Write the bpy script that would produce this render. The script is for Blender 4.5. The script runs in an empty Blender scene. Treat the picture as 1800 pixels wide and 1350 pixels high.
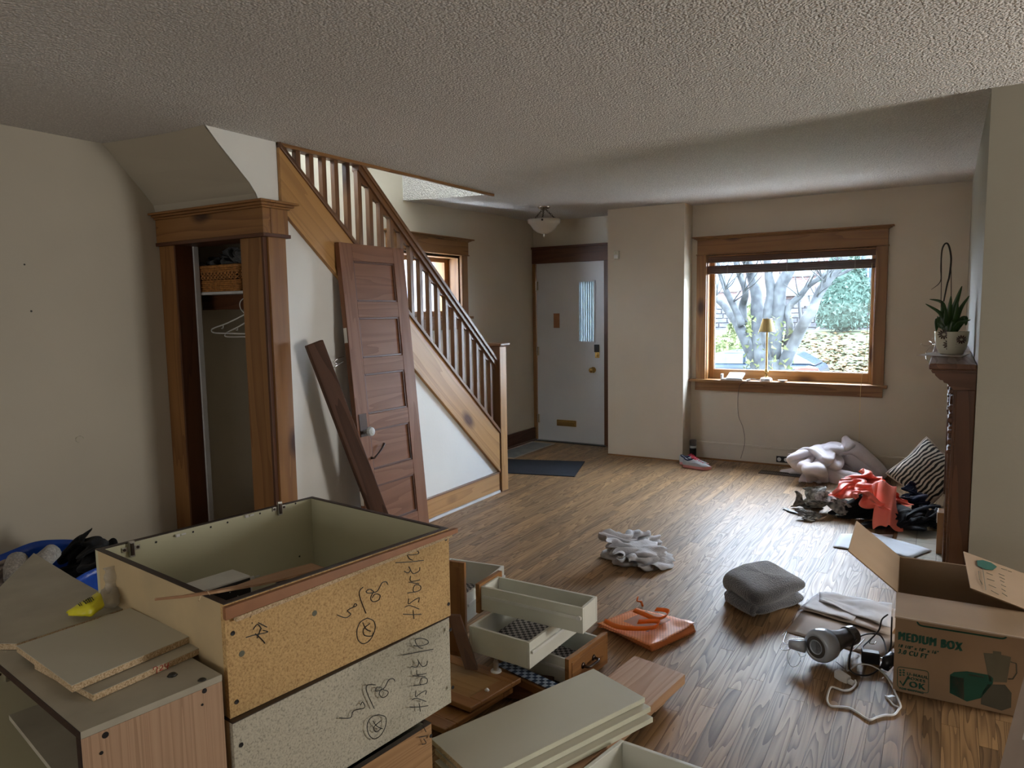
import bpy, bmesh, math, random
from mathutils import Vector as V, Matrix, noise
S = bpy.context.scene
COL = S.collection
rnd = random.Random(7)

# ------------------------------------------------------------------ camera
FPX = 1269.0
def _unit(a):
    n = math.sqrt(sum(x*x for x in a)); return [x/n for x in a]
_Y = _unit([(1665-900)/FPX, (533-675)/FPX, 1])
_X = [-q for q in _unit([(-1223-900)/FPX, (578-675)/FPX, 1])]
_d = sum(a*b for a, b in zip(_X, _Y)); _X = _unit([a-_d*b for a, b in zip(_X, _Y)])
_Z = [_X[1]*_Y[2]-_X[2]*_Y[1], _X[2]*_Y[0]-_X[0]*_Y[2], _X[0]*_Y[1]-_X[1]*_Y[0]]
if _Z[1] > 0: _Z = [-q for q in _Z]
EYE = V((0, 0, 1.53))
W3 = Matrix((_X, _Y, _Z))            # world <- camera (x right, y down, z forward)
cam = bpy.data.cameras.new('camera'); camo = bpy.data.objects.new('camera', cam); COL.objects.link(camo)
cam.sensor_width = 36; cam.lens = FPX*36/1800; cam.clip_start = .05; cam.clip_end = 300
r, u_, b_ = W3.col[0], -W3.col[1], -W3.col[2]
camo.matrix_world = Matrix(((r[0], u_[0], b_[0], 0), (r[1], u_[1], b_[1], 0), (r[2], u_[2], b_[2], 1.53), (0, 0, 0, 1)))
S.camera = camo
def ray(u, v): return W3 @ V(((u-900)/FPX, (v-675)/FPX, 1))
def Zp(u, v, z=0): d = ray(u, v); return EYE + d*((z-EYE.z)/d.z)      # measured pixel -> point on a level plane
def Yp(u, v, y): d = ray(u, v); return EYE + d*(y/d.y)
def Xp(u, v, x): d = ray(u, v); return EYE + d*(x/d.x)
def Pp(u, v, p0, n): d = ray(u, v); return EYE + d*((V(p0)-EYE).dot(n)/d.dot(n))

# ------------------------------------------------------------------ light
S.view_settings.view_transform = 'Standard'; S.view_settings.look = 'None'
S.view_settings.gamma = 1; S.view_settings.exposure = 0.4; S.view_settings.use_curve_mapping = False
w = bpy.data.worlds.new('sky'); S.world = w; w.use_nodes = True
wn = w.node_tree; bg = wn.nodes['Background']
tc = wn.nodes.new('ShaderNodeTexCoord'); mp = wn.nodes.new('ShaderNodeMapping'); nz = wn.nodes.new('ShaderNodeTexNoise'); rp = wn.nodes.new('ShaderNodeValToRGB')
mp.inputs['Scale'].default_value = (1, 1, 3); nz.inputs['Scale'].default_value = 2.2; nz.inputs['Detail'].default_value = 5
wn.links.new(tc.outputs['Generated'], mp.inputs[0]); wn.links.new(mp.outputs[0], nz.inputs['Vector']); wn.links.new(nz.outputs['Fac'], rp.inputs[0])
rp.color_ramp.elements[0].position = .3; rp.color_ramp.elements[0].color = (.60, .76, 1, 1)
rp.color_ramp.elements[1].position = .75; rp.color_ramp.elements[1].color = (.85, .93, 1, 1)
wn.links.new(rp.outputs[0], bg.inputs[0]); bg.inputs[1].default_value = 32.0
def area(name, loc, rot, sx, sy, power, col=(1, 1, 1)):
    l = bpy.data.lights.new(name, 'AREA'); l.shape = 'RECTANGLE'; l.size = sx; l.size_y = sy; l.energy = power; l.color = col
    o = bpy.data.objects.new(name, l); o.location = loc; o.rotation_euler = rot; COL.objects.link(o); return o
R90 = math.pi/2
# daylight from unseen windows to the right and upstairs; rear lamp is added fill
area('side_window_light', (3.42, 3.72, 1.45), (R90+.35, 0, R90), .75, 2.1, 120, (1, .97, .93))
area('rear_fill_light', (-1.9, -3.3, 1.2), (R90+.5, 0, 0), 2.6, 1.6, 36, (1, .97, .93))
area('landing_window_light', (-3.65, 3.1, 4.25), (0, 0, 0), .6, 1.6, 15, (.93, .97, 1))

# ------------------------------------------------------------------ materials
def nodes(name):
    m = bpy.data.materials.new(name); m.use_nodes = True
    nt = m.node_tree; p = nt.nodes['Principled BSDF']; return m, nt, p
def N(nt, t, **kw):
    n = nt.nodes.new('ShaderNode'+t)
    for k, v in kw.items():
        if hasattr(n, k): setattr(n, k, v)
        else: n.inputs[k].default_value = v
    return n
def L(nt, a, b): nt.links.new(a, b)
def c4(c): return (c[0], c[1], c[2], 1)
def mat(name, col, rough=.6, metal=0, var=.08, nscale=8, bump=0, bscale=60, spec=.5, sheen=0, col2=None, obj=True):
    m, nt, p = nodes(name)
    t = N(nt, 'TexCoord'); src = t.outputs['Object']
    n1 = N(nt, 'TexNoise', Scale=nscale, Detail=5); L(nt, src, n1.inputs['Vector'])
    rp = N(nt, 'ValToRGB'); a, b = rp.color_ramp.elements
    if col2 is None:
        a.color = c4([x*(1-var) for x in col]); b.color = c4([min(1, x*(1+var)) for x in col])
    else: a.color = c4(col); b.color = c4(col2)
    a.position = .35; b.position = .65
    L(nt, n1.outputs['Fac'], rp.inputs[0]); L(nt, rp.outputs[0], p.inputs['Base Color'])
    p.inputs['Roughness'].default_value = rough; p.inputs['Metallic'].default_value = metal
    p.inputs['Specular IOR Level'].default_value = spec
    if sheen: p.inputs['Sheen Weight'].default_value = sheen
    if bump:
        n2 = N(nt, 'TexNoise', Scale=bscale, Detail=4); L(nt, src, n2.inputs['Vector'])
        bp = N(nt, 'Bump', Strength=bump, Distance=.01); L(nt, n2.outputs['Fac'], bp.inputs['Height']); L(nt, bp.outputs[0], p.inputs['Normal'])
    return m
def wood(name, c1, c2, rings=9, rough=.4, knots=0, sx=.55, sy=7, line=.55, fine=.35, spec=.5, usernd=False, coat=0):
    """grain follows the 'gr' vector stored on the mesh: x runs along the board"""
    m, nt, p = nodes(name)
    g = N(nt, 'Attribute'); g.attribute_name = 'gr'
    mp = N(nt, 'Mapping'); mp.inputs['Scale'].default_value = (sx, sy, sy); L(nt, g.outputs['Vector'], mp.inputs[0])
    n1 = N(nt, 'TexNoise', Scale=1.0, Detail=2, Roughness=.45, Distortion=.25); L(nt, mp.outputs[0], n1.inputs['Vector'])
    mu = N(nt, 'Math', operation='MULTIPLY'); mu.inputs[1].default_value = rings; L(nt, n1.outputs['Fac'], mu.inputs[0])
    fr = N(nt, 'Math', operation='FRACT'); L(nt, mu.outputs[0], fr.inputs[0])
    rp = N(nt, 'ValToRGB'); e = rp.color_ramp.elements
    e[0].position = 0; e[0].color = (1, 1, 1, 1); e[1].position = 1; e[1].color = (0, 0, 0, 1)
    k = e.new(.45); k.color = (.75, .75, .75, 1); k = e.new(.88); k.color = (.15, .15, .15, 1)
    L(nt, fr.outputs[0], rp.inputs[0])
    mp2 = N(nt, 'Mapping'); mp2.inputs['Scale'].default_value = (4, 130, 130); L(nt, g.outputs['Vector'], mp2.inputs[0])
    n2 = N(nt, 'TexNoise', Scale=1.0, Detail=3); L(nt, mp2.outputs[0], n2.inputs['Vector'])
    mixf = N(nt, 'Math', operation='MULTIPLY'); mixf.inputs[1].default_value = line; L(nt, rp.outputs[0], mixf.inputs[0])
    m2 = N(nt, 'Math', operation='MULTIPLY_ADD'); m2.inputs[1].default_value = fine; L(nt, n2.outputs['Fac'], m2.inputs[0]); L(nt, mixf.outputs[0], m2.inputs[2])
    mc = N(nt, 'Mix', data_type='RGBA'); L(nt, m2.outputs[0], mc.inputs[0]); mc.inputs[6].default_value = c4(c2); mc.inputs[7].default_value = c4(c1)
    last = mc.outputs[2]
    if knots:
        mp3 = N(nt, 'Mapping'); mp3.inputs['Scale'].default_value = (knots, knots*2.2, knots*2.2); L(nt, g.outputs['Vector'], mp3.inputs[0])
        vo = N(nt, 'TexVoronoi', Scale=1.0); L(nt, mp3.outputs[0], vo.inputs['Vector'])
        r2 = N(nt, 'ValToRGB'); r2.color_ramp.elements[0].position = .07; r2.color_ramp.elements[0].color = (.22, .13, .07, 1)
        r2.color_ramp.elements[1].position = .19; r2.color_ramp.elements[1].color = (1, 1, 1, 1); L(nt, vo.outputs['Distance'], r2.inputs[0])
        mk = N(nt, 'Mix', data_type='RGBA', blend_type='MULTIPLY'); mk.inputs[0].default_value = 1; L(nt, last, mk.inputs[6]); L(nt, r2.outputs[0], mk.inputs[7]); last = mk.outputs[2]
    if usernd:
        rr = N(nt, 'ValToRGB'); a, b = rr.color_ramp.elements; a.color = (.68, .68, .70, 1); b.color = (1.22, 1.18, 1.10, 1)
        at = N(nt, 'Attribute'); at.attribute_name = 'tone'; L(nt, at.outputs['Fac'], rr.inputs[0])
        mk = N(nt, 'Mix', data_type='RGBA', blend_type='MULTIPLY'); mk.inputs[0].default_value = 1; L(nt, last, mk.inputs[6]); L(nt, rr.outputs[0], mk.inputs[7]); last = mk.outputs[2]
    L(nt, last, p.inputs['Base Color'])
    rm = N(nt, 'MapRange'); rm.inputs['To Min'].default_value = rough+.12; rm.inputs['To Max'].default_value = rough-.04; L(nt, m2.outputs[0], rm.inputs['Value']); L(nt, rm.outputs[0], p.inputs['Roughness'])
    bp = N(nt, 'Bump', Strength=.25, Distance=.0015); L(nt, m2.outputs[0], bp.inputs['Height']); L(nt, bp.outputs[0], p.inputs['Normal'])
    p.inputs['Specular IOR Level'].default_value = spec; p.inputs['Coat Weight'].default_value = coat; p.inputs['Coat Roughness'].default_value = .34
    return m
def wall_mat(name, col, bump=.15):
    m, nt, p = nodes(name)
    t = N(nt, 'TexCoord'); n1 = N(nt, 'TexNoise', Scale=1.3, Detail=4); L(nt, t.outputs['Object'], n1.inputs['Vector'])
    rp = N(nt, 'ValToRGB'); a, b = rp.color_ramp.elements; a.position = .3; b.position = .7
    a.color = c4([x*.93 for x in col]); b.color = c4([x*1.04 for x in col]); L(nt, n1.outputs['Fac'], rp.inputs[0]); L(nt, rp.outputs[0], p.inputs['Base Color'])
    n2 = N(nt, 'TexNoise', Scale=45, Detail=4); L(nt, t.outputs['Object'], n2.inputs['Vector'])
    bp = N(nt, 'Bump', Strength=bump, Distance=.004); L(nt, n2.outputs['Fac'], bp.inputs['Height']); L(nt, bp.outputs[0], p.inputs['Normal'])
    p.inputs['Roughness'].default_value = .55; p.inputs['Specular IOR Level'].default_value = .3
    return m
M = {}
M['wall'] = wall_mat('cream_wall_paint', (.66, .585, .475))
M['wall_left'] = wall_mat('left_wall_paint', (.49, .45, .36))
M['wall_light'] = wall_mat('light_wall_paint', (.78, .78, .74))
M['chimney'] = wall_mat('shade_toned_chimney_wall', (.35, .33, .265))  # wall paint darkened and greened, so its shade sits in the colour
M['hall'] = wall_mat('hall_wall_paint', (.66, .60, .49))
M['trim_white'] = mat('white_gloss_trim', (.62, .63, .64), .35)
# popcorn ceiling; shade of the crevices is painted into the base colour
m, nt, p = nodes('popcorn_ceiling'); t = N(nt, 'TexCoord')
n2 = N(nt, 'TexNoise', Scale=82, Detail=3, Roughness=.6); L(nt, t.outputs['Object'], n2.inputs['Vector'])
v2 = N(nt, 'TexVoronoi', Scale=95); L(nt, t.outputs['Object'], v2.inputs['Vector'])
ad = N(nt, 'Math', operation='SUBTRACT'); L(nt, n2.outputs['Fac'], ad.inputs[0]); L(nt, v2.outputs['Distance'], ad.inputs[1])
rp = N(nt, 'ValToRGB'); a, b = rp.color_ramp.elements; a.position = .0; b.position = .5; a.color = (.62, .59, .555, 1); b.color = (.90, .865, .82, 1)
L(nt, ad.outputs[0], rp.inputs[0]); L(nt, rp.outputs[0], p.inputs['Base Color'])
bp = N(nt, 'Bump', Strength=.9, Distance=.012); L(nt, ad.outputs[0], bp.inputs['Height']); L(nt, bp.outputs[0], p.inputs['Normal'])
p.inputs['Roughness'].default_value = .7; M['ceiling'] = m
M['oak'] = wood('stained_oak_floor', (.40, .25, .125), (.11, .062, .033), rings=15, rough=.48, sx=.9, sy=11, line=.62, fine=.42, usernd=True, coat=.10, spec=.28)
M['pine'] = wood('stained_pine', (.34, .165, .052), (.17, .072, .022), rings=7, rough=.38, knots=1.7)
M['pine_gold'] = wood('golden_pine', (.52, .29, .10), (.33, .16, .05), rings=7, rough=.38, knots=1.5, sx=.4)
M['rail'] = wood('brown_stair_wood', (.22, .105, .042), (.11, .047, .018), rings=7, rough=.36, knots=1.2)
M['dark_trim'] = wood('dark_red_brown_trim', (.125, .045, .017), (.06, .02, .008), rings=7, rough=.4, knots=1.5)
M['doorwood'] = wood('reddish_old_door_wood', (.24, .105, .048), (.15, .058, .025), rings=8, rough=.52, spec=.35)
M['plank'] = wood('dark_old_plank', (.095, .040, .018), (.04, .016, .008), rings=8, rough=.6, spec=.25)
M['mantel'] = wood('mantel_wood', (.16, .066, .026), (.08, .03, .012), rings=8, rough=.35)
M['cabwood'] = wood('kitchen_door_oak', (.36, .17, .055), (.20, .082, .025), rings=9, rough=.35)
M['cabpanel'] = wood('worn_door_panel', (.37, .22, .085), (.26, .14, .05), rings=7, rough=.45)
M['rawpine'] = wood('raw_pine_board', (.52, .33, .19), (.33, .17, .085), rings=12, rough=.6, knots=2.6, sx=.7, sy=9)
M['laminate'] = wood('pale_oak_laminate', (.54, .36, .235), (.34, .205, .12), rings=20, rough=.5, sx=.12, sy=16, line=.6, fine=.5)
M['laminate2'] = wood('warm_oak_laminate', (.50, .30, .14), (.31, .16, .065), rings=16, rough=.5, sx=.5, sy=9)
def particle(name, c1, c2, c3, sc=170):
    m, nt, p = nodes(name); t = N(nt, 'TexCoord')
    v = N(nt, 'TexNoise', Scale=sc, Detail=3, Roughness=.7); L(nt, t.outputs['Object'], v.inputs['Vector'])
    rp = N(nt, 'ValToRGB'); e = rp.color_ramp.elements; e[0].position = .33; e[0].color = c4(c3); e[1].position = .62; e[1].color = c4(c1); k = e.new(.46); k.color = c4(c2)
    L(nt, v.outputs['Fac'], rp.inputs[0])
    n = N(nt, 'TexNoise', Scale=3.2, Detail=4); L(nt, t.outputs['Object'], n.inputs['Vector'])
    r2 = N(nt, 'ValToRGB'); a, b = r2.color_ramp.elements; a.position = .36; b.position = .55; a.color = (.78, .78, .76, 1); b.color = (1, 1, 1, 1); L(nt, n.outputs['Fac'], r2.inputs[0])
    mk = N(nt, 'Mix', data_type='RGBA', blend_type='MULTIPLY'); mk.inputs[0].default_value = 1; L(nt, rp.outputs[0], mk.inputs[6]); L(nt, r2.outputs[0], mk.inputs[7])
    L(nt, mk.outputs[2], p.inputs['Base Color']); p.inputs['Roughness'].default_value = .75
    bp = N(nt, 'Bump', Strength=.3, Distance=.002); L(nt, v.outputs['Fac'], bp.inputs['Height']); L(nt, bp.outputs[0], p.inputs['Normal'])
    return m
M['chip'] = particle('yellow_particle_board', (.66, .45, .20), (.56, .36, .15), (.36, .21, .08))
M['chip2'] = particle('grey_particle_board', (.58, .55, .44), (.50, .47, .37), (.27, .25, .20))
M['chipedge'] = particle('raw_board_edge', (.68, .54, .36), (.50, .36, .20), (.25, .15, .07), 260)
M['tanside'] = mat('stained_tan_panel', (.45, .36, .22), .5, col2=(.60, .46, .26), nscale=4)
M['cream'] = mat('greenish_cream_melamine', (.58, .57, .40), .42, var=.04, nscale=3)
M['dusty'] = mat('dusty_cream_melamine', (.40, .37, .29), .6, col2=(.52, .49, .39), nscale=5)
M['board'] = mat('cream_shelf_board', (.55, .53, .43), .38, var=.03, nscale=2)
M['boardedge'] = mat('light_shelf_edge', (.70, .70, .55), .45, var=.05)
M['brownback'] = mat('dark_brown_inside', (.055, .028, .016), .6)
M['edgeband'] = mat('dark_edge_band', (.03, .018, .015), .4)
M['brownstrip'] = mat('brown_laminate_strip', (.30, .13, .055), .4, var=.15)
M['drawer'] = mat('white_drawer_board', (.68, .68, .60), .4, var=.03)
M['rail_white'] = mat('white_drawer_slide', (.70, .70, .66), .3)
M['metal'] = mat('zinc_metal', (.55, .54, .50), .3, 1)
M['darkmetal'] = mat('dark_bronze_metal', (.08, .06, .05), .35, 1)
M['brass'] = mat('polished_brass', (.75, .52, .2), .25, 1)
M['nickel'] = mat('brushed_nickel', (.62, .58, .52), .25, 1)
M['black'] = mat('black_plastic', (.012, .012, .014), .35)
M['ink'] = mat('black_marker_ink', (.02, .02, .02), .6)
M['redink'] = mat('red_marker_ink', (.45, .04, .03), .6)
M['green_ink'] = mat('green_print', (.012, .095, .062), .6)
M['dull_print'] = mat('dull_print', (.13, .13, .09), .6)
M['white'] = mat('white_plastic', (.75, .75, .73), .35)
M['doorwhite'] = mat('white_door_paint', (.62, .62, .63), .35, var=.04, nscale=2)
M['cardboard'] = mat('brown_cardboard', (.35, .24, .145), .8, var=.06, nscale=5)
M['cardin'] = mat('cardboard_inside', (.36, .25, .155), .85, var=.05)
M['cardedge'] = mat('torn_cardboard_edge', (.55, .45, .34), .9)
M['paper'] = mat('grey_wrapping_paper', (.55, .53, .54), .7, var=.06, bump=.3, bscale=12)
M['paperwhite'] = mat('white_paper', (.74, .78, .84), .7, var=.03)
M['tan_card'] = mat('tan_card_sheet', (.46, .38, .32), .75, var=.05)
M['mat'] = mat('charcoal_door_mat', (.018, .023, .034), .95, bump=.8, bscale=220)
M['tile'] = mat('grey_entry_tile', (.18, .19, .19), .4, var=.2)
M['hearth'] = mat('beige_hearth_tile', (.46, .42, .34), .35)
M['rust'] = mat('dark_floor_grille', (.05, .03, .02), .5, .6)
M['shade'] = mat('pale_yellow_shade', (.72, .58, .25), .7)
M['marble'] = mat('white_marble', (.75, .74, .72), .3, col2=(.5, .48, .47), nscale=40)
def fabric(name, col, rough=.9, bump=.3, bs=90, sheen=.3, var=.1, ns=6, col2=None): return mat(name, col, rough, var=var, nscale=ns, bump=bump, bscale=bs, spec=.2, sheen=sheen, col2=col2)
M['f_grey'] = fabric('light_grey_cotton', (.40, .395, .41))
M['f_darkgrey'] = fabric('dark_grey_plush', (.085, .087, .098), bump=1.0, bs=160, sheen=.7)
M['f_duvet'] = fabric('pale_lilac_duvet', (.80, .74, .78), bump=.15)
M['f_coral'] = fabric('coral_nylon', (1.0, .23, .16), rough=.45, bump=.1, sheen=.1, var=.05)
M['f_black'] = fabric('black_cloth', (.008, .009, .011), bump=.2, sheen=.05)
M['f_navy'] = fabric('navy_cloth', (.010, .016, .045), bump=.2, sheen=.08)
M['f_denim'] = fabric('dark_denim', (.015, .016, .022), bump=.2, sheen=.08)
M['f_camo'] = fabric('grey_patterned_cloth', (.10, .10, .10), ns=38, col2=(.55, .54, .50), bump=.2)
M['f_taupe'] = fabric('taupe_cloth', (.19, .15, .125), bump=.2, sheen=.1)
M['f_heather'] = fabric('heather_grey_towel', (.26, .235, .20), ns=120, var=.3, bump=.6)
M['f_dim'] = fabric('dim_grey_cloth', (.10, .10, .10))
M['bluebag'] = mat('blue_woven_plastic_bag', (.008, .055, .32), .3, bump=.25, bscale=40)
M['leaf'] = mat('dark_green_leaf', (.028, .072, .016), .35)
M['stem'] = mat('dark_stem', (.02, .018, .012), .5)
M['soil'] = mat('dark_potting_bark', (.03, .02, .014), .9)
M['cream_pot'] = mat('cream_glazed_pot', (.66, .64, .52), .2, var=.02)
M['petal'] = mat('dark_brown_painted_petals', (.05, .018, .012), .35)
M['wicker'] = mat('honey_wicker', (.42, .19, .055), .5, var=.3, nscale=60)
M['yellow'] = mat('yellow_net_label', (.72, .66, .02), .35, bump=.3, bscale=30)
M['orange_bag'] = mat('orange_woven_plastic', (.80, .26, .085), .4, bump=.0)
M['orange_dark'] = mat('orange_plastic_strap', (.85, .17, .012), .3)
M['cordw'] = mat('white_cord', (.72, .71, .68), .4)
M['silver'] = mat('silver_blue_plastic', (.46, .52, .60), .28, .25)
M['greyplastic'] = mat('dark_grey_plastic', (.07, .065, .062), .35)
M['shoe_grey'] = mat('grey_shoe_mesh', (.42, .44, .45), .7, bump=.4, bscale=300)
M['shoe_pink'] = mat('pink_shoe_sole', (.62, .24, .22), .6)
M['lace'] = mat('red_laces', (.65, .03, .06), .7)
M['navy'] = mat('navy_shoe_collar', (.02, .03, .07), .8)
# checker liner
def checker(name, a, b, size=.016):
    m, nt, p = nodes(name); g = N(nt, 'Attribute'); g.attribute_name = 'gr'
    ck = N(nt, 'TexChecker', Scale=1/size); ck.inputs['Color1'].default_value = c4(a); ck.inputs['Color2'].default_value = c4(b); L(nt, g.outputs['Vector'], ck.inputs['Vector'])
    L(nt, ck.outputs['Color'], p.inputs['Base Color']); p.inputs['Roughness'].default_value = .4; return m
M['check'] = checker('black_white_check_liner', (.02, .02, .03), (.55, .52, .53))
M['check_blue'] = checker('blue_white_check_liner', (.015, .04, .10), (.42, .52, .66), .018)
def zebra():
    m, nt, p = nodes('zebra_print_fabric'); g = N(nt, 'Attribute'); g.attribute_name = 'gr'
    wv = N(nt, 'TexWave', Scale=4.2, Distortion=5.5, Detail=2); wv.inputs['Detail Scale'].default_value = .9; wv.bands_direction = 'Y'; L(nt, g.outputs['Vector'], wv.inputs['Vector'])
    rp = N(nt, 'ValToRGB'); a, b = rp.color_ramp.elements; a.position = .46; b.position = .54; a.color = (.02, .018, .018, 1); b.color = (.66, .60, .52, 1)
    L(nt, wv.outputs['Fac'], rp.inputs[0]); L(nt, rp.outputs[0], p.inputs['Base Color']); p.inputs['Roughness'].default_value = .9; return m
M['zebra'] = zebra()
def weave():
    m, nt, p = nodes('orange_basket_weave'); g = N(nt, 'Attribute'); g.attribute_name = 'gr'
    ck = N(nt, 'TexChecker', Scale=95); ck.inputs['Color1'].default_value = (.86, .33, .12, 1); ck.inputs['Color2'].default_value = (.66, .20, .065, 1); L(nt, g.outputs['Vector'], ck.inputs['Vector'])
    L(nt, ck.outputs['Color'], p.inputs['Base Color']); p.inputs['Roughness'].default_value = .4
    bp = N(nt, 'Bump', Strength=.5, Distance=.002); L(nt, ck.outputs['Fac'], bp.inputs['Height']); L(nt, bp.outputs[0], p.inputs['Normal']); return m
M['weave'] = weave()
def glassm(name, tint=(1, 1, 1), refl=.10, rough=0.02):
    m, nt, p = nodes(name); nt.nodes.remove(p); o = nt.nodes['Material Output']
    tr = N(nt, 'BsdfTransparent'); tr.inputs[0].default_value = c4(tint); gl = N(nt, 'BsdfGlossy'); gl.inputs['Roughness'].default_value = rough
    fr = N(nt, 'Fresnel'); fr.inputs[0].default_value = 1.45; ge = N(nt, 'NewGeometry'); mf = N(nt, 'Math', operation='MULTIPLY_ADD'); mf.inputs[1].default_value = -1; mf.inputs[2].default_value = 1; L(nt, ge.outputs['Backfacing'], mf.inputs[0]); mm = N(nt, 'Math', operation='MULTIPLY'); L(nt, fr.outputs[0], mm.inputs[0]); L(nt, mf.outputs[0], mm.inputs[1]); mx = N(nt, 'MixShader'); L(nt, mm.outputs[0], mx.inputs[0]); L(nt, tr.outputs[0], mx.inputs[1]); L(nt, gl.outputs[0], mx.inputs[2]); L(nt, mx.outputs[0], o.inputs[0]); return m
M['glass'] = glassm('window_glass')
def frosted(name, col, tr=.6):
    m, nt, p = nodes(name); nt.nodes.remove(p); o = nt.nodes['Material Output']
    a = N(nt, 'BsdfTranslucent'); a.inputs[0].default_value = c4(col); b = N(nt, 'BsdfPrincipled'); b.inputs['Base Color'].default_value = c4(col); b.inputs['Roughness'].default_value = .15
    t = N(nt, 'BsdfTransparent'); m1 = N(nt, 'MixShader'); m1.inputs[0].default_value = .5; m2 = N(nt, 'MixShader'); m2.inputs[0].default_value = tr
    L(nt, a.outputs[0], m1.inputs[1]); L(nt, b.outputs[0], m1.inputs[2]); L(nt, m1.outputs[0], m2.inputs[1]); L(nt, t.outputs[0], m2.inputs[2]); L(nt, m2.outputs[0], o.inputs[0]); return m
M['ribbed'] = frosted('ribbed_door_glass', (.55, .60, .62), .04)
M['alabaster'] = frosted('alabaster_glass', (.72, .66, .56), 0)
M['clearbag'] = frosted('clear_plastic_film', (.7, .68, .64), .55)
M['crystal'] = mat('crystal_glass', (.72, .78, .80), .06, spec=1)
# outdoors
M['bounce_pale'] = mat('pale_bounce_ground', (.46, .44, .41), .9)  # pale only so the hidden slab throws light upwards
M['bark'] = mat('pale_grey_bark', (.012, .016, .020), .9, col2=(.042, .050, .054), nscale=9, bump=1, bscale=14)
M['grass'] = mat('autumn_lawn', (.022, .036, .010), .95, col2=(.034, .048, .016), nscale=1.2)
M['leaves'] = mat('fallen_orange_leaves', (.075, .036, .006), .8, col2=(.085, .060, .018), nscale=6)
M['asphalt'] = mat('grey_street', (.030, .033, .037), .9)
M['carpaint'] = mat('dark_blue_car_paint', (0.0156, 0.0246, 0.0379), .18, .3)
M['carglass'] = mat('car_window_glass', (0.0714, 0.0893, 0.1027), .08)
M['taillight'] = mat('red_tail_light', (0.2009, 0.0268, 0.0179), .25)
M['conifer'] = mat('conifer_foliage', (0.0156, 0.0379, 0.0268), .9, col2=(0.0268, 0.0580, 0.0446), nscale=14)
M['bush'] = mat('yellow_green_bush', (0.0379, 0.0580, 0.0156), .9, col2=(0.0625, 0.0692, 0.0223), nscale=9)
M['stone'] = mat('grey_field_stone', (0.0268, 0.0290, 0.0357), .9, col2=(0.0670, 0.0670, 0.0714), nscale=5)
M['housewhite'] = mat('white_house_trim', (0.1027, 0.1071, 0.1161), .6)
M['slateglass'] = mat('house_window_glass', (0.0357, 0.0491, 0.0670), .15)
def brickm(name, a, b, mo, sc=1.0):
    m, nt, p = nodes(name); t = N(nt, 'TexCoord'); mp = N(nt, 'Mapping'); mp.inputs['Rotation'].default_value = (R90, 0, 0); L(nt, t.outputs['Object'], mp.inputs[0])
    br = N(nt, 'TexBrick', Scale=sc); br.inputs['Color1'].default_value = c4(a); br.inputs['Color2'].default_value = c4(b); br.inputs['Mortar'].default_value = c4(mo)
    br.inputs['Brick Width'].default_value = .22; br.inputs['Row Height'].default_value = .075; br.inputs['Mortar Size'].default_value = .01; L(nt, mp.outputs[0], br.inputs['Vector']); L(nt, br.outputs['Color'], p.inputs['Base Color']); p.inputs['Roughness'].default_value = .9; return m
M['brick'] = brickm('red_brick', (0.0589, 0.0310, 0.0291), (0.0744, 0.0403, 0.0372), (0.0992, 0.0961, 0.0930))
m = brickm('pale_painted_brick', (.10, .095, .10), (.115, .11, .115), (.085, .085, .095)); m.node_tree.nodes['Mapping'].inputs['Rotation'].default_value = (R90, 0, R90); M['palebrick'] = m
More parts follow.
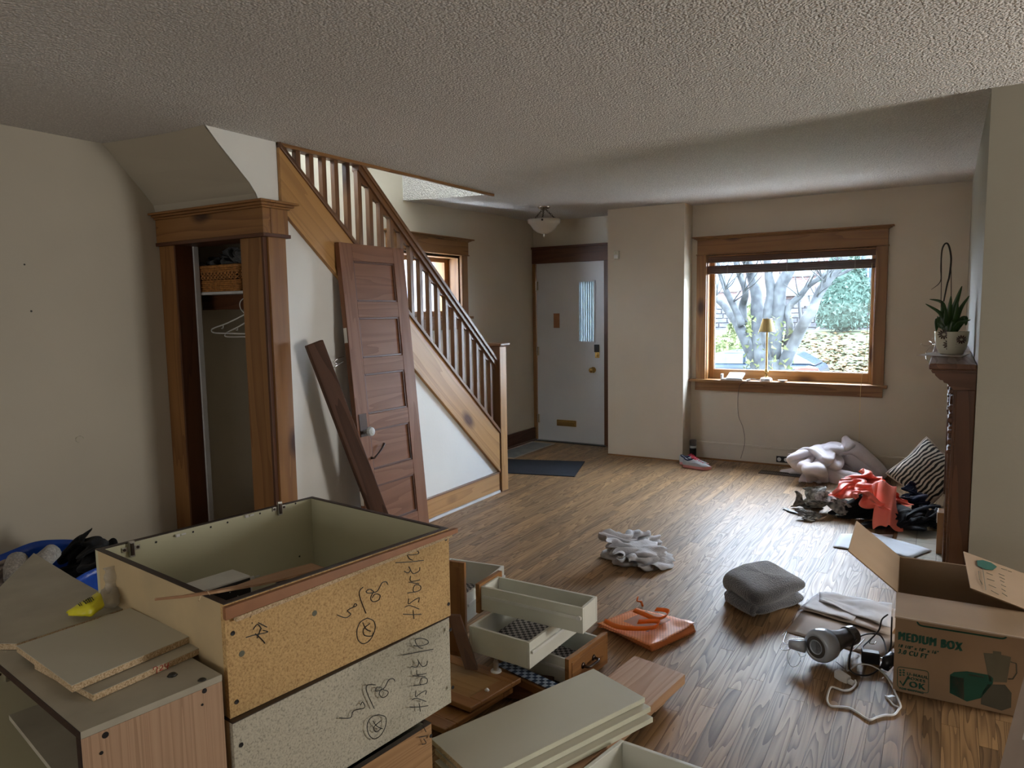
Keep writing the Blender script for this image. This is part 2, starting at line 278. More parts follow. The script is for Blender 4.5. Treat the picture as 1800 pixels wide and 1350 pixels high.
# ------------------------------------------------------------------ geometry helpers
WL = {}
class MB:
    """collects shapes that end up as ONE mesh object; X is a local frame mapped to the world"""
    def __init__(s, X=None): s.v = []; s.f = []; s.g = []; s.X = X or Matrix.Identity(4); s.off = V((rnd.uniform(0, 40), rnd.uniform(0, 40), rnd.uniform(0, 40)))
    def add(s, vs, fs, gr=None):
        k = len(s.v); vs = [V(v) for v in vs]
        s.v += [s.X @ v for v in vs]; s.f += [tuple(k+i for i in f) for f in fs]
        s.g += [(g + s.off) for g in (gr or vs)]; return s
    def obox(s, o, a, b, c, keep=False):
        o, a, b, c = V(o), V(a), V(b), V(c)
        if a.cross(b).dot(c) < 0: a, b = b, a
        ln = [a.length, b.length, c.length]; ax = [0, 1, 2] if keep else sorted(range(3), key=lambda i: -ln[i])
        off = V((rnd.uniform(0, 9), rnd.uniform(0, 9), rnd.uniform(0, 9))) if not keep else V((0, 0, 0))
        vs = []; gs = []
        for k in (0, 1):
            for j in (0, 1):
                for i in (0, 1):
                    vs.append(o+a*i+b*j+c*k); q = (i*ln[0], j*ln[1], k*ln[2]); gs.append(V((q[ax[0]], q[ax[1]], q[ax[2]]))+off)
        return s.add(vs, [(0, 2, 3, 1), (4, 5, 7, 6), (0, 1, 5, 4), (2, 6, 7, 3), (0, 4, 6, 2), (1, 3, 7, 5)], gs)
    def box(s, x0, x1, y0, y1, z0, z1, keep=False): return s.obox((x0, y0, z0), (x1-x0, 0, 0), (0, y1-y0, 0), (0, 0, z1-z0), keep)
    def prism(s, pts, vec, g=None):
        pts = [V(p) for p in pts]; vec = V(vec); n = len(pts)
        nn = V((0, 0, 0))
        for i in range(n): nn += pts[i].cross(pts[(i+1) % n])
        if nn.dot(vec) > 0: pts.reverse()
        g = V(g).normalized() if g else (pts[1]-pts[0]).normalized(); nv = vec.normalized(); t = g.cross(nv)
        vs = pts+[p+vec for p in pts]; gs = [V((q.dot(g), q.dot(t), q.dot(nv))) for q in vs]
        fs = [tuple(range(n)), tuple(range(2*n-1, n-1, -1))]+[(i, i+n, (i+1) % n+n, (i+1) % n) for i in range(n)]
        return s.add(vs, fs, gs)
    def tube(s, pts, r, n=8, caps=True):
        pts = [V(p) for p in pts]; m = len(pts); rs = r if isinstance(r, (list, tuple)) else [r]*m
        up = None; vs = []; gs = []; ln = 0
        for i, p in enumerate(pts):
            t = (pts[min(i+1, m-1)]-pts[max(i-1, 0)]).normalized()
            if up is None: up = t.orthogonal().normalized()
            up = (up-t*up.dot(t)); up = up.normalized() if up.length > 1e-6 else t.orthogonal().normalized()
            sd = t.cross(up)
            if i: ln += (p-pts[i-1]).length
            for k in range(n):
                a = 2*math.pi*k/n; d = up*math.cos(a)+sd*math.sin(a); vs.append(p+d*rs[i]); gs.append(V((ln, d.x*rs[i], d.y*rs[i])))
        fs = [(i*n+k, i*n+(k+1) % n, (i+1)*n+(k+1) % n, (i+1)*n+k) for i in range(m-1) for k in range(n)]
        if caps: fs += [tuple(range(n-1, -1, -1)), tuple((m-1)*n+k for k in range(n))]
        return s.add(vs, fs, gs)
    def lathe(s, c, prof, n=24, axis=(0, 0, 1), sq=None):
        c = V(c); ax = V(axis).normalized(); u = ax.orthogonal().normalized(); w = ax.cross(u); vs = []; m = len(prof)
        for (r, h) in prof:
            for k in range(n):
                a = 2*math.pi*k/n; ca, sa = math.cos(a), math.sin(a)
                if sq: q = (abs(ca)**sq+abs(sa)**sq)**(-1/sq); ca *= q; sa *= q
                vs.append(c+ax*h+(u*ca+w*sa)*r)
        fs = [(i*n+k, i*n+(k+1) % n, (i+1)*n+(k+1) % n, (i+1)*n+k) for i in range(m-1) for k in range(n)]
        if prof[0][0] > 1e-5: fs.append(tuple(range(n-1, -1, -1)))
        if prof[-1][0] > 1e-5: fs.append(tuple((m-1)*n+k for k in range(n)))
        return s.add(vs, fs)
    def grid(s, fn, nu, nv, th=0):
        vs = []; gs = []
        for j in range(nv):
            for i in range(nu): p = V(fn(i/(nu-1), j/(nv-1))); vs.append(p); gs.append(V((i/(nu-1), j/(nv-1), 0)))
        fs = [(j*nu+i, j*nu+i+1, (j+1)*nu+i+1, (j+1)*nu+i) for j in range(nv-1) for i in range(nu-1)]
        return s.add(vs, fs, gs)
def smooth_path(pts, k=6):
    pts = [V(p) for p in pts]; out = []
    for i in range(len(pts)-1):
        p0, p1, p2, p3 = pts[max(i-1, 0)], pts[i], pts[i+1], pts[min(i+2, len(pts)-1)]
        for j in range(k):
            t = j/k; out.append(.5*((2*p1)+(p2-p0)*t+(2*p0-5*p1+4*p2-p3)*t*t+(3*p1-p0-3*p2+p3)*t*t*t))
    return out+[pts[-1]]
def build(name, mb, m, parent=None, bevel=0, smooth=False, sub=0, solid=0, label=None, tone=None):
    lo = V([min(v[k] for v in mb.v) for k in range(3)]); hi = V([max(v[k] for v in mb.v) for k in range(3)])
    org = WL[parent.name] if parent else V(((lo.x+hi.x)/2, (lo.y+hi.y)/2, lo.z))
    me = bpy.data.meshes.new(name); me.from_pydata([v-org for v in mb.v], [], mb.f)
    at = me.attributes.new('gr', 'FLOAT_VECTOR', 'POINT'); at.data.foreach_set('vector', [c for g in mb.g for c in g])
    if tone is not None:
        a2 = me.attributes.new('tone', 'FLOAT', 'POINT'); a2.data.foreach_set('value', tone if isinstance(tone, list) else [tone]*len(mb.v))
    me.materials.append(M[m] if isinstance(m, str) else m)
    if smooth: me.polygons.foreach_set('use_smooth', [True]*len(me.polygons))
    o = bpy.data.objects.new(name, me); COL.objects.link(o)
    if parent: o.parent = parent
    else: o.location = org
    WL[o.name] = org
    if bevel: b = o.modifiers.new('bevel', 'BEVEL'); b.width = bevel; b.segments = 2; b.limit_method = 'ANGLE'; b.harden_normals = False
    if solid: b = o.modifiers.new('solid', 'SOLIDIFY'); b.thickness = solid; b.offset = -1
    if sub: b = o.modifiers.new('sub', 'SUBSURF'); b.levels = sub; b.render_levels = sub
    if label: o['label'] = label
    return o
def tag(o, label, cat, group=None):
    o['label'] = label; o['category'] = cat
    if group: o['group'] = group
    return o
def thing(name, label, cat, loc, group=None):
    o = bpy.data.objects.new(name, None); COL.objects.link(o); o.location = loc; o.empty_display_size = .05; WL[o.name] = V(loc)
    return tag(o, label, cat, group)
def struct(name, mb, m, **k):
    o = build(name, mb, m, **k)
    if not k.get('parent'): o['kind'] = 'structure'
    return o
def sroot(name, loc):
    o = bpy.data.objects.new(name, None); COL.objects.link(o); o.location = loc; o.empty_display_size = .05; WL[o.name] = V(loc); o['kind'] = 'structure'; return o
def frame(o, ex, ey):
    ex = V(ex).normalized(); ey = V(ey).normalized(); ez = ex.cross(ey).normalized(); o = V(o)
    return Matrix(((ex.x, ey.x, ez.x, o.x), (ex.y, ey.y, ez.y, o.y), (ex.z, ey.z, ez.z, o.z), (0, 0, 0, 1)))
def wbox(name, m, parent, *b, bevel=.002, **k): return build(name, MB().box(*b), m, parent, bevel=bevel, **k)
def text(name, body, origin, ux, uy, size, m, parent, ext=.0004, off=0.0, align='LEFT', shear=0, wid=1):
    cu = bpy.data.curves.new(name, 'FONT'); cu.body = body; cu.size = size; cu.extrude = ext; cu.align_x = align; cu.shear = shear; cu.space_character = 1+off*4/max(size, .01)
    tmp = bpy.data.objects.new(name, cu); COL.objects.link(tmp)
    dg = bpy.context.evaluated_depsgraph_get(); me = bpy.data.meshes.new_from_object(tmp.evaluated_get(dg))
    bpy.data.objects.remove(tmp); X = frame(origin, ux, uy)
    for v in me.vertices: v.co = X @ V((v.co.x*wid, v.co.y, v.co.z)) - WL[parent.name]
    if off:      # heavier letters: the same outlines again, shifted by a stroke
        n0_ = len(me.vertices); vs = [v.co.copy() for v in me.vertices]; fs = [tuple(p.vertices) for p in me.polygons]; ux = V(ux).normalized(); vv = []; ff = []
        for k in range(3): vv += [v+ux*off*(k-1)+V(uy).normalized()*off*.4*(k-1) for v in vs]; ff += [tuple(i+n0_*k for i in f) for f in fs]
        me = bpy.data.meshes.new(name); me.from_pydata(vv, [], ff)
    me.materials.clear(); me.materials.append(M[m]); o = bpy.data.objects.new(name, me); COL.objects.link(o); o.parent = parent; WL[o.name] = WL[parent.name]; o['kind'] = 'stuff' if len(body) > 6 and size < .03 else ''
    if not o['kind']: del o['kind']
    return o

# ------------------------------------------------------------------ the setting
XL = -4.12; XR = .14; XRR = 3.5; YB = -3.5; YD = 7.37; YW = 7.184; YBUMP = 6.93; XS = -3.2; YCH = 4.17
def ceil_z(x, y):
    s = math.exp(-((x-XS)/.45)**2) if x > XS else math.exp(-((x-XS)/1.1)**2)
    t = 1 if 1.5 < y < 5.2 else max(0, 1-(y-5.2)/1.2 if y > 5.2 else 1-(1.5-y)/1.5)
    return 2.53-.062*s*t
fl = struct('floor', MB().box(XL-.2, XRR+.1, YB-.1, YD+.3, -.12, -.0125), M['brownback'])
# oak strips: 57 mm wide, random lengths, laid towards the front of the house
strips = []
wst = .057; x = XL
while x < XRR:
    y = YB+rnd.uniform(-.9, 0)
    while y < YD:
        ln = rnd.choice((.35, .5, .65, .8, .95, 1.15, 1.4))*rnd.uniform(.9, 1.1)
        y0, y1 = max(y, YB), min(y+ln, YD)
        if y1-y0 > .02 and not (x > XR+.02 and y0 > YCH): strips.append((x, y0, y1))
        y += ln
    x += wst
Wi = W3.transposed()
def proj(p):
    q = Wi @ (V(p)-EYE)
    return (900+FPX*q.x/q.z, 675+FPX*q.y/q.z) if q.z > .1 else (-9e3, 9e3)
def score(s):
    x, y0, y1 = s; P = [proj(p) for p in ((x, y0, 0), (x+wst, y0, 0), (x+wst, y1, 0), (x, y1, 0))]
    cx = sum(p[0] for p in P)/4; cy = sum(p[1] for p in P)/4
    if not (-60 < cx < 1860 and 700 < cy < 1420): return 0
    if x < -3.2 and y1 < 5.2: return 0
    if x < -1.35 and y1 < 2.6 and cx < 800: return 0
    a = abs(sum(P[i][0]*P[(i+1) % 4][1]-P[(i+1) % 4][0]*P[i][1] for i in range(4)))/2
    return a
strips.sort(key=score, reverse=True)
def strip_mesh(mb, tn, s):
    x, y0, y1 = s; g = .0005; zt = rnd.uniform(-.0003, .0001); off = V((rnd.uniform(0, 60), rnd.uniform(0, 60), rnd.uniform(0, 60)))
    vs = [V(q) for q in ((x+g, y0+g, -.012), (x+wst-g, y0+g, -.012), (x+wst-g, y1-g, -.012), (x+g, y1-g, -.012), (x+g, y0+g, zt), (x+wst-g, y0+g, zt), (x+wst-g, y1-g, zt), (x+g, y1-g, zt))]
    mb.add(vs, [(4, 5, 6, 7), (0, 1, 5, 4), (1, 2, 6, 5), (2, 3, 7, 6), (3, 0, 4, 7)], [V((q.y, q.x, q.z))+off for q in vs]); tn += [rnd.random()**1.2]*8
for s in strips[:300]:
    mb = MB(); tn = []; strip_mesh(mb, tn, s); build('floorboard', mb, 'oak', fl, tone=tn)
mb = MB(); tn = []
for s in strips[300:]: strip_mesh(mb, tn, s)
o = build('floorboards', mb, 'oak', fl, tone=tn); o['kind'] = 'stuff'

# ceiling with the stair opening
mb = MB(); xs = [XL+i*.115 for i in range(9)]; xs[8] = XS; xs += [XS+i*.1675 for i in range(1, 41)]
ys = [YB+i*.19815 for i in range(33)]; ys = sorted(set([round(q, 3) for q in ys if not 2.70 < q < 5.2]+[2.84, 3.4, 4.0, 4.6, 5.05]+[5.05+i*.2 for i in range(1, 13)]))
ii = {}
for j, y in enumerate(ys):
    for i, x in enumerate(xs): ii[i, j] = len(mb.v); mb.v.append(V((x, y, ceil_z(x, y)))); mb.g.append(V((x, y, 0)))
for j in range(len(ys)-1):
    for i in range(len(xs)-1):
        if xs[i+1] <= XS+.01 and 2.83 < ys[j] < 5.0: continue
        mb.f.append((ii[i, j], ii[i, j+1], ii[i+1, j+1], ii[i+1, j]))
o = struct('ceiling', mb, 'ceiling'); b = o.modifiers.new('s', 'SOLIDIFY'); b.thickness = .25; b.offset = -1
# walls
def wall(name, mb, m='wall', **k): return struct(name, mb, m, **k)
def holes_wall(mb, axis, c0, c1, a0, a1, z0, z1, hs):
    """wall between c0..c1 on its thin axis, a0..a1 along, with rectangular holes (a,b,zlo,zhi)"""
    cuts = sorted({a0, a1, *[h[0] for h in hs], *[h[1] for h in hs]})
    def bx(a, b, lo, hi):
        if hi-lo < 1e-4: return
        if axis == 'y': mb.box(a, b, c0, c1, lo, hi, True)
        else: mb.box(c0, c1, a, b, lo, hi, True)
    for a, b in zip(cuts, cuts[1:]):
        h = [q for q in hs if q[0] <= a+1e-6 and q[1] >= b-1e-6]
        if h: bx(a, b, z0, h[0][2]); bx(a, b, h[0][3], z1)
        else: bx(a, b, z0, z1)
    return mb
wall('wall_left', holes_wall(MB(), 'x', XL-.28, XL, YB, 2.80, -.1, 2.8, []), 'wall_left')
wall('wall_hall', holes_wall(MB(), 'x', XL-.28, XL, 2.80, YD+.4, -.1, 4.6, [(5.0, 5.87, 1.47, 2.05)]), 'hall')
wall('wall_rear', MB().box(XL-.2, XRR+.2, YB-.2, YB, -.1, 2.8, True), 'wall')
wall('wall_right', MB().box(XRR, XRR+.2, YB, YCH, -.1, 2.8, True), 'wall')
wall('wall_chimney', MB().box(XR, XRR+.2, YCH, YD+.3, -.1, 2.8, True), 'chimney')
wall('wall_front', holes_wall(MB(), 'y', YW, YW+.27, -2.2, XR+.01, -.1, 2.8, [(-2.05, -.551, .80, 2.03)]), 'wall')
wall('wall_entry', holes_wall(MB(), 'y', YD, YD+.2, XL-.1, -3.0, -.1, 2.8, [(-4.085, -3.215, -.1, 2.056)]), 'hall')
wall('wall_bump', MB().box(-3.0, -2.2, YBUMP, YD+.2, -.1, 2.8, True), 'wall')
# stair enclosure: side wall below the stringer, sloped soffit above the closet, shaft above
def P2(x, yz): return [V((x, y, z)) for y, z in yz]
YC = 2.75
wall('wall_stairs', MB().prism(P2(XS, [(2.80, 0), (5.07, 0), (5.07, .25), (2.86, 2.17), (2.86, 2.48), (2.39, 2.48), (2.47, 2.395), (2.56, 2.31), (2.65, 2.225), (2.69, 2.175), (2.712, 2.12), (2.8, 2.12)]), (-.09, 0, 0)), 'wall_light')
pl_ = [(2.40, 2.515), (2.47, 2.445), (2.56, 2.345), (2.65, 2.25), (2.70, 2.19), (2.72, 2.11)]; pr_ = [(2.388, 2.475), (2.47, 2.395), (2.56, 2.31), (2.65, 2.225), (2.69, 2.175), (2.712, 2.11)]
mb = MB(); mb.add([(XL-.02, y-.003, z-.002) for y, z in pl_]+[(XS-.0006, y-.003, z-.002) for y, z in pr_]+[(XL-.02, 2.80, 2.11), (XS-.0006, 2.80, 2.11), (XL-.02, 2.80, 2.53), (XS-.0006, 2.80, 2.53)], [(i, i+6, i+7, i+1) for i in range(5)]+[(5, 11, 13, 12), (12, 13, 15, 14), (14, 15, 6, 0)])
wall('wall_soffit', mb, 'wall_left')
wall('wall_shaft_end', MB().box(XL-.1, XS+.05, 5.05, 5.15, 2.50, 4.6, True), 'wall_light')
wall('wall_shaft_side', MB().box(XS, XS+.1, 2.0, 5.15, 2.56, 4.6, True), 'wall_light')
wall('wall_shaft_rear', MB().box(XL-.1, XS+.05, 1.9, 2.0, 2.56, 4.6, True), 'wall_light')
wall('ceiling_landing', MB().box(XL-.2, XS+.2, 1.9, 5.2, 4.6, 4.7, True), 'wall_light')
# closet interior
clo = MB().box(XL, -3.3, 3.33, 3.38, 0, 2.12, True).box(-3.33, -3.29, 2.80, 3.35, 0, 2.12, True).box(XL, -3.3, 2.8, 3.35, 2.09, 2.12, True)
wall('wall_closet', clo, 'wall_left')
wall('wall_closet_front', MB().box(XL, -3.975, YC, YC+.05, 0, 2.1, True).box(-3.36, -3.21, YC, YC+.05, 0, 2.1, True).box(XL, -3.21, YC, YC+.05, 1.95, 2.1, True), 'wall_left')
# outer cap on the wall above the closet (faces the room over the header)
# trims
def trimbox(name, m, *b, **k): return struct(name, MB().box(*b), m, bevel=.003, **k)
cr = sroot('trim_1', (-3.66, 2.75, 0))        # closet casing
wbox('left_casing', 'pine', cr, XL+.003, -3.975, 2.715, 2.752, 0, 1.945)
wbox('jamb', 'dark_trim', cr, -3.978, -3.962, 2.715, 2.83, 0, 1.95)
wbox('right_casing', 'pine', cr, -3.375, -3.205, 2.712, 2.752, 0, 1.945)
wbox('side_casing', 'pine', cr, -3.199, -3.172, 2.735, 2.855, 0, 1.955, label='side casing of the closet corner, split and worn')
wbox('corner_bead', 'dark_trim', cr, -3.207, -3.188, 2.712, 2.737, 0, 1.95)
wbox('header_board', 'pine', cr, XL+.003, -3.168, 2.700, 2.752, 1.965, 2.10)
wbox('header_side', 'pine', cr, -3.199, -3.165, 2.7525, 2.872, 1.965, 2.10)
wbox('header_bead', 'dark_trim', cr, XL+.003, -3.158, 2.692, 2.882, 1.945, 1.965)
mb = MB()
for k, (o1, z0, z1) in enumerate(((.012, 2.10, 2.112), (.028, 2.112, 2.125), (.048, 2.125, 2.138))):
    mb.box(XL+.003, -3.168+o1, 2.700-o1, 2.752, z0, z1).box(-3.199, -3.168+o1, 2.7522, 2.872+o1, z0, z1)
build('crown_moulding', mb, 'pine', cr, bevel=.003)
wbox('white_jamb', 'trim_white', cr, -3.974, -3.955, 2.832, 2.868, 0, 2.08, bevel=.004)

# front window
wroot = sroot('window_1', (-1.3, YW, .8))
yf = 7.155
for nm, bx in (('left_casing', (-2.145, -2.05, yf, YW+.001, .813, 2.04)), ('right_casing', (-.551, -.457, yf, YW+.001, .813, 2.04)), ('header_casing', (-2.14, -.46, yf-.006, YW+.001, 2.045, 2.185)),
               ('apron', (-2.15, -.462, yf, YW+.001, .70, .786)), ('stool', (-2.215, -.424, 7.10, 7.32, .788, .813)), ('header_bead', (-2.15, -.45, yf-.012, YW+.001, 2.036, 2.046))):
    wbox(nm, 'pine', wroot, *bx)
mb = MB()
for o1, z0, z1 in ((.012, 2.185, 2.193), (.028, 2.193, 2.203), (.045, 2.203, 2.215)): mb.box(-2.14-o1, -.46+o1, yf-o1, YW+.001, z0, z1)
build('crown_moulding', mb, 'pine', wroot, bevel=.003)
mb = MB().box(-2.065, -2.042, YW, YW+.27, .80, 2.04).box(-.559, -.536, YW, YW+.27, .80, 2.04).box(-2.05, -.551, YW, YW+.27, 2.018, 2.04).box(-2.05, -.551, YW+.14, YW+.27, .78, .813)
build('reveal', mb, 'pine', wroot, bevel=.002)
fr = build('sash', MB().box(-2.042, -2.0, 7.28, 7.33, .813, 2.02).box(-.588, -.559, 7.28, 7.33, .813, 2.02).box(-2.0, -.588, 7.28, 7.33, .813, .905).box(-2.0, -.588, 7.28, 7.33, 1.99, 2.02), 'pine_gold', wroot, bevel=.004)
build('pane', MB().box(-2.0, -.588, 7.303, 7.309, .905, 1.99), 'glass', fr)
build('glazing_bead', MB().box(-2.0, -1.992, 7.29, 7.303, .905, 1.99).box(-.596, -.588, 7.29, 7.303, .905, 1.99).box(-2.0, -.588, 7.29, 7.303, .905, .911), 'trim_white', fr)
# hall side window
wr2 = sroot('window_2', (XL, 5.4, 1.4))
xf = XL+.03
for nm, bx in (('left_casing', (XL-.001, xf, 4.86, 4.99, 1.475, 2.07)), ('right_casing', (XL-.001, xf, 5.88, 5.985, 1.475, 2.07)), ('header_casing', (XL-.001, xf+.006, 4.80, 5.995, 2.075, 2.20)),
               ('apron', (XL-.001, xf, 4.85, 5.99, 1.35, 1.448)), ('stool', (XL-.15, xf+.03, 4.80, 6.03, 1.45, 1.475)), ('header_bead', (XL-.001, xf+.012, 4.79, 6.005, 2.066, 2.076))):
    wbox(nm, 'pine', wr2, *bx)
mb = MB()
for o1, z0, z1 in ((.012, 2.20, 2.208), (.028, 2.208, 2.217), (.05, 2.217, 2.229)): mb.box(XL-.001, xf+o1, 4.80-o1, 5.995+o1, z0, z1)
build('crown_moulding', mb, 'pine', wr2, bevel=.003)
build('reveal', MB().box(XL-.28, XL, 4.99, 5.01, 1.47, 2.06).box(XL-.28, XL, 5.86, 5.882, 1.47, 2.06).box(XL-.28, XL, 5.0, 5.87, 2.04, 2.062), 'pine', wr2)
fr = build('sash', MB().box(-4.28, -4.24, 5.01, 5.06, 1.47, 2.04).box(-4.28, -4.24, 5.80, 5.86, 1.47, 2.04).box(-4.28, -4.24, 5.06, 5.80, 1.47, 1.53).box(-4.28, -4.24, 5.06, 5.80, 2.0, 2.04), 'pine', wr2, bevel=.003)
build('pane', MB().box(-4.262, -4.257, 5.06, 5.80, 1.53, 2.0), 'glass', fr)

# front door
dr = sroot('door_1', (-3.65, YD, 0))
yd = YD-.035
d = build('door_slab', MB().box(-4.073, -3.225, YD-.01, YD+.035, .012, 1.165).box(-4.073, -3.225, YD-.01, YD+.035, 1.83, 2.055).box(-4.073, -3.535, YD-.01, YD+.035, 1.165, 1.83).box(-3.345, -3.225, YD-.01, YD+.035, 1.165, 1.83), 'doorwhite', dr)
gl = MB().box(-3.535, -3.345, YD+.01, YD+.014, 1.165, 1.83)
for k in range(7): gl.tube([(-3.521+k*.0272, YD+.006, 1.166), (-3.521+k*.0272, YD+.006, 1.829)], .011, 8)
build('ribbed_pane', gl, 'ribbed', dr, smooth=False)
mb = MB()
for bx in ((-3.548, -3.530, 1.152, 1.843), (-3.350, -3.332, 1.152, 1.843)): mb.box(bx[0], bx[1], YD-.02, YD-.009, bx[2], bx[3])
mb.box(-3.548, -3.332, YD-.02, YD-.009, 1.152, 1.168).box(-3.548, -3.332, YD-.02, YD-.009, 1.828, 1.843)
build('pane_moulding', mb, 'doorwhite', dr, bevel=.003)
kn = build('door_knob', MB().lathe((-3.363, YD-.01, .85), [(.034, 0), (.034, .006), (.012, .012), (.011, .035), (.026, .045), (.03, .058), (.024, .07), (0, .074)], 20, (0, -1, 0)), 'brass', dr, smooth=True)
build('deadbolt', MB().box(-3.338, -3.285, YD-.022, YD-.0105, .985, 1.125).lathe((-3.312, YD-.022, 1.02), [(.022, 0), (.02, .012), (0, .014)], 16, (0, -1, 0)), 'brass', dr, bevel=.003)
build('keypad', MB().box(-3.342, -3.283, YD-.036, YD-.0225, 1.05, 1.135), 'black', dr, bevel=.004)
build('mail_slot', MB().box(-3.825, -3.575, YD-.020, YD-.0105, .19, .262), 'brass', dr, bevel=.004)
build('mail_flap', MB().box(-3.808, -3.592, YD-.028, YD-.0205, .204, .246), 'brass', dr, bevel=.003)
build('removed_sign_mark', MB().box(-3.856, -3.78, YD-.0125, YD-.0104, 1.318, 1.483), 'brownstrip', dr, label='brown patch of bare wood where a sign was')
for z in (.26, 1.05, 1.80): build('hinge', MB().tube([(-4.078, YD-.02, z-.05), (-4.078, YD-.02, z+.05)], .008, 8).box(-4.079, -4.05, YD-.013, YD-.0103, z-.05, z+.05), 'nickel', dr)
wbox('left_casing', 'pine', dr, XL+.001, -4.078, YD-.03, YD+.02, 0, 2.051)
wbox('right_casing', 'dark_trim', dr, -3.224, -3.13, YD-.03, YD+.02, 0, 2.051)
wbox('header_casing', 'dark_trim', dr, XL+.001, -3.12, YD-.036, YD+.02, 2.052, 2.215)
wbox('header_cap', 'dark_trim', dr, XL+.001, -3.1, YD-.055, YD+.02, 2.215, 2.238)
wbox('threshold', 'black', dr, -4.1, -3.2, YD-.06, YD+.05, -.01, .01)
# baseboards
def base(name, m, *b): return trimbox(name, m, *b)
bh = sroot('baseboard_hall', (XL, 6.3, 0)); wbox('board', 'dark_trim', bh, XL, XL+.022, 5.25, YD-.03, .0, .155); wbox('shoe_moulding', 'dark_trim', bh, XL+.022, XL+.04, 5.25, YD-.03, 0, .022)
bf = sroot('baseboard_front', (-1, YW, 0)); wbox('board', 'wall', bf, -2.2, XR, YW-.02, YW, .0, .155, bevel=.003); wbox('cap', 'wall', bf, -2.2, XR, YW-.03, YW, .155, .18, bevel=.006); wbox('shoe_moulding', 'pine', bf, -2.2, XR, YW-.036, YW-.02, 0, .016)
bb = sroot('baseboard_bump', (-2.6, YBUMP, 0)); wbox('shoe_moulding', 'pine', bb, -3.0, -2.18, YBUMP-.014, YBUMP, 0, .014); wbox('side_shoe_moulding', 'pine', bb, -2.2, -2.186, YBUMP, YW-.04, 0, .014)
bs = sroot('baseboard_stairs', (XS, 4, 0)); wbox('board', 'pine_gold', bs, XS-.0, XS+.02, 2.87, 5.06, .022, .172); wbox('shoe_moulding', 'trim_white', bs, XS, XS+.03, 2.87, 5.06, 0, .02)
wbox('cap', 'rail', bs, XS, XS+.024, 2.87, 5.06, .164, .176)

# ------------------------------------------------------------------ staircase
st = thing('staircase', 'brown wooden staircase with square balusters rising left to the ceiling', 'staircase', (XS, 4, 0))
def zt(y): return .556+.868*(5.016-y)
def zb(y): return .215+.868*(5.016-y)
build('stringer', MB().prism([(XS, 5.07, zt(5.07)), (XS, 5.07, zb(5.07)), (XS, 2.845, zb(2.845)), (XS, 2.845, zt(2.845))], (.022, 0, 0), (0, -.755, .655)), 'pine_gold', st, bevel=.002)
build('stringer_moulding', MB().prism([(XS-.07, 5.07, zt(5.07)-.005), (XS-.07, 5.07, zt(5.07)+.028), (XS-.07, 2.845, zt(2.845)+.028), (XS-.07, 2.845, zt(2.845)-.005)], (.105, 0, 0), (0, -.755, .655)), 'rail', st, bevel=.004)
build('stringer_bead', MB().prism([(XS+.02, 5.07, zb(5.07)), (XS+.02, 5.07, zb(5.07)+.03), (XS+.02, 2.845, zb(2.845)+.03), (XS+.02, 2.845, zb(2.845))], (.008, 0, 0), (0, -.755, .655)), 'pine_gold', st, bevel=.003)
def rb(y): return 1.135+.862*(4.99-y)
rail = MB()
for (x0, x1, a, b) in ((XS-.062, XS-.002, .0, .045), (XS-.072, XS+.010, .042, .066), (XS-.062, XS, .064, .088)):
    rail.prism([(x0, 5.09, rb(5.09)+a), (x0, 5.09, rb(5.09)+b), (x0, 3.50, rb(3.50)+b), (x0, 3.50, rb(3.50)+a)], (x1-x0, 0, 0), (0, -.755, .655))
# cut at the ceiling
rail2 = MB(); rail2.X = Matrix.Identity(4)
hr = build('handrail', rail, 'rail', st, bevel=.003)
y = 2.9
k = 0
while y < 5.04:
    zlo = zt(y)+.01; zhi = min(rb(y)+.02, 2.452)
    build('baluster', MB().box(XS-.052, XS-.018, y, y+.034, zlo, zhi), 'rail', st, bevel=.002)
    # fillet blocks between balusters under the rail
    if rb(y) < 2.44:
        y2 = y+.034; y3 = y+.1
        build('fillet', MB().prism([(XS-.05, y2, rb(y2)+.002), (XS-.05, y2, rb(y2)-.035), (XS-.05, y2+.012, rb(y2+.012)-.038), (XS-.05, y3, rb(y3)-.002)], (.03, 0, 0)), 'rail', st)
    y += .1003; k += 1
nw = build('newel_post', MB().box(XS-.075, XS+.03, 5.085, 5.185, .0, 1.235), 'pine_gold', st, bevel=.004)
build('newel_cap', MB().box(XS-.10, XS+.055, 5.058, 5.21, 1.235, 1.258).box(XS-.085, XS+.04, 5.073, 5.197, 1.225, 1.236), 'rail', nw, bevel=.006)
build('newel_shade_face', MB().box(XS-.072, XS+.027, 5.082, 5.086, .0, 1.23), 'rail', nw)  # dark sheet puts the shade of the post's near side into colour
for k in range(7):
    y1 = 5.03-.2235*k; z1 = .194*(k+1)
    if z1 > 2.45: break
    sp = build('stair_step', MB().box(XL+.002, XS-.075, y1-.26, y1+.02, z1-.03, z1).box(XL+.002, XS-.075, y1-.02, y1, z1-.194, z1-.03), 'rail', st, bevel=.004)
op = sroot('trim_2', (XS, 4, 2.46))      # strip round the ceiling opening
wbox('opening_trim', 'pine', op, XS-.008, XS+.012, 2.845, 5.07, 2.450, 2.472)
wbox('opening_inner_trim', 'rail', op, XS-.07, XS-.01, 2.845, 3.62, 2.452, 2.474)
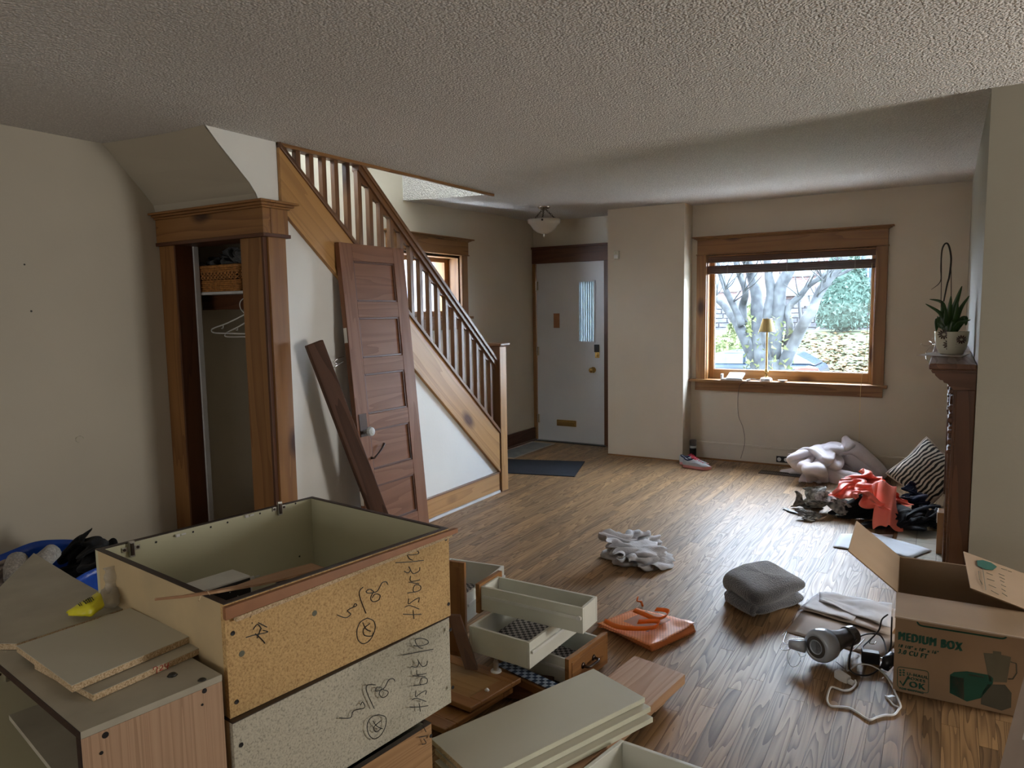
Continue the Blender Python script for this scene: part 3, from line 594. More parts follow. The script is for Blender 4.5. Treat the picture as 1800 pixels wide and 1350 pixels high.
# ------------------------------------------------------------------ leaning door and plank
dw, dh, dt = .60, 1.955, .036
b0 = V((-2.972, 3.228, .004)); up = V((-.167, .008, 1.905)).normalized(); ex = V((0.0, 1, 0)); ex = (ex-up*ex.dot(up)).normalized()
X = frame(b0, ex, up)       # local x across, y up the door, z = ex x up  (faces the room)
D = thing('panel_door', 'reddish brown five panel wooden door leaning against the staircase', 'door', b0)
sg = 1 if (ex.cross(up)).x > 0 else -1
def zz(a, b): return (a, b) if sg > 0 else (-b, -a)
def dbox(mb, x0, x1, y0, y1, a, b): q = zz(a, b); mb.box(x0, x1, y0, y1, q[0], q[1])
st_w, mid = .108, .098
ends = [(0, .2)]; ph = (dh-.2-.105-4*mid)/5; yy = .2; pans = []
for i in range(5): pans.append((yy, yy+ph)); yy += ph; ends.append((yy, yy+(mid if i < 4 else .105))); yy += mid
for x0 in (0, dw-st_w):
    mb = MB(X); dbox(mb, x0, x0+st_w, 0, dh, -dt, 0); build('stile', mb, 'doorwood', D, bevel=.002)
for (a, b) in ends:
    mb = MB(X); dbox(mb, st_w+.0003, dw-st_w-.0003, a, b, -dt, -.0004); build('rail', mb, 'doorwood', D, bevel=.002)
for (a, b) in pans:
    mb = MB(X); dbox(mb, st_w-.004, dw-st_w+.004, a-.004, b+.004, -dt+.012, -.014); build('door_panel', mb, 'doorwood', D)
    mb = MB(X); e = .012
    dbox(mb, st_w, st_w+e, a, b, -.014, -.005); dbox(mb, dw-st_w-e, dw-st_w, a, b, -.014, -.005); dbox(mb, st_w+e, dw-st_w-e, a, a+e, -.014, -.005); dbox(mb, st_w+e, dw-st_w-e, b-e, b, -.014, -.005)
    build('panel_moulding', mb, 'dark_trim', D, bevel=.002)
def dl(x, y, z): return X @ V((x, y, z*sg))
nrm = (X.to_3x3() @ V((0, 0, sg))).normalized()
build('door_knob', MB().lathe(dl(.055, .80, .004), [(.012, 0), (.011, .02), (.022, .028), (.030, .045), (.026, .062), (.012, .07), (0, .071)], 12, nrm), 'crystal', D, label='faceted glass knob')
mb = MB(X); dbox(mb, .02, .085, .77, .91, 0, .004); build('lock_plate', mb, 'darkmetal', D)
kb = MB(); kb.tube([dl(.09, .63, .003), dl(.11, .625, .012), dl(.15, .65, .014), dl(.19, .675, .012), dl(.215, .70, .01)], [.008, .006, .005, .006, .009], 8); build('latch_hook', kb, 'darkmetal', D, smooth=True)
for yh in (.35, 1.35):
    mb = MB(X); mb.box(-.004, 0, yh, yh+.09, *zz(-.03, -.004)); build('hinge_plate', mb, 'nickel', D)
hk = thing('bent_wire_hook', 'bent metal wire hooks sticking out behind the leaning door', 'hook', (-3.13, 3.12, 1.25))
build('wire', MB().tube(smooth_path([Xp(604, 627, -3.16), Xp(594, 630, -3.11), Xp(588, 637, -3.1), Xp(596, 642, -3.11)]), .003, 6), 'nickel', hk, smooth=True)
build('wire', MB().tube(smooth_path([Xp(603, 636, -3.15), Xp(594, 641, -3.1), Xp(587, 646, -3.09)]), .003, 6), 'nickel', hk, smooth=True)
# plank leaning in front of the door
pt = Xp(553, 602, -3.10); pb = Xp(668, 905, -2.90); dv = (pb-pt).normalized(); bt = pb+dv*(pb.z/abs(dv.z)); 
pw = V((.10, .26, 0)); pw = (pw-dv*pw.dot(dv)).normalized(); pn = dv.cross(pw).normalized()
o = build('leaning_plank', MB().obox(pt-pw*.058-pn*.02, (bt-pt)*.998, pw*.105, pn*.04), 'plank', bevel=.005)
tag(o, 'dark stained wooden plank leaning diagonally across the panel door', 'plank')

# ------------------------------------------------------------------ closet things
sh = build('closet_shelf', MB().box(XL+.001, -3.335, 2.875, 3.328, 1.652, 1.668), 'trim_white', bevel=.001); tag(sh, 'white shelf inside the closet carrying the basket', 'shelf')
sh['kind'] = 'structure'; del sh['category']
o = build('closet_rail_board', MB().box(XL+.001, -3.335, 2.99, 3.01, 1.56, 1.651), 'dark_trim', bevel=.002); tag(o, 'dark wooden board fixed below the closet shelf', 'board')
# wicker basket: woven rows round a rectangular body
B = thing('wicker_basket', 'honey coloured wicker basket on the closet shelf', 'basket', (-3.86, 3.02, 1.669))
bx0, bx1, by0, by1, bz0, bz1 = -4.105, -3.63, 2.89, 3.16, 1.669, 1.822
mb = MB(); rows = 13; nseg = 46
def brd(t, z, o):      # point on the rectangle outline
    w_, d_ = bx1-bx0, by1-by0; P = 2*(w_+d_); s = (t % 1)*P; fl = (z-bz0)/(bz1-bz0)*.008
    if s < w_: return V((bx0+s, by0-o-fl, z))
    s -= w_
    if s < d_: return V((bx1+o+fl, by0+s, z))
    s -= d_
    if s < w_: return V((bx1-s, by1+o+fl, z))
    s -= w_; return V((bx0-o-fl, by1-s, z))
for r_ in range(rows):
    z = bz0+.006+(bz1-bz0-.012)*r_/(rows-1)
    if 6 <= r_ <= 9: continue
    mb.tube([brd(i/(nseg*2), z, .0045*math.sin(math.pi*(i+r_))*0+(.0035 if (i+r_) % 2 else -.0015)) for i in range(nseg*2+1)], .0062, 5, False)
build('woven_wall', mb, 'wicker', B, smooth=True)
mb = MB()
for i in range(nseg):
    mb.tube([brd(i/nseg, bz0, 0), brd(i/nseg, bz1, 0)], .0035, 5)
    for (za, zb_) in ((bz0+.074, bz0+.098), (bz0+.098, bz0+.122)):
        mb.tube([brd((i+.1)/nseg, za, .004), brd((i+.9)/nseg, zb_, .004)], .0045, 5).tube([brd((i+.9)/nseg, za, .004), brd((i+.1)/nseg, zb_, .004)], .0045, 5)
build('stakes', mb, 'wicker', B, smooth=True)
build('rim', MB().tube([brd(i/96, bz1, 0) for i in range(97)], .009, 6, False), 'wicker', B, smooth=True)
build('inner', MB().box(bx0+.012, bx1-.012, by0+.012, by1-.012, bz0, bz1-.03), 'brownback', B)
# hangers
def hanger(path, yp, label, i):
    H = thing('clothes_hanger', label, 'hanger', Yp(*path['hook'][-1], yp), 'white plastic hangers in the closet')
    build('hook', MB().tube(smooth_path([Yp(u, v, yp) for u, v in path['hook']]), .0035, 6), 'white', H, smooth=True)
    build('frame', MB().tube(smooth_path([Yp(u, v, yp) for u, v in path['frame']], 4), .0045, 6), 'white', H, smooth=True)
    if path.get('notch'): build('notch', MB().tube(smooth_path([Yp(u, v, yp) for u, v in path['notch']]), .0025, 5), 'white', H, smooth=True)
hanger(dict(hook=[(437, 528), (428, 525), (422, 532), (423, 542), (430, 551)], frame=[(432, 552), (400, 568), (378, 576), (372, 580), (376, 585), (400, 586), (440, 587), (490, 588), (494, 584), (470, 570), (432, 552)], notch=[(393, 570), (392, 577), (389, 577)]), 2.94, 'front white plastic hanger hanging in the closet', 0)
hanger(dict(hook=[(446, 534), (440, 530), (436, 536), (440, 552), (442, 559)], frame=[(443, 560), (420, 574), (400, 584), (396, 588), (400, 592), (440, 592), (510, 593), (512, 588), (480, 574), (443, 560)], notch=[(418, 574), (418, 580), (415, 580)]), 2.97, 'second white plastic hanger behind the front one', 1)
o = build('clothes_rod', MB().tube([Yp(431, 533, 2.90), Yp(431, 533, 2.90)+V((0, .42, 0))], .010, 10), 'darkmetal'); tag(o, 'dark rod under the closet shelf that holds the hangers', 'rod')

# ------------------------------------------------------------------ entry: lamp, sensor, mat, tile
FL = thing('ceiling_lamp', 'alabaster bowl ceiling lamp on three chains near the front door', 'lamp', (-3.38, 6.28, 2.52))
cx, cy = -3.385, 6.28; ct = ceil_z(cx, cy)-.001
build('canopy', MB().lathe((cx, cy, ct), [(0, -.028), (.02, -.03), (.05, -.022), (.062, -.006), (.063, 0)], 24), 'nickel', FL, smooth=True)
bz = 2.395
bowl = [(0, -.135), (.03, -.132), (.07, -.118), (.105, -.09), (.125, -.06), (.135, -.045), (.155, -.03), (.158, .0), (.150, .002), (.147, -.026), (.127, -.04), (.097, -.084), (.04, -.12), (0, -.124)]
mb = MB().lathe((cx, cy, bz), bowl, 40)
for v in mb.v:
    a = math.atan2(v.y-cy, v.x-cx); q = 1+.05*max(0, math.cos(3*a+.4))**2+.012*math.cos(18*a)*(1 if v.z > bz-.11 else .3); v.x = cx+(v.x-cx)*q; v.y = cy+(v.y-cy)*q
build('glass_bowl', mb, 'alabaster', FL, smooth=True)
for a in (.9, 3.0, 5.1):
    p0 = V((cx+.02*math.cos(a), cy+.02*math.sin(a), ct-.03)); p1 = V((cx+.135*math.cos(a), cy+.135*math.sin(a), bz-.0)); n = 7; ch = MB()
    for i in range(n):
        q0 = p0.lerp(p1, i/n); q1 = p0.lerp(p1, (i+1)/n); c = (q0+q1)/2; d = (q1-q0); ud = d.normalized(); sd = ud.orthogonal().normalized(); sd = sd if i % 2 else ud.cross(sd)
        ch.tube([c+ud*math.cos(t)*d.length*.62+sd*math.sin(t)*.008 for t in [j*math.pi/5 for j in range(11)]], .0022, 5, False)
    build('chain', ch, 'darkmetal', FL, smooth=True)
    build('bowl_screw', MB().lathe((cx+.160*math.cos(a), cy+.160*math.sin(a), bz-.018), [(.010, 0), (.010, .008), (.004, .014)], 10, (math.cos(a), math.sin(a), 0)), 'darkmetal', FL, smooth=True)
build('finial', MB().lathe((cx, cy, bz-.135), [(0, -.035), (.006, -.03), (.013, -.018), (.008, -.008), (.02, 0), (0, .004)], 16), 'nickel', FL, smooth=True)
T = thing('motion_sensor', 'small cream motion sensor high on the wall right of the front door', 'sensor', (-2.895, 6.925, 2.02))
build('body', MB().box(-2.922, -2.866, 6.895, YBUMP-.0005, 2.028, 2.110), 'cream_pot', T, bevel=.006); build('lens', MB().box(-2.915, -2.873, 6.888, 6.8945, 2.034, 2.068), 'white', T, bevel=.004); build('indicator', MB().box(-2.897, -2.892, 6.892, 6.8945, 2.085, 2.092), 'black', T)
m0 = MB().prism([Zp(895-45, 830, .0), Zp(1010, 838.5, .0), Zp(1028, 812, .0), Zp(895-45, 807, .0)], (0, 0, .008)); o = build('door_mat', m0, 'mat', bevel=.002); tag(o, 'charcoal door mat on the oak floor behind the newel post', 'mat')
tb = thing('boot_tray', 'grey flat tray with a pale rim by the entry wall', 'tray', (-3.92, 6.8, 0.001))
build('tray_base', MB().box(-4.05, -3.78, 6.30, 7.18, .001, .006), 'tile', tb, bevel=.001)
build('tray_rim', MB().box(-4.062, -4.05, 6.29, 7.19, .001, .012).box(-3.78, -3.768, 6.29, 7.19, .001, .012).box(-4.05, -3.78, 6.29, 6.302, .001, .012).box(-4.05, -3.78, 7.178, 7.19, .001, .012), 'tan_card', tb, bevel=.001)

# ------------------------------------------------------------------ window wall things
BL = thing('window_blind', 'reddish wooden slat blind pulled up at the top of the front window', 'blind', (-1.3, 7.2, 1.85))
build('head_rail', MB().box(-2.045, -.556, 7.19, 7.235, 1.962, 2.016), 'dark_trim', BL, bevel=.002)
mb = MB()
for k in range(9): build('slat', MB().box(-2.043, -.558, 7.186, 7.232, 1.868+k*.0072, 1.8735+k*.0072), 'dark_trim', BL)
build('bottom_rail', MB().box(-2.044, -.557, 7.184, 7.234, 1.852, 1.866), 'dark_trim', BL, bevel=.002)
for x in (-1.85, -1.3, -.72): build('ladder_cord', MB().tube([(x, 7.184, 1.965), (x, 7.182, 1.86), (x, 7.184, 1.845)], .002, 5), 'tan_card', BL)
pc = build('pull_cord', MB().tube([Yp(1533, 462, 7.17), (-.60, 7.10, 1.2), Yp(1513, 679, 7.09), Yp(1512, 700, 7.12), Yp(1510, 775, 7.12)], .0018, 5), 'shade', BL)
build('cord_tassel', MB().lathe(Yp(1510, 781, 7.12), [(.003, .022), (.009, .012), (.012, 0), (.009, -.012), (0, -.014)], 10), 'rail', BL, smooth=True)
# brass table lamp on the sill
lx, ly = -1.462, 7.165; z0 = .814
LM = thing('table_lamp', 'slim brass lamp with pale yellow shade on the window sill', 'lamp', (lx, ly, z0))
build('base', MB().lathe((lx, ly, z0), [(.06, 0), (.062, .008), (.055, .016), (.058, .022), (.045, .032), (.02, .038), (0, .038)], 8), 'marble', LM, bevel=.002, label='white marble base')
build('stem', MB().lathe((lx, ly, z0+.036), [(.012, 0), (.02, .014), (.011, .03), (.018, .045), (.022, .055), (.012, .07), (.008, .08), (.0095, .12), (.0085, .2), (.0085, .44), (.012, .45), (.006, .47), (0, .47)], 16), 'brass', LM, smooth=True)
build('lamp_shade', MB().lathe((lx, ly, 1.285), [(.078, 0), (.043, .125), (.042, .125), (.076, .001)], 28), 'shade', LM, smooth=False)
build('shade_trim', MB().lathe((lx, ly, 1.285), [(.079, -.001), (.0785, .005), (.076, .005), (.076, -.001)], 28).lathe((lx, ly, 1.407), [(.045, 0), (.044, .005), (.041, .005), (.041, 0)], 28), 'rail_white', LM)
build('harp', MB().tube([(lx, ly, 1.27), (lx, ly, 1.42)], .003, 6), 'brass', LM)
PH = thing('cordless_phone_base', 'pale blue grey phone base unit lying on the left of the sill', 'phone', (-1.80, 7.15, .814))
Xt = frame((-1.875, 7.115, .816), (1, -.02, 0), (.1, .75, .4))
build('body', MB(Xt).box(.045, .195, 0, .11, 0, .022), 'silver', PH, bevel=.005); build('screen', MB(Xt).box(.085, .165, .025, .095, .0225, .024), 'slateglass', PH)
build('cradle', MB().box(-1.885, -1.82, 7.112, 7.17, .814, .83).box(-1.888, -1.868, 7.12, 7.175, .83, .872), 'white', PH, bevel=.004); build('front_edge', MB().box(-1.83, -1.672, 7.104, 7.116, .814, .83), 'white', PH, bevel=.003)
o = build('small_dish', MB().lathe((-1.307, 7.14, .814), [(.02, 0), (.026, .003), (.044, .018), (.041, .018), (.024, .006), (0, .005)], 8), 'marble'); tag(o, 'tiny white dish on the sill right of the lamp', 'dish')
pth = [(-1.61, 7.10, .818), (-1.585, 7.09, .835), (-1.55, 7.12, .83), (-1.51, 7.14, .818)]
LC = thing('lamp_cord', 'thin lamp cord hanging from the sill down to the floor', 'cord', (-1.69, 7.14, .01))
build('cable', MB().tube(smooth_path([V(p) for p in reversed(pth)]+[Yp(1302, 676, 7.09), Yp(1299, 684, 7.11), Yp(1297, 700, 7.13), Yp(1298, 730, 7.14), Yp(1306, 752, 7.14), Yp(1309, 778, 7.13), Yp(1302, 806, 7.11)]), .0022, 5), 'stem', LC, smooth=True)
build('plug', MB().obox((-1.63, 7.085, .815), (.04, .01, .006), (-.006, .018, 0), (0, 0, .014)), 'white', LC, bevel=.003)
# outlet and floor register, spray can, sneakers
OT = thing('wall_outlet', 'black double wall outlet in the baseboard left of the duvet', 'outlet', (-1.30, YW-.022, .03))
build('plate', MB().box(-1.352, -1.232, YW-.027, YW-.0205, .035, .095), 'black', OT, bevel=.002)
for x in (-1.325, -1.262): build('socket', MB().lathe((x, YW-.0272, .065), [(.019, 0), (.017, .004), (0, .004)], 14, (0, -1, 0)), 'white', OT)
RG = thing('floor_register', 'dark slotted floor register by the window wall', 'vent', (-1.25, 6.80, 0.0005))
build('frame', MB().box(-1.43, -1.0, 6.745, 6.765, .0005, .006).box(-1.43, -1.0, 6.86, 6.88, .0005, .006).box(-1.43, -1.415, 6.765, 6.86, .0005, .006).box(-1.015, -1.0, 6.765, 6.86, .0005, .006), 'rust', RG)
build('plate', MB().box(-1.415, -1.015, 6.765, 6.86, .0005, .002), 'black', RG)
mb = MB()
for k in range(22): mb.box(-1.408+k*.018, -1.399+k*.018, 6.765, 6.86, .002, .005)
build('louvres', mb, 'rust', RG)
CN = thing('spray_can', 'black spray can standing behind the sneakers', 'can', (-2.135, 7.06, 0.0005))
build('body', MB().lathe((-2.135, 7.06, .0005), [(.033, 0), (.033, .14), (.03, .15)], 24), 'black', CN, smooth=False); build('cap', MB().lathe((-2.135, 7.06, .1505), [(.034, 0), (.034, .05), (.03, .055), (0, .055)], 24), 'greyplastic', CN, smooth=False)
build('paper_label', MB().lathe((-2.135, 7.06, .125), [(.0336, 0), (.0336, .022)], 24), 'shoe_grey', CN)
def sneaker(o, yaw, label):
    """toe points along local +x; heel at 0, toe at .29"""
    R = Matrix.Translation(V(o)) @ Matrix.Rotation(yaw, 4, 'Z')
    SN = thing('running_shoe', label, 'shoe', o, 'pair of running shoes by the spray can')
    LS = .29
    def half(t):      # half width along the length
        return (.034+.014*math.sin(math.pi*min(1, max(0, (t-.30)/.62)))**1.2)*min(1, (t*9+.02))**.5*min(1, (1-t)*5.5+.01)**.5
    def ring(t, inset=0): return max(.002, half(t)-inset)
    def outline(z, ins):
        pts = []
        for k in range(25): t = k/24; pts.append(V((t*LS, ring(t, ins), z+(.012*max(0, (t-.75)/.25)**2))))
        for k in range(23, 0, -1): t = k/24; pts.append(V((t*LS, -ring(t, ins), z+(.012*max(0, (t-.75)/.25)**2))))
        return pts
    a, b, c_ = outline(0, .004), outline(.012, -.001), outline(.030, .001); n = len(a)
    so = MB(R); so.add(a+b+c_, [(i, (i+1) % n, n+(i+1) % n, n+i) for i in range(n)]+[(n+i, n+(i+1) % n, 2*n+(i+1) % n, 2*n+i) for i in range(n)]+[tuple(range(n-1, -1, -1)), tuple(range(2*n, 3*n))])
    build('sole', so, 'shoe_pink', SN, smooth=False)
    prof = [(0, .088), (.08, .094), (.2, .080), (.32, .086), (.40, .098), (.46, .092), (.60, .074), (.75, .058), (.88, .050), (1.0, .034)]
    def top(t):
        for (t0, h0), (t1, h1) in zip(prof, prof[1:]):
            if t0 <= t <= t1: k = (t-t0)/(t1-t0); k = k*k*(3-2*k); return h0+(h1-h0)*k
        return .03
    up_ = MB(R)
    def upper(u, v):
        t = v; a_ = (u-.5)*math.pi; w_ = ring(t, .002); h = top(t)-.028; op_ = 1-.55*max(0, 1-abs(t-.2)/.2)*0
        return V((t*LS, w_*math.sin(a_)*(1-.25*abs(math.cos(a_))), .028+h*abs(math.cos(a_))**.55))
    up_.grid(upper, 17, 25); build('upper', up_, 'shoe_grey', SN, smooth=True)
    build('opening', MB(R).tube(smooth_path([(.015, 0, top(.05)), (.03, .02, top(.1)-.006), (.06, .022, top(.2)-.002), (.10, .015, top(.34)+.002), (.115, 0, top(.4)+.002), (.10, -.015, top(.34)+.002), (.06, -.022, top(.2)-.002), (.03, -.02, top(.1)-.006), (.015, 0, top(.05))], 4), .007, 6, False), 'navy', SN, smooth=True)
    build('insole', MB(R).lathe((.062, 0, top(.2)-.004), [(.028, 0), (0, .004)], 14), 'navy', SN)
    for i in range(5):
        t = .44+i*.065; z = top(t)
        build('lace', MB(R).tube(smooth_path([(t*LS-.004, -.020, z-.010), (t*LS, 0, z+.003), (t*LS+.008, .020, z-.010)], 3), .003, 5), 'lace', SN, smooth=True)
    z = top(.44)+.004
    build('lace_bow', MB(R).tube(smooth_path([(.125, 0, z), (.10, .035, z+.012), (.14, .03, z-.004), (.125, 0, z+.003), (.10, -.035, z+.012), (.145, -.028, z-.006), (.126, 0, z)], 5), .003, 5), 'lace', SN, smooth=True)
    # side stripes
    for s_ in (-1, 1): build('side_stripe', MB(R).tube([V((t*LS, s_*(ring(t, .0)*.97), .045+.02*math.sin((t-.3)*7))) for t in (.32, .42, .52, .62)], .003, 4), 'silver', SN, smooth=True)
    return SN
sneaker((-2.125, 6.70, .001), -.12, 'nearer grey running shoe with pink sole and red laces')
sneaker((-2.19, 6.80, .001), -.02, 'farther grey running shoe half hidden behind the nearer one')
# ------------------------------------------------------------------ mantel
MT = thing('fireplace_mantel', 'carved reddish brown wooden fireplace mantel against the chimney wall', 'mantel', (.09, 5.1, 0))
y0, y1 = 4.20, 6.12
build('mantel_shelf', MB().box(-.067, XR-.001, y0, y1, 1.198, 1.228), 'mantel', MT, bevel=.006)
mb = MB()
prof = [(-.055, 1.198), (-.045, 1.182), (-.036, 1.182), (-.034, 1.172), (-.012, 1.150), (.0, 1.148), (.006, 1.136), (.022, 1.132), (.028, 1.118), (.040, 1.112), (.044, 1.10), (XR-.002, 1.10), (XR-.002, 1.198)]
mb.prism([(x, y0+.012, z) for x, z in prof], (0, y1-y0-.024, 0), (0, 1, 0)); build('cornice', mb, 'mantel', MT)
build('near_end_moulding', MB().prism([(x-.004, y0+.004, z-.003) for x, z in prof[:-2]]+[(XR-.002, y0+.004, 1.10), (XR-.002, y0+.004, 1.185)], (0, .008, 0), (1, 0, 0)), 'mantel', MT, bevel=.002)
for i, ya in enumerate((y0+.02, y1-.24)):
    pl = build('pilaster', MB().box(.056, XR-.001, ya, ya+.22, 0.001, 1.10), 'mantel', MT, bevel=.004)
    build('pilaster_base', MB().box(.040, XR-.001, ya-.008, ya+.228, .001, .16), 'mantel', pl, bevel=.005)
    build('outer_strip', MB().box(.044, .062, ya+.01, ya+.20, .16, 1.10), 'mantel', pl, bevel=.004)
    for (z, o_, h) in ((1.075, .026, .022), (1.045, .034, .02), (.985, .028, .03), (.955, .030, .018), (.925, .024, .026), (.895, .032, .014), (.87, .026, .016), (.815, .028, .024), (.79, .030, .014), (.765, .026, .02)):
        build('carved_block', MB().box(o_, .05, ya+.03, ya+.18, z, z+h), 'mantel', pl, bevel=.005)
    build('colonnette', MB().lathe((.045, ya+.10, .80), [(.016, -.64), (.016, -.05), (.02, -.03), (.016, -.02), (.016, .28)], 14), 'mantel', pl, smooth=True)
build('frieze', MB().box(.07, XR-.001, y0+.24, y1-.24, .88, 1.10), 'mantel', MT, bevel=.003)
build('frieze_moulding', MB().box(.058, .07, y0+.24, y1-.24, .88, .90).box(.058, .07, y0+.24, y1-.24, 1.06, 1.08), 'mantel', MT, bevel=.003)
build('firebox_surround', MB().box(.11, XR-.001, y0+.24, y1-.24, .001, .88), 'hearth', MT)
build('firebox_opening', MB().box(.104, .1095, y0+.55, y1-.55, .02, .62), 'black', MT)
hr_ = struct('trim_3', MB().box(-.225, .12, 4.42, 5.49, .0015, .004), 'brownback')
for i in range(3):
    for j in range(7): build('hearth_tile', MB().box(-.223+i*.1135, -.223+i*.1135+.1115, 4.422+j*.1525, 4.422+j*.1525+.1505, .004, .012), 'hearth', hr_, bevel=.0015)
# plant on the mantel
px, py, pz = .030, 4.93, 1.236
o = build('paper_sheet', MB().prism([Zp(1611, 625, 1.231), Zp(1690, 628, 1.231), Zp(1707, 621, 1.231), Zp(1655, 617, 1.231)], (0, 0, .0025)), 'tan_card'); tag(o, 'brown paper sheet under the flower pot on the mantel', 'paper')
PL = thing('potted_orchid', 'orchid with dark strap leaves in a daisy pattern pot on the mantel', 'potted plant', (px, py, pz))
prof = [(a*.83, b*.92) for a, b in [(.0, 0), (.066, 0), (.07, .004), (.086, .04), (.094, .085), (.098, .135), (.098, .142), (.093, .142), (.088, .10), (0, .10)]]
build('pot', MB().lathe((px, py, pz), prof, 32, sq=2.6), 'cream_pot', PL, smooth=True)
build('soil', MB().lathe((px, py, pz+.108), [(.072, 0), (.0, .008)], 24, sq=2.6), 'soil', PL)
fwd = (EYE-V((px, py, pz)))
def flower(cu, cv, rr):
    mb = MB(); c = Yp(cu, cv, py-.08)
    # petals wrap the pot: cast each point onto the pot surface
    for k in range(12):
        a0 = k*math.pi/6+.1
        pts = []
        for (r_, wd) in ((.25, .05), (.45, .10), (.75, .13), (1, .02), (.75, -.13), (.45, -.10), (.25, -.05)):
            x = r_*math.cos(a0)-wd*math.sin(a0); z = r_*math.sin(a0)+wd*math.cos(a0); q = c+V((x*rr, 0, z*rr*.9))
            h = q.z-pz
            R_ = None
            for (ra, ha), (rb_, hb) in zip(prof[2:6], prof[3:7]):
                if ha <= h <= hb: R_ = ra+(rb_-ra)*(h-ha)/(hb-ha)
            if R_ is None: R_ = .081 if h > .1 else .057
            dx = (q.x-px)/R_; dx = max(-.985, min(.985, dx)); ny = (1-abs(dx)**2.6)**(1/2.6)
            pts.append(V((px+dx*R_, py-ny*R_*1.005-.0012, q.z)))
        mb.prism(pts, (0, -.0008, 0))
    build('painted_flower', mb, 'petal', PL)
flower(1659, 588, .034); flower(1669, 606, .036); flower(1690, 597, .03)
def leafstrip(pts, wd, name='leaf', m='leaf'):
    P = smooth_path(pts, 5); n = len(P); mb = MB(); vs = []; gs = []
    vdir = V((.25, -1, .1)).normalized()
    for i, p in enumerate(P):
        t = i/(n-1); T_ = (P[min(i+1, n-1)]-P[max(i-1, 0)]).normalized(); sd = T_.cross(vdir).normalized(); w_ = wd*math.sin(math.pi*min(1, .12+.88*t)**.8)**.7 if t < .98 else wd*.08
        for q, dz in ((-1, 0), (0, .35), (1, 0)): vs.append(p+sd*w_*q+vdir*w_*dz*-.9); gs.append(V((t, q, 0)))
    mb.add(vs, [(i*3+k, i*3+k+1, (i+1)*3+k+1, (i+1)*3+k) for i in range(n-1) for k in (0, 1)], gs)
    build(name, mb, m, PL, smooth=True, solid=.002)
b0 = V((px, py, pz+.12))
for (tip, mid, wd, dy) in (((1627, 534), (1650, 548), .012, -.02), ((1634, 526), (1655, 531), .011, .03), ((1691, 503), (1678, 540), .020, -.01), ((1704, 520), (1690, 540), .013, .02), ((1706, 562), (1690, 566), .012, -.04),
                           ((1672, 520), (1668, 560), .022, -.03), ((1655, 535), (1658, 560), .018, 0), ((1684, 530), (1680, 560), .018, -.05), ((1662, 545), (1664, 565), .020, -.06), ((1648, 556), (1652, 572), .015, .05), ((1646, 582), (1649, 563), .022, .06), ((1698, 572), (1697, 560), .02, .07)):
    t = Yp(*tip, py+dy); mm_ = Yp(*mid, py+dy*.7); leafstrip([b0+V((rnd.uniform(-.03, .03), dy*.5, -.01)), b0.lerp(mm_, .6)+V((0, 0, .01)), mm_, t], wd)
sp = MB(); sp.tube([Yp(1654, 540, py), Yp(1655, 480, py), Yp(1655, 440, py)], .002, 5).tube([Yp(1672, 520, py), Yp(1672, 480, py), Yp(1671, 440, py)], .002, 5); build('support_wire', sp, 'darkmetal', PL)
leafstrip([Yp(1659, 530, py), Yp(1665, 500, py), Yp(1669, 485, py), Yp(1672, 455, py), Yp(1668, 432, py), Yp(1662, 428, py), Yp(1656, 440, py), Yp(1654, 470, py), Yp(1653, 495, py), Yp(1637, 509, py)], .0045, 'flower_spike', 'stem')
o = build('fairy_light_wire', MB().tube(smooth_path([Yp(1634, 639, 4.3), Yp(1628, 630, 4.35), Yp(1629, 618, 4.5), Yp(1636, 610, 4.7), Yp(1644, 606, 4.9), Yp(1638, 602, 4.95), Yp(1634, 600, 5), Yp(1640, 606, 4.95), Yp(1628, 608, 4.9), Yp(1619, 605, 4.9)]), .0013, 5), 'nickel'); tag(o, 'thin wire of tiny fairy lights curling over the mantel edge', 'string lights')
for (u, v) in ((1619, 605), (1633, 600), (1639, 595)): build('bulb', MB().lathe(Yp(u, v, 4.92), [(0, -.006), (.004, 0), (0, .006)], 8), 'white', o)

# ------------------------------------------------------------------ stacked kitchen cabinets
def stack_frame(N0, R0, L0): return V(N0), (V(R0)-V(N0)), (V(L0)-V(N0))
def carcass(name, label, N0, R0, L0, top, h, fm, inner, open_top=True, strip=False):
    """open box lying on its back: N near corner, R right corner, L left corner of the rim"""
    n0 = V((N0[0], N0[1], top)); a = V((R0[0], R0[1], top))-n0; b = V((L0[0], L0[1], top))-n0; la, lb = a.length, b.length; ua, ub = a/la, b/lb; dz = V((0, 0, -h)); t = .016
    T = thing(name, label, 'cabinet', n0+(a+b)/2+dz, 'kitchen cabinet carcasses stacked on their backs')
    build('right_side', MB().obox(n0+ub*.0, a, ub*t, dz), fm, T, label='raw particle board side with black marker writing')
    build('left_side', MB().obox(n0+ub*t, ub*(lb-2*t), ua*t, dz), 'tanside', T)
    build('far_side', MB().obox(n0+ub*(lb-t), a, ub*t, dz), 'cream', T)
    build('end_side', MB().obox(n0+ub*t+ua*(la-t), ub*(lb-2*t), ua*t, dz), 'cream', T)
    if inner: build('inner_lining', MB().obox(n0+ub*(t+.0005)+ua*(t+.0005)+V((0, 0, -.004)), ub*(lb-2*t-.001), ua*.001, dz+V((0, 0, .01))), 'cream', T)
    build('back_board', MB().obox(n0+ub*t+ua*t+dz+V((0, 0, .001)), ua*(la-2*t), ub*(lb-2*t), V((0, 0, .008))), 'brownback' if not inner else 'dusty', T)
    e = V((0, 0, .0025)); bd = MB()
    for (o_, p, q) in ((n0, a, ub*t), (n0+ub*(lb-t), a, ub*t), (n0+ub*t, ub*(lb-2*t), ua*t), (n0+ub*t+ua*(la-t), ub*(lb-2*t), ua*t)): bd.obox(o_, p, q, e)
    build('edge_band', bd, 'edgeband', T)
    return T, n0, ua, ub, la, lb
ZT = .86; H1 = .283
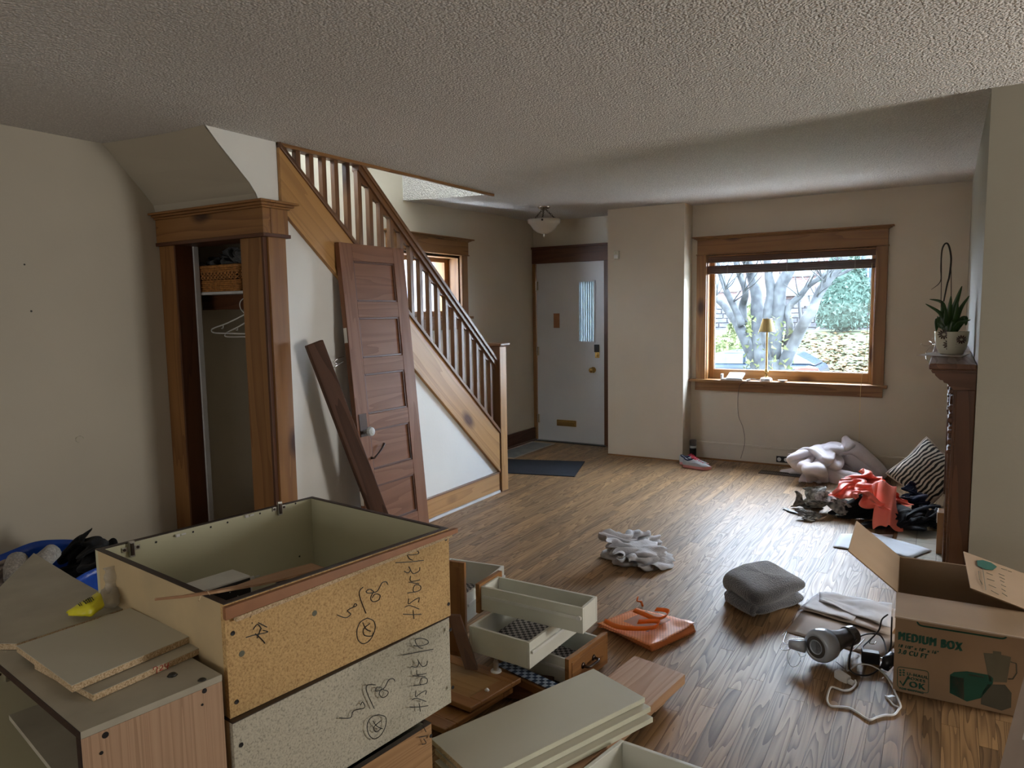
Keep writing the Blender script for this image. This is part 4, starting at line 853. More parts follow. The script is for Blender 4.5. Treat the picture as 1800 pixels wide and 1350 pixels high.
cN, cR, cL = (-1.416, 1.038), (-1.301, 1.767), (-2.09, 1.117)
K1, n0, ua, ub, la, lb = carcass('kitchen_cabinet', 'top carcass of the stack, yellow particle board side with black writing', cN, cR, cL, ZT-.0025, H1-.003, 'chip', True)
nf = ua.cross(V((0, 0, 1))).normalized()
if nf.dot(ub) < 0: nf = -nf
nb = -nf
# brown laminate strip with raw underside along the top of the written side
def taper(nm, a0, a1, t0, b0_, t1, b1_, th, m, bev=0):
    q = [n0+ua*a0+V((0, 0, -t0)), n0+ua*a0+V((0, 0, -b0_)), n0+ua*a1+V((0, 0, -b1_)), n0+ua*a1+V((0, 0, -t1))]
    return build(nm, MB().prism([p+nb*.0004 for p in q], nb*th, ua), m, K1, bevel=bev)
taper('overhanging_strip', -.004, la+.028, .003, .033, .003, .017, .0135, 'brownstrip', .001)
taper('raw_strip', .022, la+.004, .0335, .045, .0175, .025, .0125, 'chipedge')
def face_screws(T, n0, pts, m='black'):
    for (a_, z_) in pts: build('screw', MB().lathe(n0+ua*a_+V((0, 0, z_)), [(.006, 0), (.0055, .0015), (0, .001)], 10, nb), m, T)
face_screws(K1, n0, [(.018, -.075), (.018, -.245), (la-.012, -.03), (la-.008, -.24)])
for (u, v) in ((553, 1078), (425, 1149)): build('knot_mark', MB().lathe(Pp(u, v, n0, nf), [(.008, 0), (.007, .0008), (0, .0008)], 8, nb), 'dull_print', K1)
# handwriting: strokes measured on the photograph, laid on the board as thin ink lines
def strokes(T, n0, z, list_, m='ink', r_=.0013, name='handwriting'):
    mb = MB()
    for s_ in list_:
        P = smooth_path([Pp(380+u/3.648, 930+v/3.648, n0, nf)+nb*.0008 for u, v in s_], 4); mb.tube(P, r_, 5)
    o_ = build(name, mb, m, T); return o_
W1 = [[(1205, 150), (1240, 165), (1295, 158), (1290, 140), (1250, 130), (1215, 135), (1235, 185), (1260, 200)], [(1150, 215), (1240, 210), (1330, 200)],
      [(1205, 270), (1230, 280), (1245, 262), (1235, 240), (1262, 285), (1300, 268), (1305, 245)], [(1245, 300), (1248, 335), (1305, 325)], [(1235, 340), (1300, 350)],
      [(1225, 410), (1300, 395), (1310, 365), (1275, 358), (1262, 390), (1270, 405)], [(1235, 445), (1232, 480), (1262, 460), (1300, 440), (1295, 470)],
      [(1210, 500), (1240, 490), (1300, 512)], [(1198, 545), (1265, 548), (1315, 545)], [(1262, 520), (1268, 575)],
      [(1098, 355), (1090, 338), (1062, 345), (1030, 400), (975, 410), (962, 398), (985, 385), (1010, 400)], [(1010, 400), (990, 440), (1005, 465), (1040, 455), (1050, 425), (1020, 415), (1000, 440)],
      [(940, 372), (918, 400), (925, 450), (960, 540)], [(775, 550), (830, 568), (862, 545), (842, 520), (900, 490), (888, 478), (880, 500)],
      [(970, 570), (1010, 590), (1018, 640), (990, 705), (945, 735), (910, 710), (902, 650), (925, 595), (970, 570)], [(940, 600), (960, 640), (990, 655)], [(985, 605), (945, 640), (950, 680), (995, 685), (1005, 665)],
      [(212, 512), (220, 565)], [(192, 550), (250, 540)], [(228, 605), (232, 600)], [(270, 600), (325, 628)], [(235, 645), (265, 610), (290, 640)], [(190, 695), (240, 680), (330, 660), (300, 650)], [(250, 670), (290, 705), (312, 732)], [(285, 640), (262, 700)]]
strokes(K1, n0, 0, W1)
# second carcass
K2, n2, _, _, la2, lb2 = carcass('kitchen_cabinet', 'middle carcass of the stack, pale grey particle board side with black writing', (-1.398, 1.030), (-1.300, 1.757), (-2.07, 1.11), .574, H1-.004, 'chip2', False)
face_screws(K2, n2, [(.018, -.06), (la2-.012, -.03), (la2-.008, -.22)])
W2 = [[(1265, 745), (1300, 750), (1355, 735), (1352, 712), (1310, 700), (1275, 712), (1295, 755), (1322, 765)], [(1195, 808), (1290, 790), (1390, 770)],
      [(1252, 880), (1285, 885), (1298, 855), (1290, 835), (1320, 880), (1348, 870), (1352, 845)], [(1285, 905), (1290, 935), (1345, 925)], [(1260, 940), (1340, 945)],
      [(1265, 1005), (1345, 990), (1350, 958), (1318, 955), (1305, 985), (1312, 998)], [(1280, 1035), (1278, 1075), (1305, 1055), (1345, 1035), (1340, 1062)],
      [(1255, 1095), (1285, 1085), (1345, 1105)], [(1240, 1140), (1305, 1140), (1358, 1132)], [(1300, 1115), (1308, 1168)],
      [(1145, 975), (1135, 960), (1105, 968), (1075, 1020), (1025, 1040), (1028, 1015), (1060, 1015)], [(1060, 1020), (1045, 1055), (1065, 1080), (1095, 1065), (1100, 1040), (1070, 1030)],
      [(1020, 998), (968, 1000), (965, 1045), (1012, 1150)], [(790, 1210), (860, 1210), (880, 1165), (950, 1145), (938, 1108), (925, 1130)],
      [(1040, 1190), (1085, 1205), (1085, 1260), (1055, 1320), (1010, 1345), (975, 1310), (968, 1250), (995, 1205), (1040, 1190)], [(1005, 1230), (1030, 1265), (1065, 1280)], [(1055, 1228), (1010, 1270), (1025, 1300), (1060, 1275)]]
strokes(K2, n2, 0, W2)
# third carcass
K3, n3, _, _, la3, lb3 = carcass('kitchen_cabinet', 'bottom carcass of the stack, warm oak laminate side', (-1.395, .915), (-1.290, 1.640), (-2.065, 1.02), .288, .285, 'laminate2', False)
strokes(K3, n3, 0, [[(1325, 1262), (1345, 1300)], [(1300, 1335), (1350, 1325)], [(1330, 1345), (1345, 1372), (1318, 1380)]])
face_screws(K3, n3, [(la3-.012, -.03)])
# hinge plates, shelf pins and drilled holes on the inside of the far side
fp = n0+ub*(lb-.0168)
def FPt(u, v): return Pp(u, v, fp, nf)
def hinge_plate(T, c, ux, uz, nn, k=1.0):
    H_ = build('hinge_plate', MB().obox(c-ux*.026*k-uz*.007*k, ux*.052*k, uz*.014*k, nn*.003).obox(c-ux*.008*k-uz*.024*k+nn*.001, ux*.016*k, uz*.048*k, nn*.010), 'metal', T, bevel=.001)
    for d in (-.019, .019): build('hinge_screw', MB().lathe(c+ux*d*k+nn*.003, [(.0045, 0), (.004, .002), (0, .0018)], 10, nn), 'darkmetal', H_)
    build('hinge_arm', MB().obox(c-ux*.004-uz*.018+nn*.011, ux*.008, uz*.036, nn*.004), 'darkmetal', H_)
hinge_plate(K1, FPt(230, 964), ua, V((0, 0, 1)), nb); hinge_plate(K1, FPt(490, 893), ua, V((0, 0, 1)), nb)
for (u, v) in ((274.5, 953), (339.5, 935), (370.5, 926.5), (400, 918.3), (457, 902.5), (519.5, 885), (526.5, 978)): build('drilled_hole', MB().lathe(FPt(u, v)+nb*.0002, [(.0035, 0), (.003, .0006), (0, .0006)], 8, nb), 'black', K1)
for (u, v) in ((308, 944), (430, 910), (440, 1018)): build('shelf_pin', MB().obox(FPt(u, v), ua*.012, V((0, 0, .009)), nb*.008).obox(FPt(u, v)+ua*.018, ua*.016, V((0, 0, .006)), nb*.002), 'white', K1, bevel=.001)
# things lying in the top carcass
zi = ZT-H1+.012
c = n0+ua*.30+ub*.46; c.z = zi
o = thing('power_adapter_box', 'black perforated box with white top inside the top carcass', 'electronics', c)
Xb = frame(c+V((0, 0, .075)), ua+V((0, 0, .06)), ub*.6+V((0, 0, .4)))
A_, B_ = Yp(370, 1050, (c.y)), None
q0 = n0+ua*.13+ub*.50; q0.z = zi+.002
build('black_side', MB().obox(q0+V((0, 0, .0)), ua*.24, ub*.012, V((0, 0, .11))), 'black', o, bevel=.002)
build('white_top', MB().obox(q0+V((0, 0, .111)), ua*.24, ub*.10, V((0, 0, .006))), 'white', o, bevel=.001); build('white_end', MB().obox(q0+ua*.2405, ua*.004, ub*.10, V((0, 0, .11))), 'white', o)
dm = MB()
for i in range(9):
    for j in range(3): dm.lathe(q0+ua*(.02+i*.025)+V((0, 0, .025+j*.03+.01*(i % 2)))+nb*.0001, [(.002, 0), (0, .001)], 6, nb)
build('silver_dots', dm, 'metal', o)
c = n0+ua*.46+ub*.50; c.z = zi
o = build('black_knob_tool', MB().tube(smooth_path([c+V((0, 0, .05)), c+ua*.03+V((0, 0, .055)), c+ua*.06+V((0, 0, .07))]), [.004, .008, .02, .022, .02, .02, .024, .03, .03, .03, .027, .024, .012][:13], 12), 'black', smooth=True); tag(o, 'black rounded tool handle lying inside the top carcass', 'tool')
a0 = Pp(272, 1056, (0, 0, .88), V((0, 0, 1))); 
p_a = Zp(272, 1056, .875); p_b = Zp(380, 1042, .872); p_c = Zp(455, 1025, .80); p_d = Zp(560, 997, .70)
mb = MB(); vs = []; gs = []
for i, (p, w_) in enumerate(((p_a, .0008), (Zp(320, 1051, .873), .006), (p_b, .012), (Zp(420, 1034, .84), .02), (p_c, .05), (Zp(510, 1010, .74), .07), (p_d, .075))):
    sd = ub
    for q in ((-1, 0), (1, 0), (1, 1), (-1, 1)): vs.append(p+sd*w_*q[0]*.5+V((0, 0, .006*q[1]))); gs.append(V((i*.07, q[0]*w_, q[1]*.01)))
mb.add(vs, [(i*4+k, i*4+(k+1) % 4, (i+1)*4+(k+1) % 4, (i+1)*4+k) for i in range(6) for k in range(4)]+[(3, 2, 1, 0), (24, 25, 26, 27)], gs)
o = build('splintered_wood_strip', mb, 'rawpine'); tag(o, 'long splintered wood strip poking out over the rim of the top carcass', 'wood scrap')
build('splinter', MB().tube([Zp(369, 1046, .872), Zp(363, 1036, .885)], [.001, .0005], 5).tube([Zp(352, 1048, .872), Zp(349, 1058, .862)], [.003, .001], 5), 'chipedge', o)

# ------------------------------------------------------------------ left carcass on its side
b = V((-1.46, .724, .70)); exl = V((-.9915, .130, 0)).normalized(); eyl = V((.165, .986, 0)).normalized(); eyl = V((.051, .294, 0)).normalized(); HL = .699; LL = .865; WD = .297; t = .016; Z1 = V((0, 0, 1))
LC_ = thing('kitchen_cabinet', 'cabinet on its end with pale oak laminate face at bottom left', 'cabinet', b+exl*.4+eyl*.14-Z1*.70, None)
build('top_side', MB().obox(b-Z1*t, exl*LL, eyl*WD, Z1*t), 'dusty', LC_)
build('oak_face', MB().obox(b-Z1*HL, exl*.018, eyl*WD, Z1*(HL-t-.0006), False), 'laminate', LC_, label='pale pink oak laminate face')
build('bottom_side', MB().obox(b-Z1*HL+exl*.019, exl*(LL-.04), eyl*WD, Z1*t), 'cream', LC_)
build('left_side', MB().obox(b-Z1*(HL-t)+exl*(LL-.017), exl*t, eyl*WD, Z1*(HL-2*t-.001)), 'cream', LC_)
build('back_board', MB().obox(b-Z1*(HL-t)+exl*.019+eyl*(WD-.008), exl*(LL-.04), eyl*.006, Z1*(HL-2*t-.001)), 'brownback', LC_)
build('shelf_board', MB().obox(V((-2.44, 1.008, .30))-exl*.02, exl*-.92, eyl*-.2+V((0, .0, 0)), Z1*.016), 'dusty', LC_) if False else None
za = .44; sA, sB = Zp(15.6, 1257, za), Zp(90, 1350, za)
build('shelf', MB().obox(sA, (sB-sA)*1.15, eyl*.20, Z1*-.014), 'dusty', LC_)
build('edge_band', MB().obox(b-exl*.0-eyl*.0025-Z1*t, exl*LL, eyl*.0022, Z1*t).obox(b-eyl*.0025-Z1*HL, exl*.018, eyl*.0022, Z1*(HL-t-.001)), 'edgeband', LC_)
build('face_lip', MB().obox(b+V((0, 0, -.012))-exl*.0012, exl*.001, eyl*WD, Z1*.012), 'dusty', LC_)
nx = exl*-1
for (d, z_, r_) in ((.045, -.028, .007), (.255, -.022, .006), (.248, -.052, .003), (.035, -.062, .004)): build('drilled_hole', MB().lathe(b+eyl*d+Z1*z_-exl*.0001, [(r_, 0), (r_*.9, .0012), (0, .0012)], 10, nx), 'black', LC_)
li = b+exl*(LL-.0175)
hinge_plate(LC_, Pp(14, 1180, li, exl), eyl, Z1, nx, 1.1)
for (u, v) in ((21, 1226), (28, 1304), (31, 1342), (2, 1211)): build('drilled_hole', MB().lathe(Pp(u, v, li, exl)+nx*.0002, [(.003, 0), (0, .0008)], 8, nx), 'black', LC_)
build('glue_blob', MB().lathe(Zp(303, 1187, .7005), [(.012, 0), (.007, .005), (0, .006)], 9), 'stem', LC_, smooth=True)
build('glue_blob', MB().lathe(Zp(355, 1195, .7005), [(.010, 0), (.006, .003), (0, .003)], 9), 'stem', LC_, smooth=True)
# boards lying on it
def slab(name, label, pts, th, m, em, extra=None):
    T = thing(name, label, 'board', V(pts[0])); vs = [V(p) for p in pts]
    build('board_face', MB().prism([p-V((0, 0, .0012)) for p in vs], (0, 0, .0012)), m, T); ins = sum(vs, V())/len(vs)
    build('board_core', MB().prism([p-V((0, 0, th)) for p in vs], (0, 0, th-.0014)), em, T); return T
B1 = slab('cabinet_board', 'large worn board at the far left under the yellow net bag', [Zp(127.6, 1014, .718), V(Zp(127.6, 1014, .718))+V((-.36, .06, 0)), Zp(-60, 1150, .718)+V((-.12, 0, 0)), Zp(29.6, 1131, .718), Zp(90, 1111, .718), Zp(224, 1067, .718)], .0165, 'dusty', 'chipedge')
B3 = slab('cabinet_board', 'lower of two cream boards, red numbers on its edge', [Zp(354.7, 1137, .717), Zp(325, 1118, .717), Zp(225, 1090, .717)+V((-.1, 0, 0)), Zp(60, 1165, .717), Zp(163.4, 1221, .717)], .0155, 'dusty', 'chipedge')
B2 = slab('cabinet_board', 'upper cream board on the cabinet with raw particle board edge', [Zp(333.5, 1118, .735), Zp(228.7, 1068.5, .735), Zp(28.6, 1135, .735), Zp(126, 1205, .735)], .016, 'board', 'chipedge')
e0, e1 = Zp(163.4, 1221, .717), Zp(354.7, 1137, .717); en = (e1-e0).cross(V((0, 0, 1))).normalized()
mb = MB()
for s_ in [[(868, 795), (866, 785), (880, 777), (890, 785), (884, 795), (886, 805), (884, 815)], [(902, 775), (915, 768), (918, 780), (900, 800), (922, 792)], [(930, 760), (935, 778), (955, 768)], [(950, 755), (945, 790)]]:
    mb.tube(smooth_path([Pp(u/3.214, 930+v/3.214, e0, en)+en*.0008 for u, v in s_], 3), .0009, 5)
build('red_numbers', mb, 'redink', B3)
# yellow label net bag
YB_ = thing('net_bag_remnant', 'crumpled clear bag with bright yellow printed label on the left board', 'bag', Zp(150, 1080, .72))
def crumple(c, ax, ay, az, sx, sy, sz, seed, amp, sub=3):
    bm = bmesh.new(); bmesh.ops.create_icosphere(bm, subdivisions=sub, radius=1); vs = []
    for v in bm.verts:
        n_ = noise.noise(v.co*1.7+V((seed, 0, 0)))*amp+abs(noise.noise(v.co*3.5+V((0, seed, 0))))*amp*.7; k = 1+n_
        vs.append(V(c)+V(ax)*v.co.x*sx*k+V(ay)*v.co.y*sy*k+V(az)*v.co.z*sz*k)
    fs = [tuple(x.index for x in f.verts) for f in bm.faces]; bm.free(); return vs, fs
pa, pb_ = Zp(112, 1080, .735), Zp(180, 1058, .742); ax = (pb_-pa).normalized(); ay = V((0, 0, 1)).cross(ax)
pts_l = [Zp(118, 1078, .735), Zp(140, 1074, .742), Zp(160, 1068, .748), Zp(176, 1056, .755)]
mb = MB(); 
def lab(u, v):
    p = smooth_path(pts_l, 6)[min(18, int(u*18))]; w_ = (.010+.030*min(1, u*1.8)); a_ = (v-.5)*3.6
    d = ay*math.sin(a_)*w_+V((0, 0, 1))*(math.cos(a_)*w_*.62-.0); n_ = 1+.22*noise.noise(p*60+d*90)
    return p+V((0, 0, -.002))+d*n_
mb.grid(lab, 19, 13); build('yellow_label', mb, 'yellow', YB_, smooth=True, solid=.0008)
mb = MB(); lp = [lab(.45+k*.035, .60) for k in range(9)]
for k in range(9):
    if k in (3, 7): continue
    mb.tube([lab(.50+k*.03, .38+j*.04)*1.0+V((.0004, -.0008, .0016)) for j in range(7)], .0011, 4)
build('barcode', mb, 'ink', YB_)
mb = MB()
for k in range(8): mb.tube([lab(.52+k*.035, .78)+V((0, .0, .0016)), lab(.52+k*.035, .84)+V((0, .0, .0016))], .0009, 4)
mb.tube([lab(.36, .42)+V((0, 0, .0016)), lab(.37, .50)+V((0, 0, .0016)), lab(.36, .60)+V((0, 0, .0016))], .0012, 4)
mb.tube([lab(.41, .42)+V((0, 0, .0016)), lab(.41, .62)+V((0, 0, .0016))], .0008, 4)
build('label_print', mb, 'ink', YB_)
vs, fs = crumple(Zp(196, 1057, .735)+V((0, 0, .012)), (1, 0, 0), (0, 1, 0), (0, 0, 1), .028, .024, .026, 3, .5); build('clear_bag', MB().add(vs, fs), 'clearbag', YB_, smooth=True)
nk = Zp(196, 1057, .735)
build('bag_neck', MB().tube(smooth_path([nk+V((0, 0, .02)), nk+V((-.006, .004, .05)), nk+V((-.004, .006, .075)), nk+V((-.01, .008, .095))], 5), [.016+.003*math.sin(i*.9) for i in range(16)], 10), 'clearbag', YB_, smooth=True)
CLOTH = {}
CLOTH['jacket'] = (34, 28, ((0,8,13,9,2,1,-1,8,7,12,14,12,-3,-2,8,4,-2,-2,-3,-3,2,5,0,10,13,-5,10,13,3,3,13,6,8,9,-164,1,4,6,1,6,7,8,10,7,9,8,4,-3,3,4,1,5,0,0,1,4,2,8,6,3,3,11,11,1,9,8,10,2,-158,8,4,-5,3,1,12,10,7,4,6,5,5,4,1,0,-3,6,1,10,9,2,1,9,7,2,6,0,6,9,5,11,7,11,-158,6,8,1,-1,-3,8,8,3,7,6,2,2,2,9,6,-9,1,9,12,9,-2,-1,11,10,10,-2,6,1,2,8,5,8,12,-148,9,7,3,-6,3,2,5,3,6,2,8,5,-4,1,9,7,2,5,10,7,3,3,-3,9,11,10,3,2,0,3,9,-4,9,-128,0,9,9,1,-5,1,5,6,3,4,4,5,2,-7,-1,5,13,8,7,9,3,5,6,-5,5,12,8,6,6,-5,6,2,-5,-120,0,7,9,11,-5,6,7,3,1,6,0,7,-4,-5,1,-2,12,12,6,7,0,3,-1,10,-4,10,12,11,10,4,-5,5,-9,-124,7,0,10,7,8,1,10,7,2,2,3,2,-5,-11,3,3,9,6,8,-3,-6,0,2,11,2,11,13,17,10,12,7,-1,-10,-136,6,7,7,8,6,6,8,10,7,0,-7,-8,-9,5,-10,9,10,5,6,-7,-7,1,3,8,8,12,10,15,18,10,11,9,-3,-154,6,8,9,8,11,5,4,8,3,-1,-9,-14,2,-4,9,4,7,1,11,1,-11,-12,0,8,14,9,12,15,15,14,11,16,9,-165,7,11,5,3,10,11,5,3,-10,-3,-3,-2,9,10,1,5,3,-1,-5,0,0,-6,-2,-1,10,11,10,15,13,4,17,19,16,-161,7,10,10,-1,7,3,10,6,-6,-7,-1,8,10,11,4,3,6,-3,-3,-4,-7,-2,-5,1,3,9,12,10,11,-3,17,18,18,-144,4,6,10,5,-2,2,8,14,-1,-3,0,4,8,9,5,6,7,3,-1,-3,-7,-12,-2,-2,4,4,8,9,10,5,4,16,22,-141,11,2,4,8,2,-6,7,14,9,-7,6,6,8,8,6,6,8,2,4,-1,-4,-15,-10,2,-2,5,8,3,6,8,13,11,17,-131,2,12,0,6,5,-2,2,11,10,-1,3,9,5,10,5,3,11,6,-5,9,0,-11,-16,-2,0,5,4,2,7,11,8,13,8,-116,-7,4,8,3,6,4,4,9,9,0,-5,7,9,4,9,0,9,8,-2,6,9,-1,-16,-6,-4,2,8,6,13,6,5,7,6,-114,-3,-6,11,8,3,0,8,8,8,-1,-7,4,9,6,2,2,6,9,10,4,-1,8,1,-11,-12,-2,11,14,12,6,-3,9,6,-107,-7,1,3,8,3,-5,3,9,10,2,-11,1,3,5,11,6,5,6,5,10,5,-8,7,3,-11,0,11,9,6,13,-1,5,8,-105,-2,13,-1,-5,-1,-3,-12,6,7,8,-6,-12,8,7,3,8,13,16,6,-1,6,1,-7,10,0,-6,11,13,3,13,-3,9,8,-99,7,6,4,-11,-3,-11,-16,-7,6,3,3,-5,-1,12,10,11,8,15,14,8,-3,-7,5,1,6,-2,1,11,9,6,4,12,7,-103,6,7,13,-2,-9,-14,-16,-15,-9,5,1,4,0,13,13,14,7,8,13,13,8,-7,-11,9,4,6,1,1,11,11,2,16,14,-118,2,11,9,6,-4,-12,-12,-15,-14,-8,2,11,5,11,12,13,12,2,6,6,11,8,-12,7,6,6,3,0,3,12,11,14,9,-124,8,7,7,4,-2,1,-10,-11,-13,-10,0,5,4,10,11,14,14,6,2,-3,7,5,2,3,10,2,7,6,2,6,13,17,6,-136,11,10,7,10,1,0,-5,-7,-14,-12,2,-1,8,3,14,11,8,13,5,-2,3,5,4,3,9,3,0,10,4,6,5,9,13,-139,12,12,8,7,6,0,3,1,-12,-15,3,-6,6,6,11,7,5,8,9,3,0,6,2,2,7,6,2,7,8,3,9,8,5,-146,18,10,11,9,9,1,5,8,-7,-8,-8,-4,3,5,5,2,6,7,6,9,3,7,5,-9,7,9,5,5,6,8,5,8,7,-149,9,16,10,11,12,6,-3,4,2,0,-10,0,1,4,-2,7,3,5,6,8,-3,10,10,-6,2,3,6,11,7,2,8,8,5,-154,10,11,14,11,11,12,5,-8,-1,1,9,2,0,-2,-5,7,3,3,6,7,-2,5,6,6,2,-1,4,11,9,2,1,6,9),
 (82,-2,1,5,10,2,-2,4,15,6,-6,-5,-11,-11,7,-7,-15,-15,-12,-10,-3,-1,-12,-3,1,17,-14,-11,3,-13,12,-2,-1,-5,87,-3,0,4,5,3,5,-8,5,12,-8,-1,3,-11,-5,-5,-10,-8,-13,-11,-12,-7,-1,-7,5,7,4,-11,-6,-11,-1,12,1,-7,94,-11,-2,12,2,6,1,-11,-7,12,-6,-6,10,0,-8,-6,-12,-5,-7,-7,-17,-9,1,-6,-4,5,6,-3,-11,-7,-11,4,12,-2,85,0,-5,7,4,10,-7,2,-9,6,0,-8,-1,0,1,-3,-8,-9,-7,-9,-11,-7,-5,-3,-6,-2,-4,3,-4,-6,-5,-2,4,6,82,-6,7,6,8,2,-6,11,-8,0,-5,3,-3,-5,-5,-5,-4,-10,-9,-4,-4,-11,-11,-6,-2,5,-9,-11,0,4,0,-3,4,4,88,5,6,-7,7,6,1,-3,4,0,-5,-4,-4,-10,-3,-12,-12,-2,-7,-11,0,-6,-4,-4,-8,-5,-1,-6,-9,1,9,1,1,6,100,3,3,-4,-3,10,-2,-3,5,9,-9,-3,-14,-10,-11,-12,-13,-8,-1,0,-3,-9,-5,-9,0,-10,-4,-4,-1,-3,5,9,8,1,105,-3,9,-7,-2,0,9,-4,-5,9,4,-13,-13,-13,-11,-13,-14,-4,0,-2,-14,-11,-14,6,2,-10,-6,-1,0,8,3,2,14,4,101,-4,0,5,-2,-5,2,5,-4,-6,-3,-8,-5,-13,-13,-11,-9,-4,0,-7,-12,-13,-13,-11,2,3,-1,0,3,5,8,-3,3,9,115,-6,-7,-3,6,1,-10,-1,-3,-7,-9,0,-7,-12,-10,-8,-8,9,-4,-10,-16,-10,-11,-17,-10,-4,12,6,2,3,15,6,-2,-3,112,6,-1,-11,-9,0,1,-4,-11,-3,-5,-8,-7,-5,1,-12,-7,-1,4,0,-10,-16,-14,-16,-11,-8,1,3,3,11,15,13,3,-3,110,-10,7,-3,-10,-9,-5,-3,-7,-8,-7,-17,-9,8,6,-13,-13,11,-11,3,8,-4,-23,-21,-10,1,-4,-1,-2,4,18,7,10,-5,118,-10,-9,7,-5,-7,-11,-8,-4,-12,-11,-13,-15,3,12,-13,-13,5,4,-5,6,13,-17,-20,-6,-8,-2,3,-4,2,4,14,11,5,104,-2,-10,-7,7,-9,-10,-14,-12,-8,-16,-4,-9,-7,9,0,-10,-9,-1,4,3,11,-5,-2,-16,-1,-8,1,-6,7,-3,6,8,8,110,-10,2,-10,0,-3,-13,-9,-17,-15,-11,-8,2,-7,1,3,-8,-2,-6,2,-1,2,6,11,-14,-9,-1,-3,-1,2,1,5,-4,12,104,-9,-9,7,-10,-3,-12,-5,-10,-16,-10,-5,-2,-3,-2,2,-7,-2,2,-3,-5,0,3,6,0,-11,-3,2,3,4,2,-3,-4,-2,107,-14,-14,6,7,-7,-8,-5,-5,-12,-12,-6,-4,-1,-3,-1,-5,-4,2,-1,-7,-7,8,-1,0,2,-3,-1,8,5,-4,0,-6,-5,88,-13,-14,5,10,6,1,-3,-5,-4,-10,-7,-9,-8,-5,4,-11,1,-11,-6,-2,0,0,5,0,0,1,-5,7,9,-3,-3,-10,-8,75,-6,-11,6,5,16,9,1,-1,5,-4,-11,-7,-12,-7,-12,-14,-7,1,-10,-5,-1,6,3,3,-2,3,-4,2,9,-1,-10,-8,-6,89,-2,-9,0,2,-3,18,6,1,8,-3,-2,-7,-14,-12,-15,-17,-17,-6,1,-4,1,6,3,4,-1,1,-2,0,8,-8,-9,-4,-7,103,-6,-3,-1,-12,-12,13,19,9,2,5,-5,-4,-15,-17,-15,-19,-15,-16,0,5,4,10,9,1,-5,-3,-6,4,-2,-1,-7,-8,-1,109,-13,5,-5,-13,-17,1,20,14,11,4,-2,-9,-16,-16,-22,-18,-17,-7,-3,9,9,14,11,-5,0,-12,-11,3,4,-6,-9,-3,-7,113,-10,-4,5,-13,-14,-13,14,20,7,3,9,-11,-19,-16,-22,-21,-14,-7,2,13,15,16,11,-6,-7,-9,-13,-10,6,3,-9,-4,-9,96,0,-12,9,0,-17,-15,6,22,3,-3,10,-11,-16,-16,-18,-14,-13,-6,-3,11,17,19,9,0,2,-15,-15,-17,-6,14,3,-9,-6,82,-10,-8,6,8,-8,-11,0,17,0,-8,4,-6,-11,-12,-19,-13,-4,-3,-2,4,15,12,-1,-1,5,0,-9,-12,-13,-3,10,6,-5,73,-4,-18,-3,7,-1,-10,-1,12,-7,2,-5,-5,-10,-3,-6,-13,-3,1,-3,-6,0,13,-2,-10,9,10,2,-6,-10,-11,-7,7,7,59,7,1,-7,1,0,-8,-8,-6,-6,-2,-4,-6,-3,1,-6,-3,-9,12,-1,-10,-14,4,7,-12,9,9,2,4,0,-7,-9,-3,1,71,-8,3,12,-1,-5,-4,-17,-11,-12,-8,-1,3,0,-2,-9,7,-13,6,13,-8,-20,-10,7,-4,14,7,-8,2,8,2,1,-5,3),
